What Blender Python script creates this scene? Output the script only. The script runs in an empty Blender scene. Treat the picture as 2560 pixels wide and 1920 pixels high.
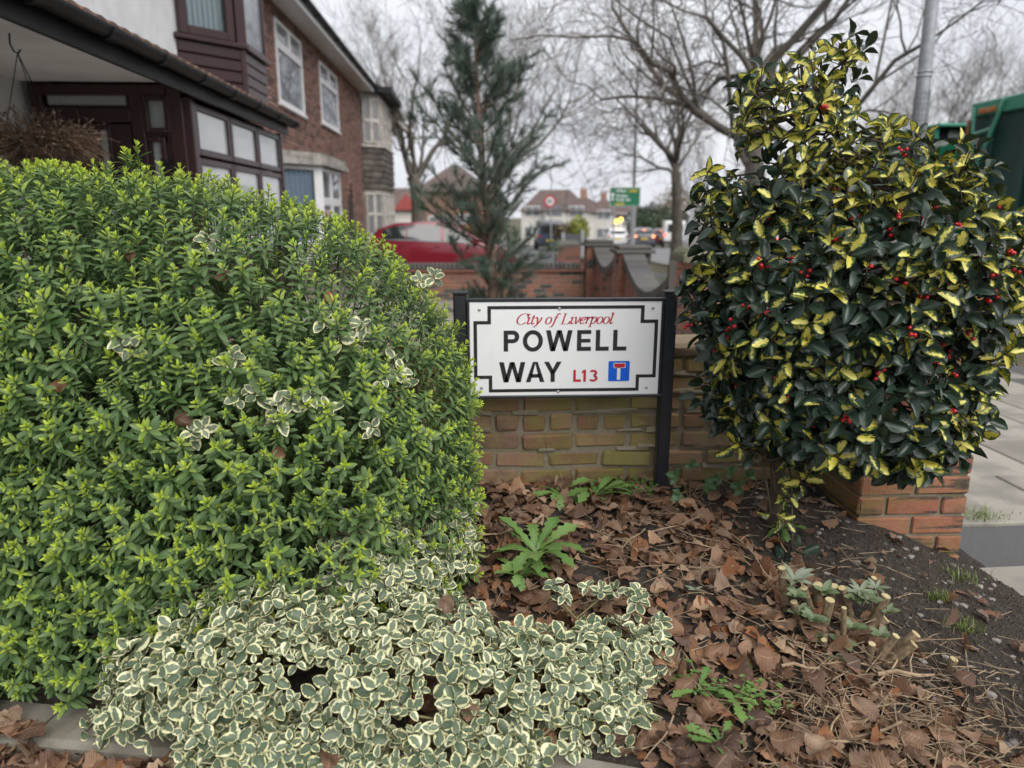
import bpy, bmesh, math, random
import numpy as np
from mathutils import Vector, Matrix, Euler, noise as mnoise

R = math.radians
sc = bpy.context.scene
col = sc.collection
rng = random.Random(11)
nrng = np.random.default_rng(5)

# ------------------------------------------------------------------ camera
CAM_H, PITCH, YAW, FPX = 1.38, R(13.45), R(2.74), 1776.0
cam_d = bpy.data.cameras.new('camera')
cam = bpy.data.objects.new('camera', cam_d)
col.objects.link(cam)
cam.location = (0, 0, CAM_H)
cam.rotation_euler = (math.pi / 2 - PITCH, 0, -YAW)
cam_d.sensor_width = 36.0
cam_d.lens = 36.0 * FPX / 2560.0
cam_d.clip_start = 0.05
cam_d.clip_end = 2000
cam_d.dof.use_dof = True
cam_d.dof.focus_distance = 2.25
cam_d.dof.aperture_fstop = 2.0
sc.camera = cam

# ------------------------------------------------------------------ sky and sun (overcast)
SUN_EL, SUN_ROT = R(48), R(150)
w = bpy.data.worlds.new('World')
sc.world = w
w.use_nodes = True
nt = w.node_tree
nt.nodes.clear()
wo = nt.nodes.new('ShaderNodeOutputWorld')
bg = nt.nodes.new('ShaderNodeBackground')
sky = nt.nodes.new('ShaderNodeTexSky')
sky.sky_type = 'NISHITA'
sky.sun_disc = False
sky.sun_elevation = SUN_EL
sky.sun_rotation = SUN_ROT
sky.dust_density = 3.0
hs = nt.nodes.new('ShaderNodeHueSaturation')
hs.inputs['Saturation'].default_value = 0.35
tc = nt.nodes.new('ShaderNodeTexCoord')
mp = nt.nodes.new('ShaderNodeMapping')
mp.inputs['Scale'].default_value = (1, 1, 2.2)
nz = nt.nodes.new('ShaderNodeTexNoise')
nz.inputs['Scale'].default_value = 2.3
nz.inputs['Detail'].default_value = 5
nz.inputs['Roughness'].default_value = 0.55
rp = nt.nodes.new('ShaderNodeValToRGB')
rp.color_ramp.elements[0].position = 0.32
rp.color_ramp.elements[0].color = (3.7, 3.82, 4.2, 1)
rp.color_ramp.elements[1].position = 0.68
rp.color_ramp.elements[1].color = (4.9, 4.95, 5.1, 1)
mx = nt.nodes.new('ShaderNodeMixRGB')
mx.inputs[0].default_value = 0.93
L = nt.links.new
L(tc.outputs['Generated'], mp.inputs[0]); L(mp.outputs[0], nz.inputs['Vector'])
L(nz.outputs['Fac'], rp.inputs[0])
L(sky.outputs[0], hs.inputs['Color'])
L(hs.outputs[0], mx.inputs[1]); L(rp.outputs[0], mx.inputs[2])
L(mx.outputs[0], bg.inputs['Color'])
bg.inputs['Strength'].default_value = 0.1
L(bg.outputs[0], wo.inputs[0])

sd = bpy.data.lights.new('sun', 'SUN')
sd.energy = 1.5
sd.angle = R(60)
sd.color = (1.0, 0.965, 0.92)
so = bpy.data.objects.new('sun', sd)
col.objects.link(so)
sdir = Vector((math.sin(SUN_ROT) * math.cos(SUN_EL), math.cos(SUN_ROT) * math.cos(SUN_EL), math.sin(SUN_EL)))
so.rotation_euler = sdir.to_track_quat('Z', 'Y').to_euler()
so.location = (0, -6, 12)

sc.view_settings.view_transform = 'Standard'
sc.view_settings.look = 'None'
sc.view_settings.gamma = 1.0
sc.view_settings.exposure = 1.1
sc.render.engine = 'CYCLES'
sc.cycles.use_denoising = True
sc.cycles.max_bounces = 7
sc.cycles.transparent_max_bounces = 8
sc.cycles.caustics_reflective = False
sc.cycles.caustics_refractive = False

# ------------------------------------------------------------------ pixel helpers (direction only; distance is given)
def ray(px, py):
    cx, cy = (px - 1280) / FPX, -(py - 960) / FPX
    d = Vector((cx, cy * math.sin(PITCH) + math.cos(PITCH), cy * math.cos(PITCH) - math.sin(PITCH)))
    return Matrix.Rotation(-YAW, 3, 'Z') @ d
def at(px, py, Y):
    d = ray(px, py)
    return Vector((0, 0, CAM_H)) + d * (Y / d.y)
def atx(px, py, X):
    d = ray(px, py)
    return Vector((0, 0, CAM_H)) + d * (X / d.x)
def ground(Y):
    if Y < 4: return 0.0
    y = min(Y, 110) - 4
    return -0.012 * y - 0.00018 * y * y
def smooth(a, b, x):
    t = max(0.0, min(1.0, (x - a) / (b - a)))
    return t * t * (3 - 2 * t)
def bed_z(x, y):
    h = 0.045 + 0.205 * smooth(1.45, 2.55, y)
    h *= 1 - smooth(1.3, 2.12, x)
    h += 0.018 * (mnoise.noise(Vector((x * 3.1, y * 3.1, 3.3)))) + 0.008 * mnoise.noise(Vector((x * 11, y * 11, 1.3)))
    if x > 1.9: h -= 0.03 * smooth(1.9, 2.1, x)
    return h

# ------------------------------------------------------------------ object helpers
def tag(o, label=None, cat=None, group=None, kind=None):
    if label: o['label'] = label
    if cat: o['category'] = cat
    if group: o['group'] = group
    if kind: o['kind'] = kind
    return o
def thing(name, label, cat, loc=(0, 0, 0), group=None):
    o = bpy.data.objects.new(name, None)
    o.empty_display_size = 0.1
    col.objects.link(o)
    o.location = loc
    return tag(o, label, cat, group)
def put(name, mesh, parent=None, mw=None, mat=None):
    """link an object; coordinates are world coordinates also for parts"""
    o = bpy.data.objects.new(name, mesh)
    col.objects.link(o)
    if mw is not None: o.matrix_world = mw; o.matrix_basis = mw
    if parent is not None:
        o.parent = parent
        # world position of the parent chain (translations only)
        p = parent; t = Vector(p.location)
        o.matrix_parent_inverse = Matrix.Translation(-t) if p.type == 'EMPTY' else WM[p.name].inverted()
    WM[o.name] = mw.copy() if mw is not None else Matrix.Identity(4)
    return o
WM = {}

class MB:
    def __init__(s): s.v, s.f, s.m, s.mi = [], [], [], 0
    def add(s, vs, fs):
        b = len(s.v); s.v += [tuple(p) for p in vs]
        s.f += [tuple(b + i for i in f) for f in fs]; s.m += [s.mi] * len(fs)
        return s
    def box(s, c, d, rot=None):
        x, y, z = [k / 2 for k in d]
        p = [Vector(q) for q in ((-x,-y,-z),(x,-y,-z),(x,y,-z),(-x,y,-z),(-x,-y,z),(x,-y,z),(x,y,z),(-x,y,z))]
        if rot is not None: p = [rot @ q for q in p]
        c = Vector(c)
        return s.add([c + q for q in p], [(3,2,1,0),(4,5,6,7),(0,1,5,4),(1,2,6,5),(2,3,7,6),(3,0,4,7)])
    def span(s, a, b):
        a, b = Vector(a), Vector(b)
        return s.box((a + b) / 2, [abs(k) for k in (b - a)])
    def cbox(s, c, d, ch=0.004, rot=None, jit=0.0, rn=None):
        """chamfered box"""
        h = [k / 2 for k in d]; pts = []; idx = {}
        for ax in range(3):
            for sx in (-1, 1):
                for sy in (-1, 1):
                    for sz in (-1, 1):
                        sg = (sx, sy, sz)
                        q = [sg[i] * (h[i] if i == ax else max(h[i] - ch, h[i] * .2)) for i in range(3)]
                        idx[(ax, sx, sy, sz)] = len(pts)
                        if jit: q = [k + rn.uniform(-jit, jit) for k in q]
                        pts.append(Vector(q))
        F = []
        for ax in range(3):
            o1, o2 = (ax + 1) % 3, (ax + 2) % 3
            for sg in (-1, 1):
                def k(a, b):
                    t = [0, 0, 0]; t[ax] = sg; t[o1] = a; t[o2] = b
                    return idx[(ax, *t)]
                f = [k(-1,-1), k(1,-1), k(1,1), k(-1,1)]
                F.append(f if sg > 0 else f[::-1])
        for e in range(3):
            o1, o2 = (e + 1) % 3, (e + 2) % 3
            for a in (-1, 1):
                for b in (-1, 1):
                    def k(ax, t): 
                        q = [0, 0, 0]; q[e] = t; q[o1] = a; q[o2] = b
                        return idx[(ax, *q)]
                    f = [k(o1,-1), k(o1,1), k(o2,1), k(o2,-1)]
                    F.append(f if a * b < 0 else f[::-1])
        for sx in (-1, 1):
            for sy in (-1, 1):
                for sz in (-1, 1):
                    f = [idx[(0,sx,sy,sz)], idx[(1,sx,sy,sz)], idx[(2,sx,sy,sz)]]
                    F.append(f if sx*sy*sz > 0 else f[::-1])
        c = Vector(c)
        if rot is not None: pts = [rot @ q for q in pts]
        return s.add([c + q for q in pts], F)
    def tube(s, pts, rad, n=6, cap=True):
        pts = [Vector(p) for p in pts]
        if not hasattr(rad, '__len__'): rad = [rad] * len(pts)
        vs, fs = [], []
        up = None
        for i, p in enumerate(pts):
            t = (pts[min(i + 1, len(pts) - 1)] - pts[max(i - 1, 0)])
            if t.length < 1e-9: t = Vector((0, 0, 1))
            t.normalize()
            if up is None: up = t.orthogonal().normalized()
            up = (up - t * up.dot(t))
            if up.length < 1e-6: up = t.orthogonal()
            up.normalize(); b = t.cross(up)
            for k in range(n):
                a = 2 * math.pi * k / n
                vs.append(p + (up * math.cos(a) + b * math.sin(a)) * rad[i])
        for i in range(len(pts) - 1):
            for k in range(n):
                k2 = (k + 1) % n
                fs.append((i*n+k, i*n+k2, (i+1)*n+k2, (i+1)*n+k))
        if cap:
            fs.append(tuple(range(n))[::-1]); fs.append(tuple((len(pts)-1)*n + k for k in range(n)))
        return s.add(vs, fs)
    def lathe(s, c, prof, n=12, axis='Z'):
        vs, fs = [], []
        c = Vector(c)
        for (r, z) in prof:
            for k in range(n):
                a = 2 * math.pi * k / n
                q = (r*math.cos(a), r*math.sin(a), z)
                if axis == 'Y': q = (q[0], q[2], q[1])
                if axis == 'X': q = (q[2], q[0], q[1])
                vs.append(c + Vector(q))
        for i in range(len(prof) - 1):
            for k in range(n):
                k2 = (k + 1) % n
                fs.append((i*n+k, i*n+k2, (i+1)*n+k2, (i+1)*n+k))
        fs.append(tuple(range(n))[::-1]); fs.append(tuple((len(prof)-1)*n + k for k in range(n)))
        return s.add(vs, fs)
    def prism(s, poly, vec):
        """poly: list of 3D points; extruded by vec"""
        n = len(poly); vec = Vector(vec)
        vs = [Vector(p) for p in poly] + [Vector(p) + vec for p in poly]
        fs = [tuple(range(n))[::-1], tuple(range(n, 2*n))] + [(i, (i+1)%n, n+(i+1)%n, n+i) for i in range(n)]
        return s.add(vs, fs)
    def mesh(s, name, mats, smooth=False):
        me = bpy.data.meshes.new(name)
        me.from_pydata(s.v, [], s.f)
        mats = mats if isinstance(mats, (list, tuple)) else [mats]
        for m in mats: me.materials.append(m)
        if len(mats) > 1: me.polygons.foreach_set('material_index', s.m)
        if smooth: me.polygons.foreach_set('use_smooth', [True] * len(s.f))
        me.update()
        return me
    def build(s, name, mats, parent=None, smooth=False, fix=False):
        me = s.mesh(name, mats, smooth)
        if fix:
            bm = bmesh.new(); bm.from_mesh(me); bmesh.ops.recalc_face_normals(bm, faces=bm.faces); bm.to_mesh(me); bm.free()
        return put(name, me, parent)

def np_mesh(name, V, F, mat, A=None, smooth=True):
    """mesh from numpy arrays; F is (m,3) triangles or (m,4) quads; A is (n,4) leaf attribute"""
    me = bpy.data.meshes.new(name)
    V = np.asarray(V, np.float32); F = np.asarray(F, np.int32)
    k = F.shape[1]
    me.vertices.add(len(V)); me.vertices.foreach_set('co', V.ravel())
    me.loops.add(F.size); me.loops.foreach_set('vertex_index', F.ravel())
    me.polygons.add(len(F))
    me.polygons.foreach_set('loop_start', np.arange(0, F.size, k, dtype=np.int32))
    me.polygons.foreach_set('use_smooth', np.full(len(F), smooth))
    if A is not None:
        at_ = me.attributes.new('lf', 'FLOAT_COLOR', 'POINT')
        at_.data.foreach_set('color', np.asarray(A, np.float32).ravel())
    me.materials.append(mat)
    me.update(calc_edges=True)
    me.validate()
    return me
def combine(parts):
    """list of (V,F,A) -> one (V,F,A)"""
    Vs, Fs, As, b = [], [], [], 0
    for V, F, A in parts:
        Vs.append(V); Fs.append(F + b); As.append(A); b += len(V)
    return np.concatenate(Vs), np.concatenate(Fs), np.concatenate(As)
def xf(part, M, rnd=None, age=None):
    V, F, A = part
    M = np.array(M)
    V2 = V @ M[:3, :3].T + M[:3, 3]
    A2 = A.copy()
    if rnd is not None: A2[:, 2] = (A2[:, 2] + rnd) % 1.0
    if age is not None: A2[:, 3] = age
    return V2, F, A2
def merged(variants, items):
    """items: list of (variant index, matrix, rnd)"""
    out = []
    for vi in range(len(variants)):
        sel = [it for it in items if it[0] == vi]
        if not sel: continue
        V, F, A = variants[vi]
        Ms = np.array([np.array(it[1]) for it in sel])
        rn = np.array([it[2] for it in sel])
        V2 = np.einsum('kij,nj->kni', Ms[:, :3, :3], V) + Ms[:, None, :3, 3]
        F2 = F[None] + (np.arange(len(sel)) * len(V))[:, None, None]
        A2 = np.repeat(A[None], len(sel), 0); A2[:, :, 2] = (A2[:, :, 2] + rn[:, None]) % 1.0
        if len(sel[0]) > 3:
            A2[:, :, 3] = np.array([it[3] for it in sel])[:, None]
        out.append((V2.reshape(-1, 3), F2.reshape(-1, F.shape[1]), A2.reshape(-1, 4)))
    return combine(out)
def frame(z, y=None, roll=0.0):
    """3x3 with local Z along z"""
    z = Vector(z).normalized()
    q = z.to_track_quat('Z', 'Y').to_matrix()
    return q @ Matrix.Rotation(roll, 3, 'Z')
def frameY(d, n):
    """3x3 with local Y along d and local Z near n"""
    y = Vector(d).normalized(); z = Vector(n) - y * Vector(n).dot(y)
    if z.length < 1e-5: z = y.orthogonal()
    z.normalize(); x = y.cross(z)
    return Matrix((x, y, z)).transposed()
def m4(rot3, loc, s=1.0):
    m = (rot3 @ Matrix.Diagonal((s, s, s) if not hasattr(s, '__len__') else s)).to_4x4()
    m.translation = loc
    return m

# ------------------------------------------------------------------ materials
class NT:
    def __init__(s, name):
        s.m = bpy.data.materials.new(name); s.m.use_nodes = True
        s.t = s.m.node_tree; s.t.nodes.clear()
        s.out = s.t.nodes.new('ShaderNodeOutputMaterial')
        s.p = s.t.nodes.new('ShaderNodeBsdfPrincipled')
        s.t.links.new(s.p.outputs[0], s.out.inputs[0])
    def n(s, typ, **kw):
        nd = s.t.nodes.new('ShaderNode' + typ)
        for k, v in kw.items(): setattr(nd, k, v)
        return nd
    def l(s, a, b): s.t.links.new(a, b)
    def val(s, sock, v):
        if hasattr(v, 'is_output') or isinstance(v, bpy.types.NodeSocket): s.l(v, sock)
        else: sock.default_value = v
    def math(s, op, a, b=0.0, c=None, clamp=False):
        nd = s.n('Math', operation=op); nd.use_clamp = clamp
        s.val(nd.inputs[0], a); s.val(nd.inputs[1], b)
        if c is not None: s.val(nd.inputs[2], c)
        return nd.outputs[0]
    def mix(s, f, a, b, typ='MIX'):
        nd = s.n('MixRGB', blend_type=typ)
        def c4(v): return (*v, 1) if isinstance(v, tuple) and len(v) == 3 else v
        s.val(nd.inputs[0], f); s.val(nd.inputs[1], c4(a)); s.val(nd.inputs[2], c4(b))
        return nd.outputs[0]
    def pos(s): return s.n('NewGeometry').outputs['Position']
    def obj(s): return s.n('TexCoord').outputs['Object']
    def oi(s): return s.n('ObjectInfo').outputs['Random']
    def noise(s, scale, detail=3, rough=.55, vec=None, dist=0.0):
        nd = s.n('TexNoise'); nd.inputs['Scale'].default_value = scale
        nd.inputs['Detail'].default_value = detail; nd.inputs['Roughness'].default_value = rough
        nd.inputs['Distortion'].default_value = dist
        s.l(vec if vec is not None else s.pos(), nd.inputs['Vector'])
        return nd.outputs['Fac']
    def ramp(s, f, stops):
        nd = s.n('ValToRGB'); cr = nd.color_ramp
        while len(cr.elements) < len(stops): cr.elements.new(0.5)
        for e, (p, c) in zip(cr.elements, stops):
            e.position = p; e.color = (*c, 1) if len(c) == 3 else c
        s.l(f, nd.inputs[0]); return nd.outputs[0]
    def sstep(s, a, b, x):
        nd = s.n('MapRange', interpolation_type='SMOOTHSTEP')
        s.val(nd.inputs[0], x); nd.inputs[1].default_value = a; nd.inputs[2].default_value = b
        return nd.outputs[0]
    def bump(s, h, strength=.3, dist=.01):
        nd = s.n('Bump'); nd.inputs['Strength'].default_value = strength; nd.inputs['Distance'].default_value = dist
        s.l(h, nd.inputs['Height']); s.l(nd.outputs[0], s.p.inputs['Normal'])
    def col(s, c): s.val(s.p.inputs['Base Color'], (*c, 1) if isinstance(c, tuple) and len(c) == 3 else c)
    def rough(s, r): s.val(s.p.inputs['Roughness'], r)
    def spec(s, r): s.p.inputs['Specular IOR Level'].default_value = r
    def trans(s, colr, fac):
        tb = s.n('BsdfTranslucent'); s.val(tb.inputs[0], (*colr, 1) if isinstance(colr, tuple) else colr)
        ms = s.n('MixShader'); s.val(ms.inputs[0], fac)
        s.l(s.p.outputs[0], ms.inputs[1]); s.l(tb.outputs[0], ms.inputs[2]); s.l(ms.outputs[0], s.out.inputs[0])
    def leafattr(s):
        a = s.n('Attribute', attribute_name='lf')
        sp = s.n('SeparateColor'); s.l(a.outputs['Color'], sp.inputs[0])
        rn = s.math('FRACT', s.math('ADD', sp.outputs[2], s.oi()))
        return sp.outputs[0], sp.outputs[1], rn, a.outputs['Alpha']

def mat_plain(name, c1, c2=None, scale=8, rough=.6, bump=0.0, bdist=.004, objr=0.0, metal=0.0, detail=4, spec=.5, bscale=None):
    m = NT(name); c2 = c2 or tuple(k * .8 for k in c1)
    f = m.noise(scale, detail)
    c = m.mix(m.sstep(.3, .7, f), c1, c2)
    if objr:
        k = m.math('MULTIPLY_ADD', m.oi(), 2 * objr, 1 - objr)
        vm = m.n('VectorMath', operation='SCALE'); m.l(c, vm.inputs[0]); m.l(k, vm.inputs['Scale']); c = vm.outputs[0]
    m.col(c); m.rough(rough); m.spec(spec)
    m.p.inputs['Metallic'].default_value = metal
    if bump: m.bump(m.noise(bscale or scale * 6, 5, .65), bump, bdist)
    return m.m

def mat_brick(name, stops, moss=0.0, soot=0.25, rough=.85, mossc=(.22, .205, .06), bands=False):
    """brick face: colour per brick, burnt patches, pits, algae"""
    m = NT(name)
    base = m.ramp(m.oi(), stops)
    n1 = m.noise(9, 5, .6); n2 = m.noise(45, 5, .7); n3 = m.noise(160, 3, .6)
    c = m.mix(m.math('MULTIPLY', m.sstep(.5, .75, n1), soot), base, (.035, .03, .035))
    if bands:
        sep = m.n('SeparateXYZ'); m.l(m.pos(), sep.inputs[0])
        bz = m.noise(1.0, 4, .6, vec=None)
        mpv = m.n('Mapping'); m.l(m.pos(), mpv.inputs[0]); mpv.inputs['Scale'].default_value = (2.2, 2.2, 26)
        bn = m.noise(1.0, 3, .5, vec=mpv.outputs[0])
        c = m.mix(m.math('MULTIPLY', m.sstep(.49, .55, bn), .85), c, (.035, .032, .034))
    c = m.mix(m.math('MULTIPLY', m.sstep(.4, .75, n2), .35), c, m.mix(.5, c, (.42, .33, .25)))
    c = m.mix(m.math('MULTIPLY', m.sstep(.6, .75, n3), .5), c, (.03, .02, .018))
    if moss:
        n4 = m.noise(2.6, 6, .65); n5 = m.noise(28, 4, .7)
        mf = m.math('MULTIPLY', m.sstep(.40, .60, m.math('ADD', m.math('MULTIPLY', n4, .7), m.math('MULTIPLY', n5, .3))), moss)
        c = m.mix(mf, c, mossc)
    m.col(c); m.rough(rough); m.spec(.25)
    m.bump(m.math('ADD', m.math('MULTIPLY', n2, .7), m.math('MULTIPLY', n3, .5)), .55, .006)
    return m.m
# ================================================================== materials of the setting
def mk_soil():
    m = NT('soil'); n1 = m.noise(55, 6, .75); n2 = m.noise(150, 4, .7); n3 = m.noise(2.5, 3)
    c = m.ramp(n1, [(.25, (.03, .026, .023)), (.5, (.08, .067, .056)), (.75, (.19, .165, .142))])
    c = m.mix(m.math('MULTIPLY', m.sstep(.62, .72, n2), .6), c, (.16, .14, .12))
    c = m.mix(m.math('MULTIPLY', m.sstep(.5, .7, n3), .4), c, (.07, .05, .035))
    m.col(c); m.rough(.9); m.spec(.2); m.bump(m.math('ADD', n1, n2), 1.0, .02); return m.m
SOIL = mk_soil()
def mk_asphalt(name, c1, c2, patch):
    m = NT(name); n1 = m.noise(260, 3, .6); n2 = m.noise(1.3, 5, .6)
    c = m.mix(m.sstep(.35, .68, n1), c1, c2); c = m.mix(m.math('MULTIPLY', m.sstep(.4, .7, n2), .5), c, patch)
    m.col(c); m.rough(.8); m.spec(.35); m.bump(n1, .6, .004); return m.m
ASPHALT = mk_asphalt('asphalt', (.07, .07, .075), (.15, .15, .15), (.12, .118, .115))
TARMAC = mk_asphalt('tarmac_dark', (.06, .06, .062), (.15, .15, .15), (.085, .083, .082))
ROADM = mk_asphalt('road_asphalt', (.13, .13, .135), (.2, .2, .2), (.2, .198, .195))
def mk_slab():
    m = NT('paving_slab'); n1 = m.noise(300, 3, .6); n2 = m.noise(3.5, 5, .6); n3 = m.noise(30, 4, .7)
    k = m.mix(m.oi(), (.27, .25, .22), (.36, .335, .29))
    c = m.mix(m.math('MULTIPLY', m.sstep(.4, .65, n2), .75), k, (.19, .18, .155))
    c = m.mix(m.math('MULTIPLY', m.sstep(.6, .75, n3), .35), c, (.12, .12, .11))
    c = m.mix(m.math('MULTIPLY', n1, .35), c, (.13, .12, .11))
    m.col(c); m.rough(.85); m.spec(.3); m.bump(n1, .35, .002); return m.m
SLAB = mk_slab()
def mk_kerb():
    m = NT('kerb_stone'); n1 = m.noise(220, 3, .6); n2 = m.noise(7, 6, .65); n3 = m.noise(2.2, 4)
    c = m.mix(m.sstep(.35, .7, n2), (.235, .215, .18), (.13, .12, .092))
    c = m.mix(m.math('MULTIPLY', m.sstep(.5, .72, n3), .7), c, (.1, .1, .07))
    c = m.mix(m.math('MULTIPLY', m.sstep(.55, .75, n1), .55), c, (.1, .095, .09))
    m.col(c); m.rough(.85); m.spec(.3); m.bump(n1, .5, .003); return m.m
KERB = mk_kerb()
def mk_mortar(name, c1, c2, moss):
    m = NT(name); n1 = m.noise(80, 4, .7); n2 = m.noise(4, 5, .65)
    c = m.mix(n1, c1, c2); c = m.mix(m.math('MULTIPLY', m.sstep(.4, .65, n2), moss), c, (.1, .105, .03))
    m.col(c); m.rough(.95); m.spec(.15); m.bump(n1, .8, .006); return m.m
MORTAR_OLD = mk_mortar('mortar_mossy', (.33, .29, .22), (.2, .175, .13), .55)
MORTAR = mk_mortar('mortar_grey', (.3, .27, .24), (.2, .18, .16), .15)
MORTAR_HOUSE = mk_mortar('mortar_house', (.36, .31, .28), (.25, .21, .19), .0)
GRASSM = None
def mk_blade(name, c1, c2):
    m = NT(name); e, v, rn, age = m.leafattr()
    c = m.mix(rn, c1, c2); m.col(c); m.rough(.5); m.trans(c, .25); return m.m
GRASS = mk_blade('grass_blade', (.10, .17, .03), (.2, .26, .05))
VERGE = mat_plain('verge_earth', (.10, .075, .05), (.06, .075, .025), 3, .95, .6, .02)
LAWN = mat_plain('lawn', (.12, .2, .04), (.2, .28, .05), 6, .95, .6, .02)

# ================================================================== ground, road, pavement
def sheet(name, xs, ys, zf, mat, kind='structure'):
    V = [(x, y, zf(x, y)) for y in ys for x in xs]
    nx = len(xs)
    F = [(j*nx+i, j*nx+i+1, (j+1)*nx+i+1, (j+1)*nx+i) for j in range(len(ys)-1) for i in range(nx-1)]
    o = put(name, np_mesh(name, V, F, mat, smooth=True))
    o['kind'] = kind
    return o
YS = [-15, 0, 4] + [4 + 3*i for i in range(1, 37)] + [150, 260, 500, 900]
sheet('ground', [-400, -120, -40, -12, -4, 0, 4, 12, 40, 120, 400], YS, lambda x, y: ground(y) - .13, VERGE)
def xc(Y): return 9.9 + (.0010 * (Y - 10) ** 2 if Y > 10 else 0)
YR = [-8] + [4*i for i in range(0, 40)]
Vr = [(xc(y) + s*3.5, y, ground(y) - .09) for y in YR for s in (-1, 1)]
put('road', np_mesh('road', Vr, [(2*i, 2*i+1, 2*i+3, 2*i+2) for i in range(len(YR)-1)], ROADM))['kind'] = 'structure'
# dashed centre line of the road
for k in range(14):
    y0 = 14 + k * 6
    Vl = [(xc(y) + s*.05, y, ground(y) - .085) for y in (y0, y0 + 1, y0 + 2) for s in (-1, 1)]
    o = put('road_marking', np_mesh('road_marking', Vl, [(0,1,3,2),(2,3,5,4)], mat_plain('road_paint', (.6,.6,.58)) if k == 0 else bpy.data.materials['road_paint']))
    o['kind'] = 'structure'
# pavement base along the gardens, with a kerb of single stones at the road
Vp = [(x, y, ground(y) - .012) for y in YR for x in (1.75, 5.2)]
pav = put('pavement', np_mesh('pavement', Vp, [(2*i, 2*i+1, 2*i+3, 2*i+2) for i in range(len(YR)-1)], TARMAC)); pav['kind'] = 'structure'
Vv = [(x, y, ground(y) - .02 + (.03 if 5.3 < x < 6 else 0)) for y in YR for x in (5.2, 5.5, 5.9, 6.28)]
verge = put('verge', np_mesh('verge', Vv, [(4*i+k, 4*i+k+1, 4*i+k+5, 4*i+k+4) for i in range(len(YR)-1) for k in range(3)], VERGE)); verge['kind'] = 'structure'
rk = thing('road_kerb', 'grey stone kerb along the edge of the main road', 'kerb', (6.3, 0, 0)); rk['kind'] = 'structure'; del rk['category']
kme = MB().cbox((0, 0, 0), (.13, .91, .16), .012).mesh('kerb_stone', KERB)
for k in range(40):
    y = 2 + k * .93
    x = 6.35 + (xc(y) - 9.9)
    put('kerb_stone', kme, rk, Matrix.Translation((x, y, ground(y) - .07)))
# near pavement in front of the bed (where the photographer stands)
sheet('footway', [-6, -3, -1.5, 0, 1.2, 3, 8], [-6, -2, 0, 1, 2.2], lambda x, y: -.012, ASPHALT)
# paving slabs
sl = [MB().cbox((0, 0, 0), (.885, .585, .05), .006).mesh('paving_slab', SLAB) for _ in range(1)]
for j in range(9):
    y = 3.2 + j * .597
    for i in range(4):
        x = 2.33 + i * .897 + (j % 2) * .3
        if x > 4.9: continue
        put('paving_slab', sl[0], pav, Matrix.Translation((x, y, ground(y) - .019 + rng.uniform(-.002, .002))) @ Matrix.Rotation(rng.uniform(-.006, .006), 4, 'Z'))
for i in range(4):
    put('paving_slab', sl[0], pav, Matrix.Translation((2.42 + i * .9, 2.22, -.019 + .004)) @ Matrix.Rotation(.04, 4, 'Z'))

# ------------------------------------------------------------------ planting bed and its kerb
KP = [(-3.4, 2.12), (-2.6, 2.0), (-1.9, 1.9), (-1.355, 1.805), (-1.08, 1.753), (-.5, 1.665), (.085, 1.557), (.395, 1.463), (.7, 1.33), (1.0, 1.15), (1.3, .92), (1.6, .6)]
def kerb_y(x):
    for (a, b), (c, d) in zip(KP, KP[1:]):
        if a <= x <= c: return b + (d - b) * (x - a) / (c - a)
    return KP[0][1] if x < KP[0][0] else KP[-1][1]
xs = np.linspace(-3.4, 2.12, 250)
ts = np.linspace(0, 1, 90)
Vb = [(x, kerb_y(x) - .02 + (2.93 - kerb_y(x) + .02) * t, 0) for t in ts for x in xs]
Vb = [(x, y, bed_z(x, y) - (.04 if y < kerb_y(x) + .01 else 0)) for x, y, _ in Vb]
nx = len(xs)
Fb = [(j*nx+i, j*nx+i+1, (j+1)*nx+i+1, (j+1)*nx+i) for j in range(len(ts)-1) for i in range(nx-1)]
bed = put('planting_bed', np_mesh('planting_bed', Vb, Fb, SOIL)); bed['kind'] = 'structure'
sheet('front_garden', [-3.6, -1, 2.0], [2.95, 4.5, 7, 9.5, 12.5], lambda x, y: ground(y) + .03, SLAB)  # garden ground; pale paving added to bounce light onto the porch soffit
bk = thing('bed_kerb', 'weathered curved stone kerb edging the planting bed', 'kerb', (0, 1.5, 0)); bk['kind'] = 'structure'; del bk['category']
dense = []
for (a, b), (c, d) in zip(KP, KP[1:]):
    for t in range(4): dense.append(Vector((a + (c - a) * t / 4, b + (d - b) * t / 4, 0)))
for s0 in range(0, len(dense) - 1, 5):
    seg = dense[s0:s0 + 6]
    m = MB(); n = len(seg); prof = [(0, -.1), (0, .052), (-.012, .062), (-.125, .058), (-.142, .045), (-.146, -.1)]
    vs = []
    for i, p in enumerate(seg):
        t = (seg[min(i+1, n-1)] - seg[max(i-1, 0)]).normalized(); nn = Vector((-t.y, t.x, 0))
        q = p + t * (.004 if i == 0 else (-.004 if i == n-1 else 0))
        for (o_, z_) in prof: vs.append(q + nn * o_ + Vector((0, 0, z_)))
    k = len(prof); fs = []
    for i in range(n - 1):
        for j in range(k):
            j2 = (j + 1) % k
            fs.append((i*k+j, (i+1)*k+j, (i+1)*k+j2, i*k+j2))
    fs += [tuple(range(k)), tuple((n-1)*k + j for j in range(k))[::-1]]
    m.add(vs, fs); m.build('kerb_stone', KERB, bk)

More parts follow.
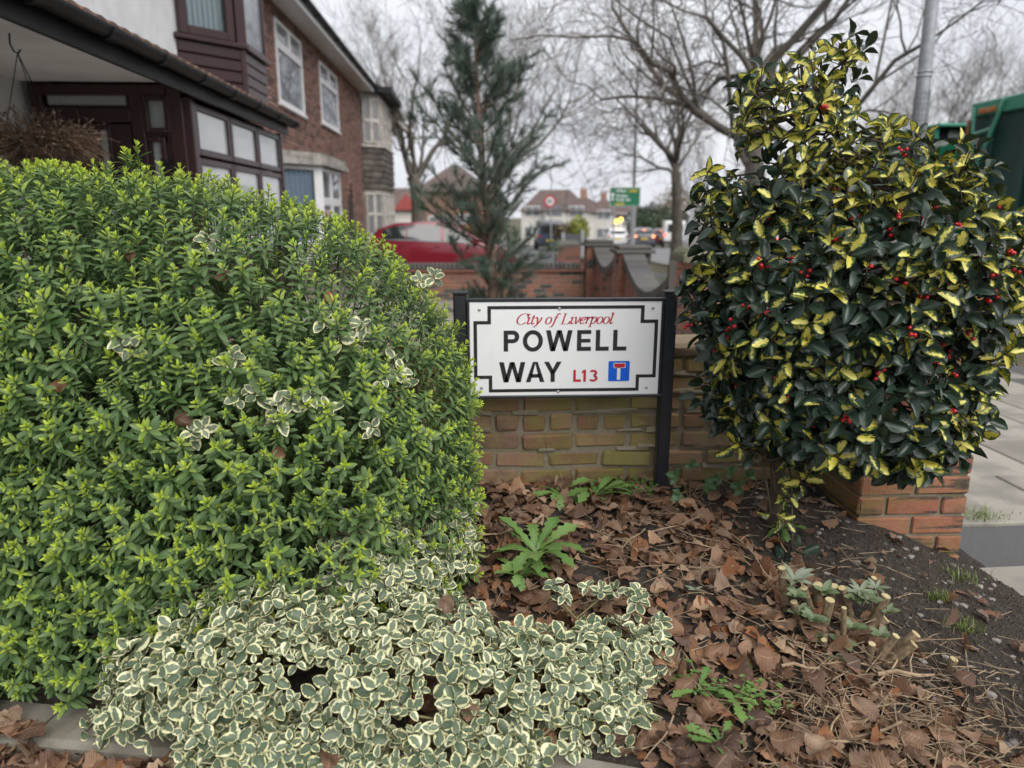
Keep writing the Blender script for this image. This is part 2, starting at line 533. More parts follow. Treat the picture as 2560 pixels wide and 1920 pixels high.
# ================================================================== street name sign
BLACKP = mat_plain('black_paint', (.012, .013, .018), (.02, .021, .026), 30, .38, .08, .002)
def mk_plate():
    m = NT('white_plate'); n1 = m.noise(7, 5, .6); n2 = m.noise(38, 4, .65)
    c = m.mix(m.math('MULTIPLY', m.sstep(.55, .75, n1), .35), (.8, .81, .82), (.68, .69, .68))
    c = m.mix(m.math('MULTIPLY', m.sstep(.66, .74, n2), .25), c, (.4, .38, .3))
    m.col(c); m.rough(.32); m.bump(m.noise(9, 2), .12, .004); return m.m
PLATE = mk_plate()
INK = mat_plain('black_ink', (.010, .010, .012), (.022, .022, .024), 60, .4)
RED = mat_plain('red_ink', (.5, .016, .03), (.42, .02, .03), 40, .4)
BLUE = mat_plain('blue_ink', (.0, .10, .62), (.0, .12, .66), 40, .35)
WHITEI = mat_plain('white_ink', (.8, .8, .8), (.76, .76, .77), 40, .35)
STEEL = mat_plain('steel', (.55, .55, .56), (.4, .4, .4), 60, .35, metal=.9)
SX0, SZ1, SY = -0.034, 1.050, 2.75          # plate top-left corner (world)
SW, SH = .752, .374
sign = thing('street_name_sign', 'white street nameplate reading POWELL WAY on two black posts before the brick wall', 'sign', (.34, SY, .2))
UP_ = .43e-3                                   # metres per lettering unit
def sp(x, y, off): return (SX0 + (x - 200) * UP_, SY - .012 - off, SZ1 - (y - 90) * UP_ * 1.012)
m = MB().cbox((SX0 + SW/2, SY - .006, SZ1 - SH/2), (SW, .012, SH), .002); plate = m.build('plate', PLATE, sign)
for x in (SX0 - .036, SX0 + SW + .035):
    m = MB(); m.cbox((x, SY + .012, .55), (.052, .052, 1.06), .006); po = m.build('post', BLACKP, sign)
    m = MB(); m.cbox((x, SY + .012, 1.084), (.056, .056, .012), .003); m.build('post_cap', BLACKP, po)
m = MB(); m.cbox((SX0 + SW/2, SY - .002, SZ1 + .007), (SW + .03, .026, .013), .002); m.build('frame_rail', BLACKP, sign)
m = MB(); m.cbox((SX0 + SW/2, SY - .002, SZ1 - SH - .006), (SW + .03, .026, .011), .002); m.build('frame_rail', BLACKP, sign)
for x in (SX0 - .006, SX0 + SW + .005):
    m = MB(); m.cbox((x, SY - .002, SZ1 - SH/2), (.009, .026, SH - .004), .002); m.build('frame_rail', BLACKP, sign)
def flat(name, polys, mat, off=.0006, parent=None):
    m = MB()
    for p in polys: m.add([sp(x, y, off) for x, y in p], [tuple(range(len(p)))[::-1]])
    me = m.mesh(name, mat)
    bm = bmesh.new(); bm.from_mesh(me)
    for f in bm.faces:
        f.normal_update()
        if f.normal.y > 0: f.normal_flip()
    bm.to_mesh(me); bm.free()
    return put(name, me, parent or plate)
# border with stepped corners
out_ = [(362,125),(1790,125),(1790,255),(1920,255),(1920,790),(1765,790),(1765,915),(370,915),(370,788),(235,788),(235,258),(362,258)]
inn_ = [(394,155),(1757,155),(1757,286),(1888,286),(1888,760),(1734,760),(1734,885),(402,885),(402,757),(267,757),(267,289),(394,289)]
flat('border', [[out_[i], out_[(i+1)%12], inn_[(i+1)%12], inn_[i]] for i in range(12)], INK)
def arc(cx, cy, rx, ry, a0, a1, n=14):
    return [(cx + rx*math.cos(R(a0+(a1-a0)*i/n)), cy - ry*math.sin(R(a0+(a1-a0)*i/n))) for i in range(n+1)]
def strip(a, b): return [[a[i], a[i+1], b[i+1], b[i]] for i in range(len(a)-1)]
def rect(x0, y0, x1, y1): return [(x0,y0),(x1,y0),(x1,y1),(x0,y1)]
def glyph(ch, x0, y0, x1, y1, t):
    w_, h_ = x1-x0, y1-y0
    if ch == 'P':
        b = y0 + h_*.6; r1 = (b-y0)/2
        cx = x1 - r1*1.0; cy = y0 + r1
        return [rect(x0,y0,x0+t,y1), rect(x0+t,y0,cx,y0+t*.92), rect(x0+t,b-t*.92,cx,b)] + strip(arc(cx,cy,r1,r1,90,-90), arc(cx,cy,r1-t,r1-t*.92,90,-90))
    if ch == 'O': return strip(arc((x0+x1)/2,(y0+y1)/2,w_/2,h_/2+3,0,360,32), arc((x0+x1)/2,(y0+y1)/2,w_/2-t,h_/2+3-t*.95,0,360,32))
    if ch == 'W':
        k = t*1.08; q = w_/4
        return [[(x0,y0),(x0+k,y0),(x0+q+k*.55,y1),(x0+q-k*.45,y1)], [(x0+2*q-k*.5,y0),(x0+2*q+k*.38,y0),(x0+q+k*.55,y1),(x0+q-k*.32,y1)],
                [(x0+2*q-k*.38,y0),(x0+2*q+k*.5,y0),(x1-q+k*.32,y1),(x1-q-k*.55,y1)], [(x1-k,y0),(x1,y0),(x1-q+k*.45,y1),(x1-q-k*.55,y1)]]
    if ch == 'E': return [rect(x0,y0,x0+t,y1), rect(x0+t,y0,x1,y0+t*.9), rect(x0+t,y0+h_*.42,x1-w_*.05,y0+h_*.42+t*.85), rect(x0+t,y1-t*.95,x1,y1)]
    if ch == 'L': return [rect(x0,y0,x0+t,y1), rect(x0+t,y1-t*.95,x1,y1)]
    if ch == 'A':
        c = (x0+x1)/2
        return [[(c-t*.55,y0),(c+t*.1,y0),(x0+t*1.08,y1),(x0,y1)], [(c-t*.1,y0),(c+t*.55,y0),(x1,y1),(x1-t*1.08,y1)], rect(x0+w_*.24,y0+h_*.6,x1-w_*.24,y0+h_*.6+t*.85)]
    if ch == 'Y':
        c = (x0+x1)/2; ym = y0+h_*.58
        return [[(x0,y0),(x0+t*1.15,y0),(c+t*.5,ym),(c-t*.5,ym)], [(x1-t*1.15,y0),(x1,y0),(c+t*.5,ym),(c-t*.5,ym)], rect(c-t*.5,ym,c+t*.5,y1)]
    if ch == '1': return [rect(x1-t,y0,x1,y1), [(x1-t,y0),(x1-t,y0+t*1.1),(x0,y0+t*1.5),(x0,y0+t*.75)]]
    if ch == '3':
        cx = x0+w_*.5; h1 = h_*.27; h2 = h_*.285
        return strip(arc(cx,y0+h1,w_*.44,h1,150,-80), arc(cx,y0+h1,w_*.44-t*.95,h1-t*.85,150,-80)) + strip(arc(cx,y1-h2,w_*.5,h2,80,-150), arc(cx,y1-h2,w_*.5-t,h2-t*.85,80,-150))
for ch, a, b in (('P',508,650),('O',682,866),('W',893,1137),('E',1178,1308),('L',1350,1472),('L',1510,1634)):
    flat('letter', glyph(ch, a, 346, b, 537, 40), INK, .0008)
for ch, a, b in (('W',466,706),('A',712,884),('Y',878,1041)):
    flat('letter', glyph(ch, a, 634, b, 822, 40), INK, .0008)
for ch, a, b in (('L',1150,1222),('1',1228,1268),('3',1292,1378)):
    flat('letter', glyph(ch, a, 712, b, 824, 24), RED, .0008)
# dead-end symbol
bx = [(1475+r_[0], r_[1]) for r_ in (arc(186,645,12,12,90,0,4) + arc(186,810,12,12,0,-90,4) + arc(12,810,12,12,270,180,4) + arc(12,645,12,12,180,90,4))]
sym = flat('no_through_road_symbol', [bx], BLUE, .0008)
flat('symbol_stem', [rect(1557,690,1587,808), rect(1522,650,1633,698)], WHITEI, .0014, sym)
flat('symbol_bar', [rect(1527,655,1628,693)], RED, .002, sym)
# italic serif line, drawn with a broad pen
PEN = {
 'C': ([[(.83,.72),(.78,.9),(.6,1.0),(.36,.96),(.16,.76),(.07,.47),(.13,.18),(.32,.01),(.56,0),(.8,.18)], [(.86,1.0),(.82,.7)]], .86),
 'i': ([[(-.02,.55),(.08,.65),(.12,.6),(.09,.12),(.16,.0),(.29,.12)], [(.115,.9),(.15,.93)]], .3),
 't': ([[(.14,.86),(.11,.12),(.19,0),(.33,.12)], [(0,.63),(.32,.63)]], .34),
 'y': ([[(.0,.56),(.08,.65),(.17,.45),(.24,.03)], [(.46,.65),(.4,.3),(.24,.0),(.08,-.24),(-.08,-.26)]], .5),
 'o': ([[(.25+.21*math.cos(R(a)), .33+.33*math.sin(R(a))) for a in range(90, 460, 24)]], .52),
 'f': ([[(.5,.9),(.42,1.0),(.32,.93),(.25,.6),(.2,.05),(.1,-.25),(-.06,-.27)], [(.08,.63),(.44,.63)]], .42),
 'L': ([[(.16,1.0),(.16,0)], [(.02,.99),(.32,.99)], [(.0,.01),(.6,.01),(.68,.26)]], .72),
 'v': ([[(-.02,.58),(.07,.65),(.12,.4),(.18,.01)], [(.18,.01),(.36,.3),(.42,.55),(.36,.66)]], .46),
 'e': ([[(.07,.3),(.3,.38),(.4,.52),(.34,.65),(.2,.62),(.08,.42),(.06,.18),(.17,0),(.4,.14)]], .46),
 'r': ([[(-.02,.55),(.09,.65),(.1,0)], [(.1,.32),(.2,.55),(.3,.66),(.38,.58)]], .38),
 'p': ([[(-.02,.55),(.09,.65),(.1,-.3)], [(-.03,-.29),(.25,-.29)], [(.1,.4),(.24,.64),(.4,.6),(.44,.35),(.34,.08),(.2,0),(.1,.1)]], .5),
 'l': ([[(-.02,.94),(.1,1.0),(.09,.12),(.16,0),(.3,.12)]], .3), ' ': ([], .32)}
def spline(p, n=6):
    if len(p) < 3: return p
    o = []
    for i in range(len(p) - 1):
        p0, p1, p2, p3 = p[max(i-1,0)], p[i], p[i+1], p[min(i+2,len(p)-1)]
        for k in range(n):
            t = k / n
            o.append(tuple(.5*((2*p1[j])+(-p0[j]+p2[j])*t+(2*p0[j]-5*p1[j]+4*p2[j]-p3[j])*t*t+(-p0[j]+3*p1[j]-3*p2[j]+p3[j])*t**3) for j in (0,1)))
    return o + [p[-1]]
txt = 'City of Liverpool'
tw = sum(PEN[c][1] for c in txt)
ksc = (1535 - 620) / (tw + .25)
xx = 0
for c in txt:
    polys = []
    for st in PEN[c][0]:
        q = [(x + .26*y, y) for x, y in spline(st)]
        for i in range(len(q) - 1):
            (ax, ay), (bx_, by) = q[i], q[i+1]
            dx, dy = bx_-ax, by-ay; ln = math.hypot(dx, dy) or 1e-6
            nx_, ny_ = -dy/ln, dx/ln
            wd = .02 + .042 * abs(dy/ln)
            polys.append([((xx+ax+nx_*wd)*ksc+612, 290-(ay+ny_*wd)*95), ((xx+bx_+nx_*wd)*ksc+612, 290-(by+ny_*wd)*95), ((xx+bx_-nx_*wd)*ksc+612, 290-(by-ny_*wd)*95), ((xx+ax-nx_*wd)*ksc+612, 290-(ay-ny_*wd)*95)])
    if polys: flat('letter', polys, RED, .0008)
    xx += PEN[c][1]
for x, y in ((290,158),(1012,152),(1866,150),(302,873),(1012,915),(1838,883)):
    p = sp(x, y, 0); m = MB()
    m.lathe((p[0], p[1], p[2]), [(.0062, 0), (.0062, -.001), (.0045, -.003), (.002, -.0035), (.0005, -.0022)], 12, 'Y')
    m.build('screw', STEEL, plate, smooth=True, fix=True)
# ================================================================== brick walls
def brick_mesh(L_, H_, D_, mat, seed, ch=.005, jit=.0018, name='brick'):
    return MB().cbox((0, 0, 0), (L_, D_, H_), ch, jit=jit, rn=random.Random(seed)).mesh(name, mat)
def cut(iv, a, b):
    o = []
    for x, y in iv:
        if b <= x or a >= y: o.append((x, y))
        else:
            if a - x > .03: o.append((x, a))
            if y - b > .03: o.append((b, y))
    return o
def brick_layout(length, z0, courses, bl, bh, j, holes=(), bond='stretcher', topf=None, shift=0.0):
    """returns (u0,u1,zc) per brick"""
    res = []
    for c in range(courses):
        zc = z0 + (c + .5) * (bh + j) - j / 2
        iv = [(0, length)]
        for (a, b, za, zb) in holes:
            if za < zc < zb: iv = cut(iv, a, b)
        u = -((bl + j) * (.5 if c % 2 else 0) + shift)
        k = 0
        while u < length:
            w_ = bl
            if bond == 'english' and c % 4 == 2: w_ = (bl - j) / 2
            if bond == 'flemish' and k % 2: w_ = (bl - j) / 2
            for (a, b) in iv:
                x0, x1 = max(u, a), min(u + w_, b)
                if x1 - x0 > .035: res.append((x0, x1, zc))
            u += w_ + j; k += 1
    if topf: res = [r for r in res if r[2] + bh / 2 < topf((r[0] + r[1]) / 2)]
    return res
def lay(parent, org, ud, layout, bl, bh, depth, mat, rn, proud=.006, limit=300, jitter=.0025, near=None, name='brick', seed=3, jit=.0018, ch=.005):
    """ud: unit vector along the wall; bricks' front face lies `proud` before org plane along n"""
    ud = Vector(ud).normalized(); nn = Vector((ud.y, -ud.x, 0))     # outward normal (right of ud)
    var = [brick_mesh(bl, bh, depth, mat, seed + i, ch, jit) for i in range(5)]
    hb = (bl - .011) / 2
    varh = [brick_mesh(hb, bh, depth, mat, seed + 50 + i, ch, jit) for i in range(3)]
    rot = Matrix((ud, -nn, Vector((0, 0, 1)))).transposed()
    lay_ = list(layout)
    rest = []
    if len(lay_) > limit:
        key = near or (lambda r: (Vector(org) + ud * r[0]).length)
        lay_.sort(key=key); rest = lay_[limit:]; lay_ = lay_[:limit]
    for (a, b, zc) in lay_:
        w_ = b - a
        if abs(w_ - bl) < .02: me, s_ = rn.choice(var), w_ / bl
        else: me, s_ = rn.choice(varh), w_ / hb
        p = Vector(org) + ud * (a + b) / 2 + nn * (proud - depth / 2 + rn.uniform(-jitter, jitter)) + Vector((0, 0, zc + rn.uniform(-jitter, jitter) * .6))
        r = rot @ Euler((rn.uniform(-.012, .012), rn.uniform(-.01, .01), rn.uniform(-.008, .008))).to_matrix()
        put(name, me, parent, m4(r, p, (s_, 1, 1)))
    if rest:
        m = MB()
        for (a, b, zc) in rest:
            p = Vector(org) + ud * (a + b) / 2 + nn * (proud - depth / 2 + rn.uniform(-jitter, jitter)) + Vector((0, 0, zc))
            m.box(p, (b - a, depth, bh), rot)
        return m
OLDB = mat_brick('old_brick', [(0, (.21, .105, .07)), (.25, (.28, .155, .10)), (.45, (.19, .12, .085)), (.6, (.33, .2, .125)), (.8, (.17, .11, .08)), (1, (.26, .13, .085))], moss=.85, soot=.45)
PIERB = mat_brick('pier_brick', [(0, (.3, .12, .07)), (.4, (.26, .105, .065)), (.7, (.34, .15, .085)), (1, (.22, .09, .065))], moss=.5, soot=.6, bands=True)
GARDB = mat_brick('garden_brick', [(0, (.27, .11, .08)), (.35, (.23, .095, .075)), (.62, (.3, .125, .085)), (.8, (.2, .09, .075)), (.81, (.045, .042, .05)), (1, (.06, .055, .062))], moss=.12, soot=.2)
REDB = mat_brick('red_pier_brick', [(0, (.33, .14, .11)), (.5, (.29, .125, .1)), (.8, (.24, .11, .095)), (1, (.14, .09, .09))], moss=.08, soot=.15)
HOUSEB = mat_brick('house_brick', [(0, (.3, .17, .13)), (.35, (.25, .14, .11)), (.6, (.2, .115, .095)), (.68, (.095, .068, .064)), (.8, (.135, .09, .08)), (.82, (.34, .21, .165)), (1, (.24, .145, .12))], moss=0, soot=.25)
BLUEB = mat_brick('blue_coping_brick', [(0, (.075, .076, .084)), (.5, (.1, .1, .108)), (1, (.06, .06, .068))], moss=.12, soot=.1, rough=.7)
STONE = mat_plain('cap_stone', (.2, .19, .17), (.12, .115, .1), 16, .9, .8, .008)
MOSSY = mat_plain('mossy_stone', (.17, .165, .12), (.1, .105, .05), 12, .95, .8, .01)

# old low wall behind the sign
ow = thing('garden_wall', 'low old brick wall with moss and crumbling mortar behind the street nameplate', 'wall', (0, 2.95, .2))
m = MB(); m.span((-3.3, 2.883, -.05), (1.47, 3.06, .812)); m.build('mortar_core', MORTAR_OLD, ow)
rn = random.Random(21)
lo = brick_layout(4.77, .0, 10, .213, .066, .0155, bond='english', shift=.06)
lo = [r for r in lo if r[0] > 1.9 and r[2] > .12]
lay(ow, (-3.3, 2.88, 0), (1, 0, 0), lo, .213, .066, .1, OLDB, rn, .008, 300, .007, jit=.0042, ch=.009)
# slanted mortar smears, a different relief in places
for i in range(46):
    x = rn.uniform(-.1, 1.4); z = .0 + .0815 * rn.randint(3, 9) + rn.uniform(-.008, .008)
    m = MB(); m.cbox((x, 2.877, z), (rn.uniform(.04, .16), .016, rn.uniform(.014, .024)), .005, jit=.003, rn=rn)
    m.build('mortar_patch', MORTAR_OLD, ow)
# coping bricks laid flat on the wall
cm = [brick_mesh(.215, .05, .235, mat_brick('coping_brick', [(0, (.3, .2, .15)), (1, (.26, .19, .15))], moss=.35, soot=.25) if i == 0 else bpy.data.materials['coping_brick'], 70 + i, .012, .004) for i in range(3)]
for k in range(21):
    put('coping_brick', rn.choice(cm), ow, m4(Euler((rn.uniform(-.02, .02), rn.uniform(-.02, .02), rn.uniform(-.03, .03))).to_matrix(), (-3.2 + k * .228, 2.97, .834)))

# corner pier beside the holly
cp = thing('brick_pier', 'tall corner brick pier with rough concrete cap, half hidden by the holly', 'pier', (1.69, 2.72, 0))
PX0, PX1, PY0, PY1 = 1.468, 1.897, 2.5, 2.93
m = MB(); m.span((PX0 + .008, PY0 + .008, -.1), (PX1 - .008, PY1 - .008, 1.15)); m.build('mortar_core', MORTAR_OLD, cp)
bh, jj = .071, .0125
NC = 15
for side, (org, ud, ln) in enumerate((((PX0, PY0, -.1), (1, 0, 0), PX1 - PX0), ((PX1, PY0, -.1), (0, 1, 0), PY1 - PY0), ((PX0, PY1, -.1), (0, -1, 0), PY1 - PY0))):
    L2 = []
    for c in range(NC):
        zc = (c + .5) * (bh + jj)
        odd = (c + (1 if side else 0)) % 2
        if odd: L2 += [(.0, .208, zc), (.2205, ln, zc)]
        else: L2 += [(.0, .097, zc), (.11, .318, zc), (.331, ln, zc)]
    if side: L2 = [(max(a, .1), b, z) for a, b, z in L2 if b - max(a, .1) > .04]
    lay(cp, org, ud, L2, .208, bh, .1, PIERB, rn, .003, 300, .003, seed=20 + side)
def hull(name, pts, mat, parent, disp=0.0):
    bm = bmesh.new()
    for p in pts: bm.verts.new(p)
    bmesh.ops.convex_hull(bm, input=bm.verts)
    me = bpy.data.meshes.new(name); bm.to_mesh(me); bm.free(); me.materials.append(mat)
    return put(name, me, parent)
def cap_stone(parent, cx, cy, z, wx, wy, h1, h2, top, mat, rn=rn, seg=7):
    """rough block cap with weathered sloping top"""
    V, F = [], []
    rings = [(1, 0), (1.0, h1), (.93, h1 + (h2) * .45), (top, h1 + h2)]
    for s_, zz in rings:
        for e in range(4):
            c0 = [(-1, -1), (1, -1), (1, 1), (-1, 1)][e]; c1 = [(1, -1), (1, 1), (-1, 1), (-1, -1)][e]
            for k in range(seg):
                t = k / seg
                x = (c0[0] + (c1[0] - c0[0]) * t) * wx / 2 * s_; y = (c0[1] + (c1[1] - c0[1]) * t) * wy / 2 * s_
                V.append((cx + x + rn.uniform(-.006, .006), cy + y + rn.uniform(-.006, .006), z + zz + rn.uniform(-.005, .005)))
    n = 4 * seg
    for r_ in range(3):
        for k in range(n): F.append((r_*n+k, r_*n+(k+1)%n, (r_+1)*n+(k+1)%n, (r_+1)*n+k))
    V.append((cx, cy, z + h1 + h2 + .008)); F += [(3*n+k, 3*n+(k+1)%n, len(V)-1) for k in range(n)]
    V.append((cx, cy, z)); F += [((k+1)%n, k, len(V)-1) for k in range(n)]
    m = MB(); m.add(V, F); return m.build('cap', mat, parent, smooth=False)
cap_stone(cp, 1.685, 2.715, 1.152, .5, .5, .1, .05, .7, STONE)

# division wall across the next garden
g0 = ground(12.5)
dw = thing('garden_wall', 'red brick garden wall with dark coping running across behind the pine', 'wall', (.3, 12.55, g0))
m = MB(); m.span((-3.3, 12.51, g0 - .1), (1.86, 12.62, .45)); m.build('mortar_core', MORTAR, dw)
lo = brick_layout(5.15, g0, 7, .215, .065, .01)
lo = [r for r in lo if r[0] > 2.0]
lay(dw, (-3.3, 12.51, 0), (1, 0, 0), lo, .215, .065, .1, GARDB, random.Random(4), .004, 300, .0012)
zt = g0 + 7 * .075
m = MB(); m.cbox((-.72, 12.55, zt + .014), (5.16, .2, .04), .006); m.build('tile_course', REDB, dw)
cme = brick_mesh(.065, .105, .235, BLUEB, 5, .008)
for k in range(68):
    put('coping_brick', cme, dw, Matrix.Translation((-3.26 + k * .075, 12.55, zt + .09)))

# front wall along the pavement: three piers and two dipping bays
fw = thing('garden_wall', 'brick front wall with dark swept coping dipping between piers along the pavement', 'wall', (2.12, 9.8, ground(9.8)))
def pier_at(name, label, x, y, w_, ztop, cap, mat, capm, yaw=0.0, blue=True):
    g = ground(y)
    p = thing(name, label, 'pier', (x, y, g))
    m = MB(); rz = Matrix.Rotation(yaw, 3, 'Z')
    m.box((x, y, (g + ztop) / 2), (w_ - .012, w_ - .012, ztop - g - .004), rz); m.build('mortar_core', MORTAR, p)
    n = int((ztop - g) / .075)
    rn_ = random.Random(int(y * 10))
    for s_ in range(3):
        a = yaw + (0, math.pi / 2, -math.pi / 2)[s_]
        ud = Vector((math.cos(a), math.sin(a), 0)); nn = Vector((ud.y, -ud.x, 0))
        org = Vector((x, y, 0)) - ud * w_ / 2 + nn * w_ / 2
        L2 = []
        for c in range(n):
            zc = ztop - (c + .5) * .075
            if (c + s_ % 2) % 2: L2 += [(0, .215, zc), (.225, w_, zc)]
            else: L2 += [(0, .103, zc), (.113, .328, zc), (.338, w_, zc)]
        if s_: L2 = [(max(a_, .105), b_, z_) for a_, b_, z_ in L2 if b_ - max(a_, .105) > .04]
        lay(p, org, ud, L2, .215, .065, .1, mat, rn_, .003, 300, .0012, seed=30 + s_)
    if cap == 'slab':
        m = MB(); m.cbox((x, y, ztop + .03), (w_ + .1, w_ + .1, .05), .008, rz); m.build('cap', capm, p)
        m = MB(); m.cbox((x, y, ztop + .085), (w_ + .02, w_ + .02, .05), .012, rz); m.build('cap_top', capm, p)
    else:
        cap_stone(p, x, y, ztop, w_ + .03, w_ + .03, .06, .07, .72, capm, rn_)
    return p
pier_at('gate_pier', 'dark capped brick pier where the cross wall meets the swept front wall', 2.1, 12.5, .44, .84, 'slab', GARDB, BLUEB)
pier_at('gate_pier', 'nearer dark capped brick pier in the middle of the swept front wall', 2.16, 10.0, .44, .85, 'slab', GARDB, BLUEB)
pier_at('gate_pier', 'red brick pier with mossy weathered cap between nameplate and holly', 2.19, 7.0, .42, .93, 'block', REDB, MOSSY, R(28))
def swept(y0, y1, za, zb, dip):
    def ztop(u):
        t = u / (y1 - y0)
        return za + (zb - za) * t - dip * math.sin(math.pi * min(max(t, 0), 1)) ** 1.0 * (1 - .0)
    g = ground((y0 + y1) / 2) - .1
    ln = y1 - y0
    # bricks on the garden side (seen from the camera) and end
    lo = brick_layout(ln, g, 16, .215, .065, .01, topf=lambda u: ztop(u) - .17)
    lay(fw, (2.02, y1, 0), (0, -1, 0), [(ln - b, ln - a, z) for a, b, z in lo], .215, .065, .09, GARDB, random.Random(7), .004, 150, .0012)
    m = MB(); N = 24; V, F = [], []
    for i in range(N + 1):
        u = ln * i / N; zt_ = ztop(u) - .15
        V += [(2.026, y0 + u, g - .1), (2.026, y0 + u, zt_), (2.23, y0 + u, zt_), (2.23, y0 + u, g - .1)]
    for i in range(N):
        for k in range(3): F.append((i*4+k, (i+1)*4+k, (i+1)*4+k+1, i*4+k+1))
    F += [(0,1,2,3), (N*4+3,N*4+2,N*4+1,N*4)]
    m.add(V, F); m.build('mortar_core', MORTAR, fw, fix=True)
    # curved tile course and coping of single bricks on edge
    nb = int(ln / .076)
    ce = brick_mesh(.066, .105, .3, BLUEB, 9, .006)
    te = brick_mesh(.15, .028, .27, REDB, 10, .004)
    for k in range(nb):
        u = (k + .5) * ln / nb; du = .01
        sl_ = math.atan2(ztop(u + du) - ztop(u - du), 2 * du)
        r = Matrix.Rotation(math.pi / 2, 3, 'Z') @ Matrix.Rotation(-sl_, 3, 'Y')
        put('coping_brick', ce, fw, m4(r, (2.128, y0 + u, ztop(u) - .055), (1 / max(math.cos(sl_), .5), 1, 1)))
        if k % 2 == 0: put('tile', te, fw, m4(r, (2.128, y0 + u, ztop(u) - .13)))
swept(7.25, 9.77, .80, .86, .34)
swept(10.23, 12.27, .84, .84, .26)
# ================================================================== houses on the left
def lb(m, org, ud, u0, u1, n0, n1, z0, z1):
    ud = Vector(ud).normalized(); nn = Vector((ud.y, -ud.x, 0)); o = Vector(org)
    c = o + ud * (u0 + u1) / 2 + nn * (n0 + n1) / 2 + Vector((0, 0, (z0 + z1) / 2))
    rot = Matrix((ud, -nn, Vector((0, 0, 1)))).transposed()
    m.box(c, (abs(u1 - u0), abs(n1 - n0), abs(z1 - z0)), rot)
    return m
def lcb(m, org, ud, u0, u1, n0, n1, z0, z1, ch=.008):
    ud = Vector(ud).normalized(); nn = Vector((ud.y, -ud.x, 0)); o = Vector(org)
    c = o + ud * (u0 + u1) / 2 + nn * (n0 + n1) / 2 + Vector((0, 0, (z0 + z1) / 2))
    rot = Matrix((ud, -nn, Vector((0, 0, 1)))).transposed()
    m.cbox(c, (abs(u1 - u0), abs(n1 - n0), abs(z1 - z0)), ch, rot)
    return m
RENDERW = mat_plain('white_render', (.84, .84, .85), (.74, .74, .75), 5, .95, .9, .02, bscale=55)
SOFFITM = mat_plain('soffit_white', (.84, .83, .81), (.74, .73, .71), 2.5, .7)
UPVC = mat_plain('white_upvc', (.74, .74, .75), (.68, .68, .69), 9, .35)
WORNW = mat_plain('worn_white_paint', (.62, .6, .56), (.4, .36, .31), 6, .8, .5, .01)
def mk_maroon():
    m = NT('rosewood_upvc'); mp_ = m.n('Mapping'); m.l(m.pos(), mp_.inputs[0]); mp_.inputs['Scale'].default_value = (30, 30, 30)
    n = m.noise(1.0, 4, .6, vec=mp_.outputs[0])
    m.col(m.mix(n, (.026, .009, .010), (.042, .014, .015))); m.rough(.33); return m.m
MAROON = mk_maroon()
BLACKG = mat_plain('black_plastic', (.008, .009, .011), (.016, .016, .018), 5, .45, spec=.25)
DARKROOF = mat_plain('roof_tile', (.07, .06, .055), (.11, .09, .08), 4, .9, .5, .01)
BROWNT = mat_plain('brown_tile', (.16, .09, .06), (.09, .06, .045), 9, .9, .6, .01, objr=.3)
TIMBERB = mat_plain('blackened_board', (.16, .135, .115), (.05, .045, .042), 3.5, .85, .5, .01, objr=.25)
CURTB = mat_plain('blue_curtain', (.6, .66, .82), (.54, .6, .76), 4, .9)
CURTW = mat_plain('net_curtain', (.5, .5, .5), (.4, .4, .41), 6, .9)
BLINDM = mat_plain('blind_fabric', (.8, .84, .9), (.74, .79, .87), 6, .8)
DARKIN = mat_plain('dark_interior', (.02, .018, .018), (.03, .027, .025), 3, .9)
def mk_glass(name, tint, see, rough=.02):
    m = NT(name); m.col(tint); m.rough(rough); m.spec(1.0)
    m.bump(m.noise(.8, 1), .02, .02)
    if see > 0:
        tr = m.n('BsdfTransparent'); tr.inputs[0].default_value = (.9, .94, .94, 1)
        fr = m.n('Fresnel'); fr.inputs[0].default_value = 1.5
        f = m.math('MULTIPLY', m.math('SUBTRACT', 1.0, fr.outputs[0]), see)
        ms = m.n('MixShader'); m.l(f, ms.inputs[0]); m.l(m.p.outputs[0], ms.inputs[1]); m.l(tr.outputs[0], ms.inputs[2]); m.l(ms.outputs[0], m.out.inputs[0])
    return m.m
GLASS = mk_glass('window_glass', (.16, .18, .2), 0)
GLASSC = mk_glass('clear_glass', (.1, .12, .13), .95)
def mk_frost():
    m = NT('frosted_glass'); n = m.noise(40, 3); m.col(m.mix(n, (.28, .31, .31), (.4, .43, .43))); m.rough(.18); m.bump(n, .5, .01); return m.m
FROST = mk_frost()
GLASSP = mk_glass('porch_glass', (.5, .52, .53), 0, .04)  # pale base colour paints in the bright reflection and the curtains behind
def window(parent, org, ud, cells, t, mat, glass, n0=-.04, n1=.03, name='window', pane_n=-.005, label=None):
    m = MB()
    for (a, b, c, d) in cells:
        for q in ((a, a + t, c, d), (b - t, b, c, d), (a + t, b - t, c, c + t), (a + t, b - t, d - t, d)):
            lcb(m, org, ud, q[0], q[1], n0, n1, q[2], q[3], .006)
    wdw = m.build(name, mat, parent)
    if label: wdw['label'] = label
    for (a, b, c, d) in cells:
        p = MB(); lb(p, org, ud, a + t * .8, b - t * .8, pane_n - .004, pane_n + .004, c + t * .8, d - t * .8); p.build('pane', glass, wdw)
    return wdw

# ---------------- corner house with the lean-to porch
h1 = thing('rendered_house', 'white rendered corner house with maroon porch and bay behind the hedge', 'house', (-6, 5, 0))
m = MB(); m.span((-9.5, .5, -.2), (-3.6, 11.3, 5.3)); m.build('wall', RENDERW, h1)
m = MB(); m.prism([(-9.9, .1, 5.3), (-3.05, .1, 5.3), (-6.5, .1, 8.2)], (0, 11.3, 0)); m.build('roof', DARKROOF, h1, fix=True)
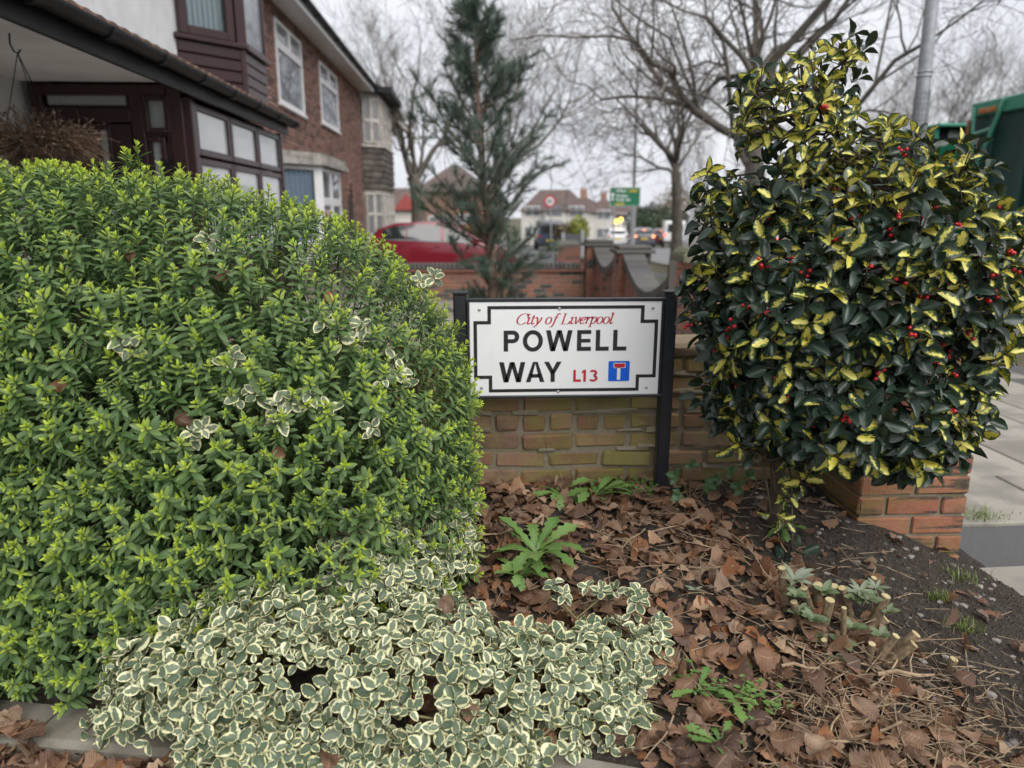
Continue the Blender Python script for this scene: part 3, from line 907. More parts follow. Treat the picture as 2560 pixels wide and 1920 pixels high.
# window with a sill just above the frame
wu = window(h1, (-3.6, 6.5, 0), (0, 1, 0), [(0, .85, 3.9, 4.9)], .07, MAROON, GLASS)
m = MB(); lcb(m, (-3.6, 6.4, 0), (0, 1, 0), 0, 1.05, 0, .12, 3.8, 3.86); m.build('sill', mat_plain('grey_sill', (.2, .18, .18)), wu)
# lean-to roof, soffit, fascia and gutter
GX, GY0, GY1 = -2.2, 2.0, 8.95
m = MB(); m.prism([(-3.6, GY0, 2.47), (-2.22, GY0, 2.43), (-2.22, GY0, 2.475), (-3.6, GY0, 2.95)], (0, GY1 - GY0 - .05, 0)); pr = m.build('porch_roof', DARKROOF, h1, fix=True)
for i, (a, b) in enumerate(((2.0, 3.75), (3.757, 5.1), (5.107, 6.16))):
    m = MB(); m.cbox((-2.92, (a + b) / 2, 2.412), (1.36, b - a, .03), .003); m.build('soffit_board', SOFFITM, h1)
m = MB(); m.cbox((-2.225, (GY0 + GY1) / 2, 2.365), (.03, GY1 - GY0, .17), .004); m.build('fascia', BLACKG, h1)
prof = [(math.cos(R(a)) * .06, math.sin(R(a)) * .06) for a in range(180, 361, 15)]
m = MB(); V, F = [], []
for yy in (GY0, GY1 + .1):
    V += [(GX + .06 + x, yy, 2.435 + z) for x, z in prof] + [(GX + .06 + x * .9, yy, 2.435 + z * .9) for x, z in prof[::-1]]
k = len(prof) * 2
F = [(i, (i + 1) % k, k + (i + 1) % k, k + i) for i in range(k)] + [tuple(range(k))[::-1], tuple(range(k, 2 * k))]
m.add(V, F); gut = m.build('gutter', BLACKG, h1, fix=True)
for i in range(10):
    y = 2.4 + i * .72
    m = MB(); prof2 = [(math.cos(R(a)) * .068, math.sin(R(a)) * .068) for a in range(180, 361, 20)]
    m.prism([(GX + .06 + x, y, 2.43 + z) for x, z in prof2], (0, .045 if i % 3 else .12, 0)); m.build('gutter_bracket', BLACKG, h1, fix=True)
# roof tiles along the eaves
te = MB(); pts = []
for k in range(7):
    a = math.pi * k / 6; pts.append((math.cos(a) * .075, math.sin(a) * .035))
te.prism([(-.02, x, z) for x, z in pts] , (-.38, 0, .14)); tme = te.mesh('roof_tile', BROWNT)
for i in range(46):
    y = GY0 + .1 + i * .15
    put('roof_tile', tme, h1, Matrix.Translation((-2.16, y, 2.475)) @ Matrix.Rotation(rng.uniform(-.04, .04), 4, 'X'))
# porch: glazed front along the garden
pc = Vector((-2.32, 6.2, 0))
cells = []
W3 = (8.9 - 6.2 - .12) / 3
for i in range(3):
    cells += [(.1 + i * W3, .1 + (i + 1) * W3 - .02, 1.86, 2.27), (.1 + i * W3, .1 + (i + 1) * W3 - .02, .95, 1.84)]
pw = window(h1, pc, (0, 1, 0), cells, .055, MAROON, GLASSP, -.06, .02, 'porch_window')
m = MB(); lcb(m, pc, (0, 1, 0), 0, .09, -.12, .03, .0, 2.3); m.build('corner_post', MAROON, h1)
m = MB(); lcb(m, pc, (0, 1, 0), 2.68, 2.75, -.1, .03, 0, 2.3); m.build('corner_post', MAROON, h1)
m = MB(); lcb(m, pc, (0, 1, 0), 0, 2.75, -.13, .01, -.15, .93); m.build('porch_panel', MAROON, h1)
# porch side with the door, facing the camera
def pr4(px0, py0, px1, py1, Y):
    a, b = at(px0, py0, Y), at(px1, py1, Y)
    return a.x, b.x, b.z, a.z
DY = 6.2
def side(name, r, mat, n0, n1, parent=h1, ch=.008):
    m = MB(); lcb(m, (0, DY, 0), (1, 0, 0), r[0], r[1], n0, n1, r[2], r[3], ch); return m.build(name, mat, parent)
x0 = at(85, 300, DY).x; xd = at(345, 300, DY).x; xe = -2.345
m = MB()
lcb(m, (0, DY, 0), (1, 0, 0), x0, x0 + .09, -.06, .02, 0, 2.39)                        # jamb
lcb(m, (0, DY, 0), (1, 0, 0), xd - .05, xd + .05, -.06, .02, 0, 2.39)
lcb(m, (0, DY, 0), (1, 0, 0), xe - .13, xe - .01, -.06, .02, 0, 2.39)
lcb(m, (0, DY, 0), (1, 0, 0), x0 + .09, xe - .13, -.06, .018, 2.3, 2.39)
zt_ = at(200, 275, DY).z
lcb(m, (0, DY, 0), (1, 0, 0), x0 + .09, xd - .05, -.06, .018, zt_ - .09, zt_ + .02)     # door head
m.build('door_frame', MAROON, h1)
side('transom_pane', pr4(112, 232, 314, 263, DY), FROST, -.03, -.015)
side('transom_panel', (x0 + .09, xd - .05, zt_ + .02, 2.3), MAROON, -.055, -.031)
door = side('door', (x0 + .1, xd - .06, .02, zt_ - .1), MAROON, -.05, -.012)
for r in ((160, 325, 210, 640), (250, 325, 305, 640)):
    q = pr4(*r, DY)
    m = MB()
    for s_ in ((q[0] - .03, q[0], .9, q[3] + .03), (q[1], q[1] + .03, .9, q[3] + .03), (q[0], q[1], q[3], q[3] + .03)):
        lcb(m, (0, DY, 0), (1, 0, 0), s_[0], s_[1], -.012, .002, s_[2], s_[3], .004)
    m.build('door_moulding', MAROON, door)
    m = MB(); lb(m, (0, DY, 0), (1, 0, 0), q[0], q[1], -.012, -.006, .9, q[3]); m.build('door_glass', FROST, door)
q = pr4(368, 252, 416, 320, DY); q2 = pr4(368, 355, 440, 700, DY)
xs0, xs1 = xd + .05, xe - .13
m = MB()
for (a, b, c, d) in ((xs0, q[0], .3, 2.3), (q[1], xs1, q[2] - .06, 2.3), (q2[1], xs1, .3, q[2] - .06), (q[0], q[1], q[3], 2.3), (q[0], q[1], q2[3], q[2]), (q[1], q2[1], q2[3], q[2] - .06)):
    if b - a > .005 and d - c > .005: lb(m, (0, DY, 0), (1, 0, 0), a, b, -.05, -.005, c, d)
sw_ = m.build('side_panel', MAROON, h1)
for qq in (q, q2):
    m = MB()
    for s_ in ((qq[0] - .04, qq[0], qq[2] - .04, qq[3] + .04), (qq[1], qq[1] + .04, qq[2] - .04, qq[3] + .04), (qq[0], qq[1], qq[3], qq[3] + .04), (qq[0], qq[1], qq[2] - .04, qq[2])):
        lcb(m, (0, DY, 0), (1, 0, 0), s_[0], s_[1], -.006, .022, s_[2], s_[3], .006)
    m.build('window_frame', MAROON, sw_)
    m = MB(); lb(m, (0, DY, 0), (1, 0, 0), qq[0], qq[1], -.03, -.02, qq[2], qq[3]); m.build('pane', FROST, sw_)
# small lamp bracket behind the lower side window
p = at(410, 402, DY - .03)
m = MB(); m.lathe((p.x, DY - .0, p.z), [(.035, 0), (.035, -.015), (.012, -.02), (.012, -.06)], 12, 'Y'); m.tube([(p.x, DY - .05, p.z), (p.x + .06, DY - .07, p.z - .05), (p.x + .11, DY - .07, p.z - .09)], [.014, .02, .035], 8); m.build('wall_lamp', BLACKG, h1, fix=True)
# dark inside of the porch so that nothing glows through
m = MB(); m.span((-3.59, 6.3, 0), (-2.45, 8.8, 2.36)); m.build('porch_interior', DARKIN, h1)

# upper bay
bz0, bz1, bzs = 2.75, 5.0, 3.5
B0, B1, B2, B3 = Vector((-3.6, 9.45, 0)), Vector((-3.0, 10.06, 0)), Vector((-3.0, 11.1, 0)), Vector((-3.6, 11.29, 0))
m = MB(); m.prism([(p.x - .03, p.y + .03, 2.72) for p in (B0, B1, B2, B3)], (0, 0, .75)); m.build('bay_core', DARKIN, h1, fix=True)
sl_ = (B1 - B0).length
nb = 5; hb_ = (bzs - .06 - 2.74) / nb
bme = {}
for (A_, ud, ln, c0) in ((B0, (B1 - B0), sl_, .0), (B1, (0, 1, 0), (B2 - B1).length, .0)):
    for i in range(nb):
        m = MB(); z = 2.74 + i * hb_
        lcb(m, A_, ud, c0 + .012, ln - .012, -.03, .016 + .0, z + .006, z + hb_ - .006, .01); m.build('cladding_board', MAROON, h1)
    m = MB(); lcb(m, A_, ud, -.03, ln + .06, -.03, .075, bzs - .06, bzs, .01); m.build('bay_sill', MAROON, h1)
m = MB(); lcb(m, B1, (1, 1, 0), -.04, .04, -.04, .03, 2.74, bzs - .06, .01); m.build('corner_trim', MAROON, h1)
bw = window(h1, B0, (B1 - B0), [(.06, sl_ - .1, bzs + .01, 5.0)], .1, MAROON, GLASSC, -.05, .035, 'bay_window')
bw2 = window(h1, B1, (0, 1, 0), [(.05, (B2 - B1).length - .02, bzs + .01, 5.0)], .05, MAROON, GLASS, -.05, .03, 'bay_window')
m = MB(); lcb(m, B1, (1, 1, 0), -.07, .07, -.07, .02, bzs, 5.0, .01); m.build('corner_post', MAROON, h1)
ud = (B1 - B0).normalized(); nn = Vector((ud.y, -ud.x, 0))
for i in range(9):
    u = .17 + i * .065; m = MB(); lb(m, B0 + ud * u - nn * .1, ud, 0, .055, -.006, -.003 - .012 * (i % 2), bzs + .08, 4.95); m.build('blind_slat', BLINDM, bw)
m = MB(); m.prism([(p.x - .1, p.y + .12, bzs) for p in (B0, B1, B2, B3)], (0, 0, 1.5)); m.build('bay_interior', mat_plain('room', (.3, .32, .36), (.25, .27, .3)), h1, fix=True)

# hanging basket under the soffit
hx = at(95, 330, 4.6)
hb = thing('hanging_basket', 'hanging basket of dead brown plants under the porch soffit', 'basket', (hx.x, hx.y, 1.6))
bz = at(95, 372, 4.6).z
m = MB(); m.tube([(hx.x - .08 + .0, 4.6, 2.40), (hx.x - .085, 4.6, 2.34), (hx.x - .07, 4.6, 2.3), (hx.x - .045, 4.6, 2.29), (hx.x - .03, 4.6, 2.31)], .005, 6); m.build('hook', BLACKG, hb)
for a in (100, 220, 340):
    m = MB(); q = Vector((hx.x + .19 * math.cos(R(a)), 4.6 + .19 * math.sin(R(a)), bz))
    t = Vector((hx.x - .05, 4.6, 2.29)); m.tube([t, t.lerp(q, .5) + Vector((0, 0, -.01)), q], .0028, 5); m.build('chain', BLACKG, hb)
COIR = mat_plain('coir', (.09, .055, .035), (.05, .032, .022), 30, .95, .9, .01)
m = MB(); m.lathe((hx.x, 4.6, bz), [(.02, -.17), (.1, -.155), (.16, -.1), (.195, -.02), (.2, 0), (.17, -.015), (.02, -.01)], 20); m.build('liner', COIR, hb, smooth=True, fix=True)
for zr, rr in ((0, .203), (-.055, .185), (-.11, .152)):
    m = MB(); m.tube([(hx.x + rr * math.cos(R(a)), 4.6 + rr * math.sin(R(a)), bz + zr) for a in range(0, 361, 20)], .003, 5, cap=False); m.build('wire_ring', BLACKG, hb)
DEADP = mk_blade('dead_plant', (.10, .06, .04), (.2, .13, .08))
Vd, Fd, Ad = [], [], []
rn = random.Random(8)
for i in range(800):
    a = rn.uniform(0, 6.28); r0 = rn.uniform(0, .18)
    p = Vector((hx.x + r0 * math.cos(a), 4.6 + r0 * math.sin(a), bz))
    d = Vector((math.cos(a) * rn.uniform(.2, 1.3), math.sin(a) * rn.uniform(.2, 1.3), rn.uniform(.1, 1.5))).normalized()
    pts_ = [p]
    for k in range(4):
        d = (d + Vector((rn.uniform(-.3, .3), rn.uniform(-.3, .3), -.28))).normalized(); pts_.append(pts_[-1] + d * rn.uniform(.04, .085))
    for k in range(len(pts_) - 1):
        s_ = Vector((rn.uniform(-1, 1), rn.uniform(-1, 1), rn.uniform(-1, 1))).normalized() * .0022
        b = len(Vd); Vd += [pts_[k] - s_, pts_[k] + s_, pts_[k+1] + s_, pts_[k+1] - s_]; Fd += [(b, b+1, b+2), (b, b+2, b+3)]; Ad += [(0, .5, i / 420, 0)] * 4
        for j in range(2):
            q = pts_[k].lerp(pts_[k+1], rn.random()); e1 = Vector((rn.uniform(-1, 1), rn.uniform(-1, 1), rn.uniform(-1, 1))) * .014; e2 = Vector((rn.uniform(-1, 1), rn.uniform(-1, 1), rn.uniform(-1, 1))) * .014
            b = len(Vd); Vd += [q, q + e1, q + e2]; Fd.append((b, b+1, b+2)); Ad += [(0, .5, rn.random(), 0)] * 3
o = put('dead_foliage', np_mesh('dead_foliage', [tuple(v) for v in Vd], Fd, DEADP, Ad, smooth=False), hb); o['kind'] = 'stuff'

# ---------------- brick semi beyond
HX = -3.4
h2 = thing('brick_house', 'brown brick house with white upper windows and grey gutter beyond the porch', 'house', (-6, 16, ground(16)))
m = MB(); m.span((-9.5, 11.32, -.6), (HX - .012, 22.3, 4.95)); m.build('wall', MORTAR_HOUSE, h2)
wins = [(13.25, 15.1, 3.27, 4.62), (16.75, 18.75, 3.35, 4.62)]
Y0 = 11.32
holes = [(a - Y0, b - Y0, c, d) for a, b, c, d in wins] + [(12.2 - Y0, 15.6 - Y0, -.6, 2.42), (19.55 - Y0, 20.3 - Y0, -.6, 2.15)]
lo = brick_layout(22.3 - Y0, -.6, 73, .213, .061, .014, holes)
mm = lay(h2, (HX - .012, Y0, 0), (0, 1, 0), lo, .213, .061, .05, HOUSEB, random.Random(12), .016, 300, .0015,
         near=lambda r: r[0] + abs(r[2] - 3) * .6)
def mk_hb():
    m = NT('house_brick_far'); isl = m.n('NewGeometry').outputs['Random Per Island']
    c = m.ramp(isl, [(0, (.3, .17, .13)), (.35, (.25, .14, .11)), (.6, (.2, .115, .095)), (.68, (.095, .068, .064)), (.8, (.135, .09, .08)), (.82, (.34, .21, .165)), (1, (.24, .145, .12))])
    c = m.mix(m.math('MULTIPLY', m.noise(30, 4), .4), c, (.1, .06, .05)); m.col(c); m.rough(.85); m.spec(.25); return m.m
o = mm.build('brickwork', mk_hb(), h2); o['kind'] = 'stuff'
for (a, b, c, d) in wins:
    wd = b - a; tl = c + (d - c) * .7
    wdw = window(h2, (HX + .002, a, 0), (0, 1, 0), [(0, wd, c, tl), (0, wd / 2, tl, d), (wd / 2, wd, tl, d)], .06, UPVC, GLASS, -.03, .03)
    m = MB(); lcb(m, (HX, a, 0), (0, 1, 0), -.06, wd + .06, -.1, .06, c - .06, c - .005); m.build('sill', UPVC, wdw)
m = MB(); m.cbox((-3.18, (11.3 + 22.3) / 2, 4.86), (.42, 11.0, .025), .003); m.build('soffit', UPVC, h2)
m = MB(); m.cbox((-2.975, (11.3 + 22.3) / 2, 4.92), (.025, 11.0, .2), .003); m.build('fascia', UPVC, h2)
m = MB(); V, F = [], []
for yy in (11.3, 22.4):
    V += [(-2.9 + x, yy, 4.985 + z) for x, z in prof] + [(-2.9 + x * .9, yy, 4.985 + z * .9) for x, z in prof[::-1]]
F = [(i, (i + 1) % k, k + (i + 1) % k, k + i) for i in range(len(prof) * 2 * 0)]
k = len(prof) * 2
F = [(i, (i + 1) % k, k + (i + 1) % k, k + i) for i in range(k)] + [tuple(range(k))[::-1], tuple(range(k, 2 * k))]
m.add(V, F); m.build('gutter', BLACKG, h2, fix=True)
for i in range(12):
    y = 11.6 + i * .95; m = MB(); m.prism([(-2.9 + x * 1.15, y, 4.98 + z * 1.15) for x, z in prof], (0, .05, 0)); m.build('gutter_bracket', BLACKG, h2, fix=True)
m = MB(); m.prism([(-2.95, 11.3, 5.02), (-6.5, 11.3, 8.0), (-10, 11.3, 5.02)], (0, 11.1, 0)); m.build('roof', DARKROOF, h2, fix=True)
# ground floor bay with flat stone hood
G0, G1, G2 = Vector((HX, 12.35, 0)), Vector((-2.75, 13.06, 0)), Vector((-2.75, 15.0, 0))
G3 = Vector((HX, 15.6, 0)); sl_ = (G1 - G0).length
m = MB(); m.prism([(p.x - .25, p.y + (.2 if i < 2 else -.2), -.5) for i, p in enumerate((G0, G1, G2, G3))], (0, 0, 2.6)); m.build('bay_interior', CURTB, h2, fix=True)
m = MB(); m.prism([(p.x - .02, p.y, -.5) for p in (G0, G1, G2, G3)], (0, 0, 1.35)); m.build('bay_base', WORNW, h2, fix=True)
hood = [(HX, 12.0), (-2.72, 12.9), (-2.6, 13.0), (-2.6, 15.2), (-2.75, 15.35), (HX, 15.9)]
m = MB(); m.prism([(x, y, 2.2) for x, y in hood], (0, 0, .1)); m.prism([(x - .05, y, 2.305) for x, y in hood], (0, 0, .1)); m.build('bay_hood', mat_plain('weathered_hood', (.42, .4, .37), (.2, .18, .16), 7, .9, .8, .02), h2, fix=True)
bw = window(h2, G0, (G1 - G0), [(.02, sl_ - .04, .85, 2.19)], .07, UPVC, GLASSC, -.05, .02, 'bay_window')
ud = (G1 - G0).normalized(); nn = Vector((ud.y, -ud.x, 0)); m = MB(); V, F = [], []
for i in range(41):
    u = .08 + (sl_ - .16) * i / 40; q = G0 + ud * u - nn * (.075 + .035 * math.sin(i * 1.3)); V += [(q.x, q.y, .9), (q.x, q.y, 2.13)]
m.add(V, [(2*i, 2*i+2, 2*i+3, 2*i+1) for i in range(40)]); m.build('curtain', CURTB, bw, smooth=True)
bw2 = window(h2, G1, (0, 1, 0), [(.06, .95, .85, 1.6), (.06, .95, 1.6, 2.19), (1.0, 1.9, .85, 1.6), (1.0, 1.9, 1.6, 2.19)], .07, UPVC, GLASS, -.05, .02, 'bay_window')
m = MB(); lb(m, G1, (0, 1, 0), .25, .6, .022, .026, 1.1, 1.45); m.build('window_poster', mat_plain('red_poster', (.5, .06, .06), (.6, .6, .6), 9), bw2)
m = MB(); lcb(m, G1, (1, 1, 0), -.06, .06, -.08, .03, .8, 2.19); m.build('corner_post', UPVC, h2)
# arched doorway
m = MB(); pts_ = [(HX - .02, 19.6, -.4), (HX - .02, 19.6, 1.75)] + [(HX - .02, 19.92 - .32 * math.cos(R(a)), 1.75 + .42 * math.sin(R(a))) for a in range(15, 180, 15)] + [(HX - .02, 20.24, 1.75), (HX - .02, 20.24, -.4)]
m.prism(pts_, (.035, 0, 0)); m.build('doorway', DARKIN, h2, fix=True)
for i in range(11):
    a = R(i * 18); y = 19.92 - .4 * math.cos(a); z = 1.75 + .5 * math.sin(a)
    m = MB(); m.cbox((HX + .02, y, z), (.05, .1, .1), .008, Matrix.Rotation(a, 3, 'X')); m.build('arch_brick', HOUSEB, h2)

# ---------------- neighbouring house with the blackened two-storey bay
h3 = thing('neighbour_house', 'house with peeling two storey bay window and soot black boarding', 'house', (-6, 25, ground(25)))
m = MB(); m.span((-9.5, 22.32, -.8), (HX - .01, 30, 4.95)); m.build('wall', mat_plain('brick_wall_far', (.2, .09, .065), (.15, .07, .06), 5, .9), h3)
m = MB(); m.prism([(-2.8, 22.42, 5.02), (-6.5, 22.42, 8.0), (-10, 22.42, 5.02)], (0, 8, 0)); m.build('roof', DARKROOF, h3, fix=True)
K0, K1, K2, K3 = Vector((HX, 22.33, 0)), Vector((-2.85, 22.75, 0)), Vector((-2.85, 25.3, 0)), Vector((HX, 25.8, 0))
g = ground(24); sl_ = (K1 - K0).length
m = MB(); m.prism([(p.x - .05, p.y + (.05 if i < 2 else -.05), g) for i, p in enumerate((K0, K1, K2, K3))], (0, 0, 4.85 - g)); m.build('bay_core', WORNW, h3, fix=True)
m = MB(); m.prism([(HX - .2, 21.9, 4.87), (-2.75, 22.45, 4.87), (-2.5, 22.6, 4.87), (-2.5, 25.7, 4.87), (HX - .2, 26.2, 4.87)], (0, 0, .16)); m.build('bay_roof', BLACKG, h3, fix=True)
for (A_, ud, ln) in ((K0, K1 - K0, sl_), (K1, Vector((0, 1, 0)), (K2 - K1).length)):
    nwin = 1 if ln < 1 else 2
    for q in range(nwin):
        a, b = ln * q / nwin + .06, ln * (q + 1) / nwin - .06
        for (c, d) in ((3.45, 4.72), (.75, 2.0)):
            zz = (c + d) / 2; uu = (a + b) / 2
            window(h3, A_, ud, [(a, uu, c, zz), (uu, b, c, zz), (a, uu, zz, d), (uu, b, zz, d)], .045, WORNW, mk_glass('old_glass', (.22, .22, .23), 0, .1) if 'old_glass' not in bpy.data.materials else bpy.data.materials['old_glass'], -.03, .03, 'sash_window')
    for i in range(7):
        z = 2.12 + i * .17
        m = MB(); lcb(m, A_, ud, -.02, ln + .02, -.04, .05 + .012 * (i % 2), z + .008, z + .16, .012); m.build('weatherboard', TIMBERB, h3)
    m = MB(); lcb(m, A_, ud, -.03, ln + .03, -.04, .09, 3.33, 3.4, .01); m.build('sill', WORNW, h3)
    m = MB(); lcb(m, A_, ud, -.02, ln + .02, -.03, .04, .2, .7, .01); m.build('bay_apron', WORNW, h3)
m = MB(); m.prism([(-2.3, 27, 4.3), (-4.2, 27, 5.6), (-4.2, 27, 5.45), (-2.3, 27, 4.15)], (0, 2.5, 0)); m.build('porch_gable', WORNW, h3, fix=True)
# ================================================================== plants of the bed
def leaf_np(L_, W_, n=6, cols=3, fold=.2, bend=.25, out=None, curl=0.0, twist=0.0, ser=0.0, seed=0, wave=0.0):
    """a leaf blade along +Y, normal +Z; attribute = (edge, along, rnd, age)"""
    rn_ = random.Random(seed)
    out = out or (lambda v: max(0.0, math.sin(math.pi * v ** .85)) ** .75)
    V, A, F = [], [], []
    half = (cols - 1) / 2
    for i in range(n + 1):
        v = i / n
        w_ = W_ / 2 * max(out(v), .04)
        if ser and 0 < i < n: w_ *= 1 + ser * (1 if i % 2 else -1) * rn_.uniform(.6, 1)
        a = bend * v
        y = L_ * (math.sin(a) / bend if abs(bend) > 1e-4 else v); z0 = -L_ * ((1 - math.cos(a)) / bend if abs(bend) > 1e-4 else 0)
        for c in range(cols):
            u = (c - half) / half
            x = u * w_
            z = z0 + fold * abs(x) + curl * x * x / W_ + twist * x * v + (wave * L_ * math.sin(v * 9 + u * 2 + seed) if wave else 0)
            V.append((x, y, z)); A.append((max(abs(u), max(0, (v - .8) / .2) ** 1.5 if v > .8 else 0), v, 0, 0))
    for i in range(n):
        for c in range(cols - 1):
            a, b, d, e = i*cols+c, i*cols+c+1, (i+1)*cols+c+1, (i+1)*cols+c
            F += [(a, b, d), (a, d, e)]
    return np.array(V, float), np.array(F, int), np.array(A, float)
def poisson(P, rmin, N):
    """thin an array of candidate points (n,3) to a minimum spacing"""
    cell = {}; keep = []
    for i, p in enumerate(P):
        k = tuple(int(math.floor(c / rmin)) for c in p); ok = True
        for dx in (-1, 0, 1):
            for dy in (-1, 0, 1):
                for dz in (-1, 0, 1):
                    for j in cell.get((k[0]+dx, k[1]+dy, k[2]+dz), ()):
                        q = P[j]
                        if (p[0]-q[0])**2 + (p[1]-q[1])**2 + (p[2]-q[2])**2 < rmin*rmin: ok = False; break
                    if not ok: break
                if not ok: break
            if not ok: break
        if ok:
            cell.setdefault(k, []).append(i); keep.append(i)
            if len(keep) >= N: break
    return keep
CAMP = Vector((0, 0, CAM_H))

# ------------------------------------------------------------------ materials
def mk_hebe():
    m = NT('hebe_leaf'); e, v, rn_, age = m.leafattr()
    old = m.mix(rn_, (.062, .13, .042), (.135, .215, .085))
    yng = m.mix(rn_, (.44, .58, .06), (.56, .65, .10))
    c = m.mix(m.sstep(.2, 1.0, age), old, yng)
    c = m.mix(m.math('MULTIPLY', m.sstep(.75, 1.0, e), .4), c, (.3, .42, .12))       # pale leaf margin
    c = m.mix(m.math('MULTIPLY', m.sstep(.12, .0, e), .3), c, (.22, .3, .12))           # midrib
    c = m.mix(m.math('MULTIPLY', m.sstep(.6, .75, m.noise(60, 4)), .25), c, (.1, .1, .03))
    m.col(c); m.rough(.45); m.spec(.35); m.trans(c, .25); return m.m
HEBE = mk_hebe()
def mk_euon():
    m = NT('variegated_leaf'); e, v, rn_, age = m.leafattr()
    g = m.mix(rn_, (.085, .125, .075), (.165, .21, .13))
    g = m.mix(m.math('MULTIPLY', m.sstep(.1, .0, e), .35), g, (.2, .25, .16))
    n1 = m.noise(85, 4, .65)
    k = m.math('ADD', e, m.math('MULTIPLY', m.math('SUBTRACT', n1, .5), 1.7))
    k = m.math('ADD', k, m.math('MULTIPLY', m.math('SUBTRACT', rn_, .5), .35))
    c = m.mix(m.sstep(.66, .72, k), g, m.mix(rn_, (.74, .70, .36), (.78, .77, .5)))
    m.col(c); m.rough(.4); m.spec(.45); m.trans(c, .2); return m.m
EUON = mk_euon()
def mk_holly():
    m = NT('holly_leaf'); e, v, rn_, age = m.leafattr()
    d = m.mix(rn_, (.012, .030, .020), (.026, .048, .030))
    n1 = m.noise(95, 3, .6); n2 = m.noise(30, 2)
    k = m.math('SUBTRACT', m.math('MULTIPLY_ADD', age, 1.0, -.22), m.math('MULTIPLY', e, .9))
    k = m.math('ADD', k, m.math('MULTIPLY', m.math('SUBTRACT', n1, .5), 1.6))
    k2 = m.math('ADD', k, .22)
    c = m.mix(m.math('MULTIPLY', m.sstep(.0, .1, k2), m.sstep(.1, .3, age)), d, (.11, .16, .035))
    c = m.mix(m.math('MULTIPLY', m.sstep(.05, .11, k), m.sstep(.1, .3, age)), c, m.mix(rn_, (.66, .56, .07), (.78, .72, .2)))
    c = m.mix(m.math('MULTIPLY', m.sstep(.09, .0, e), .3), c, (.2, .22, .08))
    m.col(c); m.rough(.36); m.spec(.55)
    m.trans(m.mix(.5, c, (.25, .26, .03)), m.math('MULTIPLY_ADD', age, .25, .04)); return m.m
HOLLY = mk_holly()
def mk_dead():
    m = NT('fallen_leaf'); e, v, rn_, age = m.leafattr()
    c = m.ramp(rn_, [(0, (.055, .031, .022)), (.15, (.14, .075, .044)), (.32, (.23, .125, .07)), (.45, (.085, .05, .035)), (.6, (.29, .175, .105)), (.74, (.16, .105, .075)), (.84, (.4, .28, .18)), (.9, (.28, .115, .045)), (1, (.1, .055, .036))])
    n1 = m.noise(35, 5, .65)
    c = m.mix(m.math('MULTIPLY', m.sstep(.45, .75, n1), .55), c, (.07, .042, .032))
    vein = m.math('ABSOLUTE', m.math('SINE', m.math('MULTIPLY', m.math('SUBTRACT', m.math('MULTIPLY', v, 1.0), m.math('MULTIPLY', e, .22)), 30.0)))
    c = m.mix(m.math('MULTIPLY', m.sstep(.16, .0, vein), .35), c, (.36, .24, .16))
    c = m.mix(m.math('MULTIPLY', m.sstep(.09, .0, e), .5), c, (.36, .25, .17))
    m.col(c); m.rough(.62); m.spec(.35); m.trans(c, .12); m.bump(vein, .35, .003); return m.m
DEAD = mk_dead()
def mk_weed(name, c1, c2):
    m = NT(name); e, v, rn_, age = m.leafattr()
    c = m.mix(rn_, c1, c2); c = m.mix(m.math('MULTIPLY', m.sstep(.12, .0, e), .5), c, (.3, .38, .2))
    c = m.mix(m.math('MULTIPLY', m.sstep(.55, .7, m.noise(50, 4)), .25), c, (.2, .2, .06))
    m.col(c); m.rough(.45); m.trans(c, .2); return m.m
WEED = mk_weed('weed_leaf', (.10, .2, .045), (.17, .28, .075))
BRAM = mk_weed('bramble_leaf', (.05, .12, .045), (.10, .17, .07))
SILV = mk_weed('silver_leaf', (.22, .25, .19), (.15, .19, .11))
SAGE = mk_weed('sage_leaf', (.085, .13, .055), (.16, .2, .1))
BARK = mat_plain('shrub_bark', (.12, .095, .065), (.07, .055, .04), 30, .9, .7, .004)
TWIGM = mat_plain('pale_twig', (.33, .24, .15), (.2, .14, .09), 40, .85, .3, .002, objr=.25)
BERRY = NT('berry'); BERRY.col((.42, .012, .015)); BERRY.rough(.22); BERRY = BERRY.m

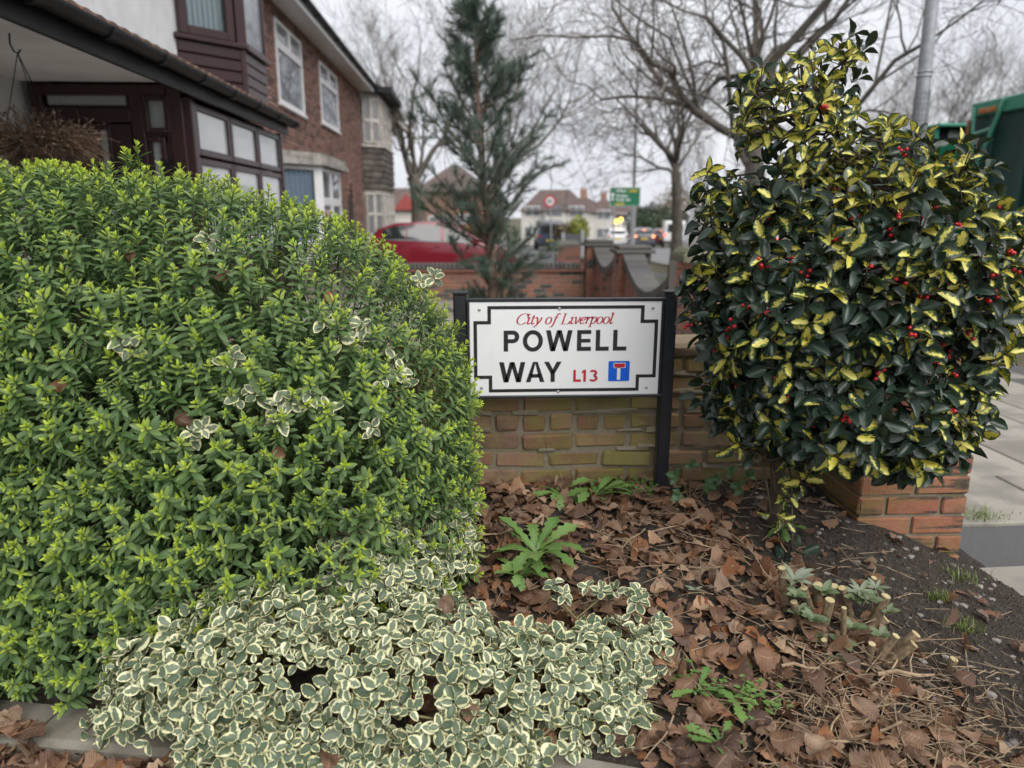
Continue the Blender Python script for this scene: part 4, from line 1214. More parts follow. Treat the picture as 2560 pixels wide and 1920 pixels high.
# ------------------------------------------------------------------ hebe hedge
HC, HA, HP = Vector((-1.53, 2.34, .36)), (1.46, .58, 1.08), 3.1
def sup_point(C, A, P, rn_):
    d = Vector((rn_.gauss(0, 1) * A[0], rn_.gauss(0, 1) * A[1] * 1.6, rn_.gauss(0, 1) * A[2]))
    k = sum(abs(d[i] / A[i]) ** P for i in range(3)) ** (-1 / P)
    q = d * k
    n = Vector([math.copysign(abs(q[i] / A[i]) ** (P - 1) / A[i], q[i]) for i in range(3)]).normalized()
    return C + q, n
def hebe_shoot(seed, lod=4):
    rn_ = random.Random(seed); ps = []
    K = rn_.randint(9, 11); S = rn_.uniform(.07, .1)
    base = [leaf_np(.035, .0118, lod, 3, .35, b, out=lambda v: max(0, math.sin(math.pi * min(1, v * .96 + .02)) ** .6) * (.75 + .35 * v)) for b in (.15, .35, .6)]
    for k in range(K):
        t = k / (K - 1)
        for s_ in (0, 1):
            az = k * math.pi / 2 + s_ * math.pi + rn_.uniform(-.25, .25)
            el = math.radians(100 - 62 * t ** 1.3) + rn_.uniform(-.12, .12)    # angle from the stem
            sc_ = (.8 + .35 * math.sin(math.pi * min(1, t * .9 + .15))) * rn_.uniform(.85, 1.12) * (1 if t < .8 else .72)
            r = Matrix.Rotation(az, 3, 'Z') @ Matrix.Rotation(math.pi / 2 - el, 3, 'X')
            M_ = m4(r, (0, 0, S * t ** .9), sc_)
            ps.append(xf(base[0 if t > .6 else rn_.choice((1, 2))], M_, rn_.random() * .5, max(0, (t - .38) / .62) ** 1.2))
    for s_ in range(4):                                              # closed tip
        r = Matrix.Rotation(s_ * math.pi / 2 + .6, 3, 'Z') @ Matrix.Rotation(math.pi / 2 - R(16), 3, 'X')
        ps.append(xf(base[0], m4(r, (0, 0, S), .5), rn_.random() * .5, 1.0))
    # stem
    n = 4; V = [(.0018 * math.cos(a * math.pi / 2), .0018 * math.sin(a * math.pi / 2), z) for z in (-.06, S) for a in range(n)]
    F = [(a, (a+1) % n, n+(a+1) % n) for a in range(n)] + [(a, n+(a+1) % n, n+a) for a in range(n)]
    ps.append((np.array(V), np.array(F), np.tile([.5, .5, 0, .1], (len(V), 1)).astype(float)))
    return combine(ps)
hedge = thing('hebe_hedge', 'large rounded bright green hebe hedge left of the street nameplate', 'hedge', (-1.5, 2.35, .1))
SH = [hebe_shoot(100 + i) for i in range(9)] + [hebe_shoot(200 + i, 2) for i in range(4)]
SHM = [np_mesh('shoot', V, F, HEBE, A) for V, F, A in SH]
rn = random.Random(31)
def hedge_points(scale, n, lump):
    P, Nn = [], []
    A_ = [a * scale for a in HA]
    for _ in range(n):
        p, nr = sup_point(HC, A_, HP, rn)
        if p.z < max(bed_z(p.x, p.y), .06) or p.x < -2.7: continue
        if p.y > 2.86 and p.z < .82: continue
        p = p + nr * (lump * (mnoise.noise(p * 4.2) * .9 + mnoise.noise(p * 1.7) * .8))
        vis = nr.dot((CAMP - p).normalized())
        if vis < -.3: continue
        P.append(p); Nn.append(nr)
    return P, Nn
items = []
for scale, n, rmin, lump, N_ in ((1.0, 30000, .033, .026, 2500), (.92, 8000, .052, .03, 700)):
    P, Nn = hedge_points(scale, n, lump)
    for i in poisson(P, rmin, N_):
        d = (Nn[i] * .75 + Vector((0, 0, .62)) + Vector((rn.gauss(0, .22), rn.gauss(0, .22), rn.gauss(0, .15)))).normalized()
        M_ = m4(frame(d, roll=rn.uniform(0, 6.28)), P[i], rn.choice((.62, .7, .78, .85, .92, 1.05)) * rn.uniform(.94, 1.06))
        vis = Nn[i].dot((CAMP - P[i]).normalized())
        px = (P[i].x - P[i].y * .0478) / P[i].y
        sc_ = (P[i] - CAMP).length - vis * .8 + (0 if scale == 1 else 5) + (3 if px < -.76 else 0)
        items.append((sc_, rn.randrange(9) if scale == 1 and P[i].x > -.72 * P[i].y - .3 and vis > -.12 else 9 + rn.randrange(4), M_, rn.random()))
# a few long shoots standing out of the top
for px, py, Y in ((325, 430, 2.3), (350, 420, 2.32), (338, 450, 2.28)):
    p = at(px, py + 30, Y)
    items.append((0, rn.randrange(9), m4(frame((rn.gauss(0, .15), rn.gauss(0, .15), 1)), p, 1.1), rn.random()))
items.sort(key=lambda t: t[0])
for _, vi, M_, r_ in items[:300]: put('shoot', SHM[vi], hedge, M_)
V, F, A = merged(SH, [(vi, M_, r_) for _, vi, M_, r_ in items[300:]])
o = put('foliage', np_mesh('foliage', V, F, HEBE, A), hedge); o['kind'] = 'stuff'
# woody inside: branching stems from the base up to the shoots
Vt, Ft = [], []
tb = MB()
for i in range(150):
    _, vi, M_, r_ = rn.choice(items)
    e_ = M_.translation; b_ = Vector((e_.x * .85 + HC.x * .15 + rn.uniform(-.1, .1), HC.y + rn.uniform(-.2, .2), .1))
    md = b_.lerp(e_, .55) + Vector((rn.uniform(-.06, .06), rn.uniform(-.06, .06), rn.uniform(-.05, .08)))
    tb.tube([b_, md, e_], [.009, .006, .003], 5)
o = tb.build('branches', BARK, hedge); o['kind'] = 'stuff'
# old leaves deep inside the hedge
OLDLEAF = [leaf_np(.038, .016, 2, 3, .3, .3)]
it2 = []
for i in range(58000):
    p, nr = sup_point(HC, [a * rn.uniform(.62, .93) for a in HA], HP, rn)
    if p.z < .1 or p.x < -2.6 or p.y > 2.83: continue
    d = (nr * .5 + Vector((rn.gauss(0, 1), rn.gauss(0, 1), rn.gauss(0, .8)))).normalized()
    it2.append((0, m4(frameY(d, (rn.gauss(0, .6), rn.gauss(0, .6), 1)), p, rn.uniform(.9, 1.5)), rn.random() * .5))
V, F, A = merged(OLDLEAF, it2)
o = put('inner_leaves', np_mesh('inner_leaves', V, F, HEBE, A), hedge); o['kind'] = 'stuff'

# ------------------------------------------------------------------ variegated euonymus
euo = thing('variegated_euonymus', 'low spreading euonymus with green and cream leaves in front of the hedge', 'shrub', (-.2, 1.75, .08))
oval = lambda v: max(0, math.sin(math.pi * min(1, max(0, v)) ** .8)) ** .62
EL = [leaf_np(.043, .030, 6, 5, f, b, oval, curl=c, twist=tw, seed=s_) for s_, (f, b, c, tw) in enumerate(((.08, .3, .5, .2), (.16, .15, -.8, -.3), (.02, .6, .8, .4), (.12, -.2, 0, 0), (.06, .9, 1.2, -.2)))]
ELM = [np_mesh('leaf', V, F, EUON, A) for V, F, A in EL]
MOUND = [((-.66, 1.74, .12), (.36, .22, .27)), ((-.25, 1.73, .1), (.38, .24, .26)), ((.10, 1.70, .08), (.30, .19, .19)), ((.33, 1.79, .1), (.22, .10, .13)),
         ((-.33, 1.98, .22), (.22, .2, .28)), ((-.13, 2.15, .26), (.10, .16, .27)), ((-.93, 1.72, .06), (.12, .1, .11)), ((-.1, 1.50, .02), (.38, .12, .12)), ((-.5, 1.52, .02), (.28, .1, .13)), ((.24, 1.6, .06), (.22, .1, .1))]
def mound_pts(n, lump=.03, sc_=1.0):
    P, Nn = [], []
    for _ in range(n):
        k = rn.choices(range(len(MOUND)), [m_[1][0] * m_[1][2] for m_ in MOUND])[0]
        C, A_ = MOUND[k]
        d = Vector([rn.gauss(0, 1) for _ in range(3)]); d.z = abs(d.z); d.normalize()
        q = Vector([d[i] * A_[i] * sc_ for i in range(3)]); nr = Vector([d[i] / A_[i] for i in range(3)]).normalized()
        p = Vector(C) + q
        if any(j != k and sum(((p[i] - m_[0][i]) / (m_[1][i] * sc_)) ** 2 for i in range(3)) < .8 for j, m_ in enumerate(MOUND)): continue
        p += nr * lump * (mnoise.noise(p * 9) * 1.6)
        if p.z < .03 or nr.dot((CAMP - p).normalized()) < -.35: continue
        P.append(p); Nn.append(nr)
    return P, Nn
leaves = []
def rosette(p, d, rn_, out, size=1.0, nl=None):
    F3 = frame(d, roll=rn_.uniform(0, 6.28))
    nl = nl or rn_.choice((4, 6, 6, 6, 8))
    for k in range(nl):
        t = k / nl
        az = (k // 2) * math.pi / 2 + (k % 2) * math.pi + rn_.uniform(-.3, .3)
        el = R(94 - 46 * t) + rn_.uniform(-.2, .2)
        r = F3 @ Matrix.Rotation(az, 3, 'Z') @ Matrix.Rotation(math.pi / 2 - el, 3, 'X')
        loc = Vector(p) + F3 @ Vector((0, 0, .030 * t - .02)) + r @ Vector((0, .004, 0))
        out.append([rn_.randrange(len(EL)), m4(r, loc, size * rn_.uniform(.75, 1.15) * (1 - .35 * t)), rn_.random()])
stems = []
for sc_, n, rmin, N_ in ((1.0, 12000, .041, 900), (.85, 6000, .052, 420)):
    P, Nn = mound_pts(n, sc_=sc_)
    for i in poisson(P, rmin, N_):
        d = (Nn[i] * .8 + Vector((0, -.3, .6)) + Vector((rn.gauss(0, .3), rn.gauss(0, .3), rn.gauss(0, .2)))).normalized()
        if mnoise.noise(P[i] * 11) < -.42: continue
        rosette(P[i], d, rn, leaves, rn.choice((.7, .85, 1.0, 1.1, 1.25)))
        stems.append((P[i], d))
# trailing ends and sprigs that climb through the hedge
for px, py, Y, nn_ in ((1650, 1565, 1.86, 3), (1600, 1500, 1.9, 3), (1500, 1475, 1.95, 3), (1400, 1480, 1.95, 2), (1540, 1740, 1.62, 3), (1480, 1700, 1.66, 2), (1620, 1600, 1.8, 2), (410, 1810, 1.66, 3), (470, 1850, 1.6, 3), (560, 1880, 1.56, 3), (290, 1700, 1.74, 3), (330, 1620, 1.8, 3)):
    p = at(px, py, Y); p.z = max(p.z, bed_z(p.x, p.y) + .02)
    for k in range(nn_): rosette(p + Vector((rn.gauss(0, .02), rn.gauss(0, .02), rn.uniform(-.01, .03))), (rn.gauss(0, .3), -.4, .9), rn, leaves, rn.uniform(.8, 1.1))
    stems.append((p, Vector((0, 0, 1))))
for px, py in ((775, 990), (730, 1000), (690, 1010), (850, 845), (810, 800), (890, 830), (960, 950), (985, 900), (1010, 960), (580, 895), (930, 690), (940, 720), (300, 860), (330, 870), (930, 1070), (600, 990), (640, 985), (480, 1080), (505, 1070), (1050, 700), (1085, 690), (905, 805), (870, 815), (1000, 930), (820, 1020), (700, 1050), (1060, 710), (520, 600)):
    # on the hedge surface along that direction
    d = ray(px, py); best = None
    for k in range(140):
        p = CAMP + d.normalized() * (1.5 + k * .012)
        if sum(abs((p[i] - HC[i]) / HA[i]) ** HP for i in range(3)) < 1.0: best = p; break
    if best is None: best = at(px, py, 2.35)
    rosette(best - d.normalized() * .045, (-d.normalized() + Vector((0, 0, .7))), rn, leaves, rn.uniform(.9, 1.15), rn.choice((4, 6)))
leaves.sort(key=lambda t: (t[1].translation - CAMP).length - .35 * max(0, (t[1].to_3x3() @ Vector((0, 0, 1))).normalized().dot((CAMP - t[1].translation).normalized())))
for vi, M_, r_ in leaves[:300]: put('leaf', ELM[vi], euo, M_)
V, F, A = merged(EL, [tuple(t) for t in leaves[300:]])
o = put('foliage', np_mesh('foliage', V, F, EUON, A), euo); o['kind'] = 'stuff'
tb = MB()
for p, d in stems:
    if rn.random() < .7:
        C = min(MOUND, key=lambda m_: (Vector(m_[0]) - p).length)[0]
        b_ = Vector((C[0] + rn.uniform(-.1, .1), C[1] + rn.uniform(0, .1), .06))
        md = b_.lerp(p, .6) + Vector((rn.uniform(-.03, .03), rn.uniform(-.03, .03), rn.uniform(0, .05)))
        tb.tube([b_, md, p - d * .03, p], [.0035, .003, .0022, .0015], 5)
STEMG = mat_plain('green_stem', (.2, .2, .08), (.14, .12, .06), 30, .6)
o = tb.build('stems', STEMG, euo); o['kind'] = 'stuff'

# ------------------------------------------------------------------ holly
hol = thing('variegated_holly', 'tall golden variegated holly bush with red berries right of the nameplate', 'shrub', (1.09, 2.42, .2))
hout = lambda v: max(0, math.sin(math.pi * min(1, max(0, v)) ** .9)) ** .62
HL, HLM = [], []
for s_, (f, b, c, tw) in enumerate(((.25, .35, 1.5, .3), (.4, .15, 0, -.4), (.15, .7, 2, .2))):
    for lv in (0.0, .52, .8):
        V, F, A = leaf_np(.074, .040, 8, 5, f, b, hout, curl=c, twist=tw, ser=.03, seed=s_ * 3, wave=.012)
        A = A.copy(); A[:, 3] = lv; HL.append((V, F, A)); HLM.append(np_mesh('leaf', V, F, HOLLY, A))
def hp(px, py, Y): return at(px, py, Y)
HOLB = [((2090, 720), 2.30, (.47, .34, .44)), ((2010, 330), 2.28, (.17, .16, .23)), ((1905, 300), 2.30, (.10, .1, .16)), ((2090, 260), 2.3, (.09, .09, .20)), ((2370, 680), 2.22, (.22, .22, .31)), ((2410, 440), 2.22, (.10, .10, .10)),
        ((2130, 980), 2.28, (.42, .30, .26)), ((2320, 970), 2.25, (.2, .17, .21)), ((1815, 560), 2.34, (.11, .12, .17)), ((1800, 760), 2.38, (.13, .13, .17)), ((1880, 950), 2.42, (.16, .12, .2)), ((2510, 620), 2.2, (.09, .1, .1)), ((2500, 800), 2.2, (.09, .1, .12)), ((2200, 480), 2.26, (.2, .2, .2)), ((2010, 1060), 2.26, (.2, .15, .1)), ((2250, 1090), 2.24, (.22, .15, .13)), ((2380, 1040), 2.2, (.12, .12, .12)), ((1860, 1010), 2.4, (.12, .1, .12)), ((2010, 150), 2.3, (.05, .05, .06))]
HOLB = [(hp(*c, Y), tuple(max(k - .025, .035) for k in r_)) for c, Y, r_ in HOLB]
hl, berries, twigs = [], [], []
P, Nn = [], []
for _ in range(26000):
    k = rn.choices(range(len(HOLB)), [b[1][0] * b[1][2] for b in HOLB])[0]
    C, A_ = HOLB[k]
    d = Vector([rn.gauss(0, 1) for _ in range(3)]).normalized()
    s_ = rn.choice((1.0, 1.0, .86))
    p = C + Vector([d[i] * A_[i] * s_ for i in range(3)]); nr = Vector([d[i] / A_[i] for i in range(3)]).normalized()
    if any(j != k and sum(((p[i] - b[0][i]) / (b[1][i] * s_)) ** 2 for i in range(3)) < .82 for j, b in enumerate(HOLB)): continue
    p += nr * .05 * mnoise.noise(p * 6)
    if nr.dot((CAMP - p).normalized()) < -.5 or p.y > 2.84: continue
    P.append(p); Nn.append(nr)
def holly_leaf_set(p, d, vari, nl, sc_=1.0):
    F3 = frame(d, roll=rn.uniform(0, 6.28))
    for k in range(nl):
        t = k / nl
        az = k * 2.4 + rn.uniform(-.3, .3); el = R(98 - 62 * t) + rn.uniform(-.25, .25)
        r = F3 @ Matrix.Rotation(az, 3, 'Z') @ Matrix.Rotation(math.pi / 2 - el, 3, 'X') @ Matrix.Rotation(rn.uniform(-.5, .5), 3, 'Y')
        loc = Vector(p) + F3 @ Vector((0, 0, .065 * t - .05)) + r @ Vector((0, .008, 0))
        lv = 0 if rn.random() > vari else (rn.choice((1, 2, 2, 2)) if vari > .6 else rn.choice((1, 1, 2)))
        hl.append([rn.randrange(3) * 3 + lv, m4(r, loc, sc_ * rn.uniform(.72, 1.18) * (1 - .25 * t)), rn.random()])
for i in poisson(P, .056, 900):
    p, nr = P[i], Nn[i]
    d = (nr * .8 + Vector((0, 0, .55)) + Vector((rn.gauss(0, .25), rn.gauss(0, .25), rn.gauss(0, .2)))).normalized()
    vari = .10 + .8 * smooth(.95, 1.6, p.z + .3 * mnoise.noise(p * 3.5) + .45 * (p.x - 1.15))
    vari = vari if rn.random() < .85 else 1 - vari
    holly_leaf_set(p, d, vari, rn.choice((6, 7, 8)), 1.0 if p.z < 1.45 else .82)
    twigs.append((p, d))
    if rn.random() < .15 and .75 < p.z < 1.7 and nr.dot((CAMP - p).normalized()) > .1:
        c0 = p + nr * .012 + Vector((rn.uniform(-.02, .02), 0, -.01))
        for b in range(rn.choice((1, 2, 3, 3, 4, 5))): berries.append(c0 + Vector((rn.gauss(0, .010), rn.gauss(0, .007), rn.gauss(0, .009))))
# low suckers on the trunk and drooping sprays at the foot
for px, py, Y, n_, v_ in ((1975, 1240, 2.3, 7, .9), (2010, 1200, 2.28, 6, 1), (1960, 1300, 2.28, 7, 1), (1990, 1150, 2.3, 6, .9), (1850, 1110, 2.3, 7, .8), (1890, 1130, 2.3, 5, .7), (1930, 1080, 2.25, 6, .9), (2040, 1090, 2.22, 7, .9), (2060, 1050, 2.2, 6, .9), (2100, 1120, 2.3, 6, .1), (2150, 1170, 2.35, 6, .1), (2270, 1140, 2.2, 5, .6), (2400, 1110, 2.2, 6, .2), (2470, 1050, 2.15, 5, .1), (1960, 1400, 2.2, 5, 0), (2000, 1380, 2.2, 4, 0), (1760, 1000, 2.5, 5, 0), (1800, 1040, 2.5, 6, 0), (1780, 940, 2.5, 6, .1), (1810, 900, 2.45, 7, .05), (1770, 880, 2.45, 6, .1), (1840, 980, 2.4, 7, .05), (1820, 1060, 2.45, 6, .05), (1880, 1030, 2.35, 7, .1), (2200, 1150, 2.2, 7, .05), (2330, 1150, 2.2, 6, .1), (2440, 1000, 2.15, 6, .1), (2540, 700, 2.1, 7, .9), (2520, 880, 2.1, 7, .8), (2555, 620, 2.15, 7, .9), (2230, 330, 2.25, 6, .9), (1770, 430, 2.35, 7, .9), (1800, 470, 2.35, 6, .9)):
    p = at(px, py, Y); d = Vector((rn.gauss(0, .4), -.6, rn.uniform(-.2, .6))).normalized()
    holly_leaf_set(p, d, v_, n_, .95); twigs.append((p, d))
vis = lambda t: (t[1].translation - CAMP).length - .3 * abs((t[1].to_3x3() @ Vector((0, 0, 1))).normalized().dot((CAMP - t[1].translation).normalized()))
hl.sort(key=vis)
for vi, M_, r_ in hl[:300]: put('leaf', HLM[vi], hol, M_)
V, F, A = merged(HL, [tuple(t) for t in hl[300:]])
o = put('foliage', np_mesh('foliage', V, F, HOLLY, A), hol); o['kind'] = 'stuff'
bm = bmesh.new(); bmesh.ops.create_icosphere(bm, subdivisions=2, radius=.0066)
bme_ = bpy.data.meshes.new('berry'); bm.to_mesh(bme_); bm.free(); bme_.materials.append(BERRY)
bme_.polygons.foreach_set('use_smooth', [True] * len(bme_.polygons))
for p in berries[:280]: put('berry', bme_, hol, Matrix.Translation(p) @ Matrix.Scale(rn.uniform(.85, 1.15), 4))
tb = MB()
tr = [at(1930, 1345, 2.42), at(1945, 1200, 2.42), at(1935, 1080, 2.42), at(2000, 900, 2.44), at(2050, 700, 2.42), at(2040, 450, 2.38), at(2030, 250, 2.33)]
tr[0].z = .17
tb.tube(tr, [.032, .026, .024, .022, .017, .011, .006], 10); tb.build('trunk', BARK, hol, smooth=True)
tb = MB()
for p, d in twigs:
    if rn.random() < .8:
        b_ = min(tr[2:], key=lambda q: (q - p).length + abs(q.z - p.z) * .3) + Vector((rn.uniform(-.05, .05), rn.uniform(-.05, .05), rn.uniform(-.1, .05)))
        md = b_.lerp(p, .55) + Vector((rn.uniform(-.04, .04), rn.uniform(-.03, .03), rn.uniform(-.04, .06)))
        tb.tube([b_, md, p - d * .06, p + d * .02], [.006, .0045, .003, .002], 5)
o = tb.build('twigs', BARK, hol); o['kind'] = 'stuff'

# ------------------------------------------------------------------ leaf litter
def lobed(v):
    return max(0, math.sin(math.pi * min(1, v * .93 + .02)) ** .55) * (.85 + .3 * math.sin(math.pi * v))
DL = []
for s_ in range(10):
    rr = random.Random(s_ + 900)
    V, F, A = leaf_np(.085, rr.uniform(.055, .075), 12, 5, rr.uniform(-.25, .4), rr.uniform(-.6, .7), lobed, curl=rr.uniform(-2.0, 3.2), twist=rr.uniform(-.45, .45), ser=rr.uniform(.1, .2), seed=s_, wave=rr.uniform(.02, .05))
    V = V.copy(); V[:, 1] -= .042
    V[:, 2] += np.array([.006 * math.sin(x * 90 + s_) * math.cos(y * 70 + s_ * 2) for x, y in V[:, :2]])
    V[:, 2] -= V[:, 2].min()
    DL.append((V, F, A))
DLM = [np_mesh('fallen_leaf', V, F, DEAD, A) for V, F, A in DL]
DLO = []                                                         # simpler and broken leaves for the carpet
for s_ in range(16):
    rr = random.Random(s_ + 950)
    V, F, A = leaf_np(.085, rr.uniform(.05, .075), 8, 3, rr.uniform(-.2, .4), rr.uniform(-.5, .6), lobed, curl=rr.uniform(-1.5, 2.6), twist=rr.uniform(-.4, .4), ser=rr.uniform(.06, .13), seed=s_, wave=rr.uniform(.02, .05))
    if s_ % 3 == 1: F = F[: len(F) // 2]                           # torn across
    if s_ % 3 == 2: F = F[[i for i in range(len(F)) if (i // 2) % 2 == 0 or i < 6]]   # half a blade
    V = V.copy(); V[:, 1] -= .042; V[:, 2] -= V[:, 2].min(); DLO.append((V, F, A))
lit = []
def litter_w(x, y):
    w_ = 1.0
    w_ *= 1 - .93 * smooth(1.0, 1.3, x + .45 * (y - 1.9))      # bare soil under the pier
    return w_
n_try = 0
while len(lit) < 3700 and n_try < 40000:
    n_try += 1
    x = rn.uniform(-.4, 1.75); y = rn.uniform(1.0, 2.84)
    if y < kerb_y(x) + .02 or rn.random() > litter_w(x, y): continue
    s_ = rn.choice((.25, .3, .35, .4, .45, .5, .55, .6, .7, .8, .95)) * rn.uniform(.85, 1.1)
    nrm = Vector((rn.gauss(0, .45), rn.gauss(0, .45) - .1, 1))
    a = rn.uniform(0, 6.28)
    lvl = rn.random() ** 1.5 * .03
    lit.append((rn.randrange(10), m4(frameY((math.cos(a), math.sin(a), 0), nrm), (x, y, bed_z(x, y) + lvl), s_), rn.random()))
for i in range(520):                                             # drift against the kerb at the left
    x = rn.uniform(-1.6, -.2); y = kerb_y(x) - .15 - abs(rn.gauss(0, .06)); 
    if x < -1.12: y += (-1.12 - x) * .35
    a = rn.uniform(0, 6.28)
    lit.append((rn.randrange(10), m4(frameY((math.cos(a), math.sin(a), 0), (rn.gauss(0, .3), rn.gauss(0, .3), 1)), (x, y, rn.random() * .03 + (.06 if y > kerb_y(x) - .15 else 0)), rn.uniform(.5, 1.0)), rn.random()))
lit.sort(key=lambda t: (t[1].translation - CAMP).length - 6 * (t[1].translation.z - bed_z(*t[1].translation.xy)) - .5 * t[1].to_scale().x)
GL = 'leaves fallen on the planting bed'
for vi, M_, r_ in lit[:300]:
    o = put('fallen_leaf', DLM[vi], None, M_)
    q = M_.translation
    if q.y < kerb_y(q.x) - .02: lab, zn = 'brown fallen leaf in the drift before the stone kerb at lower left', 'leaves drifted before the kerb'
    elif (q - Vector((1.06, 1.85, .15))).length < .3: lab, zn = 'brown fallen leaf lying around the cut shrub stump', 'leaves around the stump'
    elif q.y > 2.25: lab, zn = 'brown fallen leaf below the nameplate near the old wall', 'leaves below the nameplate'
    else: lab, zn = 'curled brown fallen leaf in the litter between euonymus and stump', GL
    tag(o, lab, 'leaf', zn)
V, F, A = merged(DLO, [(rn.randrange(16), M_, r_) for vi, M_, r_ in lit[300:]])
o = put('leaf_litter', np_mesh('leaf_litter', V, F, DEAD, A)); tag(o, 'carpet of brown fallen leaves covering the planting bed', 'leaf litter', kind='stuff')
# dead leaves caught in the euonymus
for px, py, Y in ((1115, 1510, 1.72), (1175, 1760, 1.58), (830, 1880, 1.45), (455, 1045, 1.9)):
    p = at(px, py, Y); put('caught_leaf', DLM[rn.randrange(10)], euo, m4(frameY((.2, .1, 1), (0, -1, .2)), p, .62))

for px, py, Y in ((458, 1045, 1.92), (150, 965, 1.85), (820, 745, 2.1), (330, 640, 2.0), (700, 1130, 1.92), (95, 1200, 1.85), (560, 690, 2.02), (1000, 880, 2.2)):
    d = ray(px, py).normalized()
    for k in range(140):
        p = CAMP + d * (1.5 + k * .012)
        if sum(abs((p[i] - HC[i]) / HA[i]) ** HP for i in range(3)) < 1.0: break
    put('caught_leaf', DLM[rn.randrange(10)], hedge, m4(frameY((rn.uniform(-1, 1), .1, rn.uniform(-.5, 1)), (rn.uniform(-.4, .4), -1, .4)), p - d * .02, rn.uniform(.35, .55)))
# ------------------------------------------------------------------ twigs, pebbles
def twig_mesh(seed, L_, r0):
    rr = random.Random(seed); p = Vector((-L_ / 2, 0, .003)); d = Vector((1, 0, 0)); pts_ = [p.copy()]; n = 6
    for k in range(n):
        d = (d + Vector((0, rr.gauss(0, .16), rr.gauss(0, .05)))).normalized(); p = p + d * L_ / n; pts_.append(p.copy())
    m = MB(); m.tube(pts_, [r0 * (1 - .5 * k / n) for k in range(n + 1)], 5)
    for j in range(rr.choice((0, 1, 2))):
        k = rr.randint(1, n - 1); q = pts_[k]; e_ = q + Vector((rr.uniform(.2, 1), rr.uniform(-1, 1), rr.uniform(0, .3))).normalized() * L_ * rr.uniform(.15, .35)
        m.tube([q, q.lerp(e_, .5) + Vector((0, .003, .003)), e_], [r0 * .6, r0 * .5, r0 * .3], 4)
    return m.mesh('twig', TWIGM)
TW = [twig_mesh(i, L_, r_) for i, (L_, r_) in enumerate(((.25, .0034), (.18, .0026), (.12, .0018), (.3, .003), (.09, .0014), (.14, .0016), (.2, .0013), (.07, .002)))]
TG = 'twigs scattered over the bed'
for i in range(290):
    if i < 190: x, y = rn.gauss(1.02, .22), rn.gauss(1.55, .2)
    elif i < 250: x, y = rn.uniform(.1, 1.3), rn.uniform(1.5, 2.75)
    else: x, y = rn.gauss(.75, .15), rn.gauss(2.15, .15)
    if y < kerb_y(x) + .02 or y > 2.82: continue
    k = rn.randrange(8)
    put_ = put('twig', TW[k], None, m4(Euler((0, rn.gauss(0, .12), rn.uniform(0, 6.28))).to_matrix(), (x, y, bed_z(x, y) + rn.uniform(.004, .035)), rn.uniform(.6, 1.1)))
    tag(put_, 'thin pale dead twig lying on the leaf litter of the bed', 'twig', TG)
# two long named sticks
for px0, py0, px1, py1, Y, r_, lab in ((1925, 1890, 2160, 1870, 1.5, .0055, 'thick pale stick lying across the litter at the bottom of the picture'), (2200, 1640, 2330, 1720, 1.72, .006, 'long forked pale stick lying right of the cut stump'), (1950, 1700, 2050, 1655, 1.75, .0055, 'straight pale stick leaning at the left foot of the cut stump')):
    a, b = at(px0, py0, Y), at(px1, py1, Y); a.z = bed_z(a.x, a.y) + .035; b.z = bed_z(b.x, b.y) + .035
    m = MB(); m.tube([a, a.lerp(b, .35) + Vector((0, .008, .006)), a.lerp(b, .7) + Vector((0, -.004, .0)), b], [r_, r_ * .95, r_ * .8, r_ * .6], 7)
    m.tube([a.lerp(b, .6), a.lerp(b, .75) + Vector((.0, .05, .01)), a.lerp(b, .9) + Vector((.01, .09, .015))], [r_ * .6, r_ * .5, r_ * .3], 6)
    tag(m.build('stick', TWIGM), lab, 'stick')
# dry stalk leaning on the wall
m = MB(); a = at(1415, 1235, 2.8); m.tube([at(1415, 1238, 2.76), at(1400, 1180, 2.85), at(1370, 1130, 2.862), at(1362, 1090, 2.865), at(1385, 1058, 2.862)], [.0018, .0016, .0014, .0012, .0008], 5)
tag(m.build('dry_stalk', TWIGM), 'thin dry grass stalk leaning against the old wall under the nameplate', 'stalk')
PEB = mat_plain('pebble', (.22, .2, .18), (.14, .13, .12), 20, .8, .4, .003, objr=.55)
PM = []
for s_ in range(6):
    bm = bmesh.new(); bmesh.ops.create_icosphere(bm, subdivisions=1, radius=.01); rr = random.Random(s_)
    for v_ in bm.verts: v_.co = Vector((v_.co.x * 1.3, v_.co.y, v_.co.z * .7)) * rr.uniform(.75, 1.2)
    me = bpy.data.meshes.new('pebble'); bm.to_mesh(me); bm.free(); me.materials.append(PEB); PM.append(me)
for i in range(260):
    x, y = rn.uniform(1.05, 1.95), rn.uniform(1.3, 2.75)
    if y < kerb_y(min(x, 1.59)) or (1.45 < x < 1.92 and y > 2.45) or rn.random() > smooth(.95, 1.2, x + .35 * (y - 1.9)): continue
    o = put('pebble', rn.choice(PM), None, m4(Euler((0, 0, rn.uniform(0, 6.28))).to_matrix(), (x, y, bed_z(x, y) + .002), rn.choice((.35, .5, .5, .7, .9, 1.2))))
    tag(o, 'small pale pebble on the bare dark soil by the pier', 'pebble', 'pebbles on the bare soil')
Vg, Fg = [], []
for i in range(7000):
    x, y = rn.uniform(.95, 2.0), rn.uniform(1.2, 2.86)
    if (1.46 < x < 1.9 and y > 2.49) or rn.random() > smooth(.9, 1.2, x + .35 * (y - 1.9)) + .15: continue
    c = Vector((x, y, bed_z(x, y))); s_ = rn.choice((.0015, .002, .003, .003, .004, .006)) * rn.uniform(.7, 1.2); b = len(Vg)
    Vg += [c + Vector((-s_, -s_, 0)), c + Vector((s_, -s_ * .7, 0)), c + Vector((0, s_, 0)), c + Vector((0, 0, s_ * 1.3))]; Fg += [(b, b+1, b+3), (b+1, b+2, b+3), (b+2, b, b+3)]
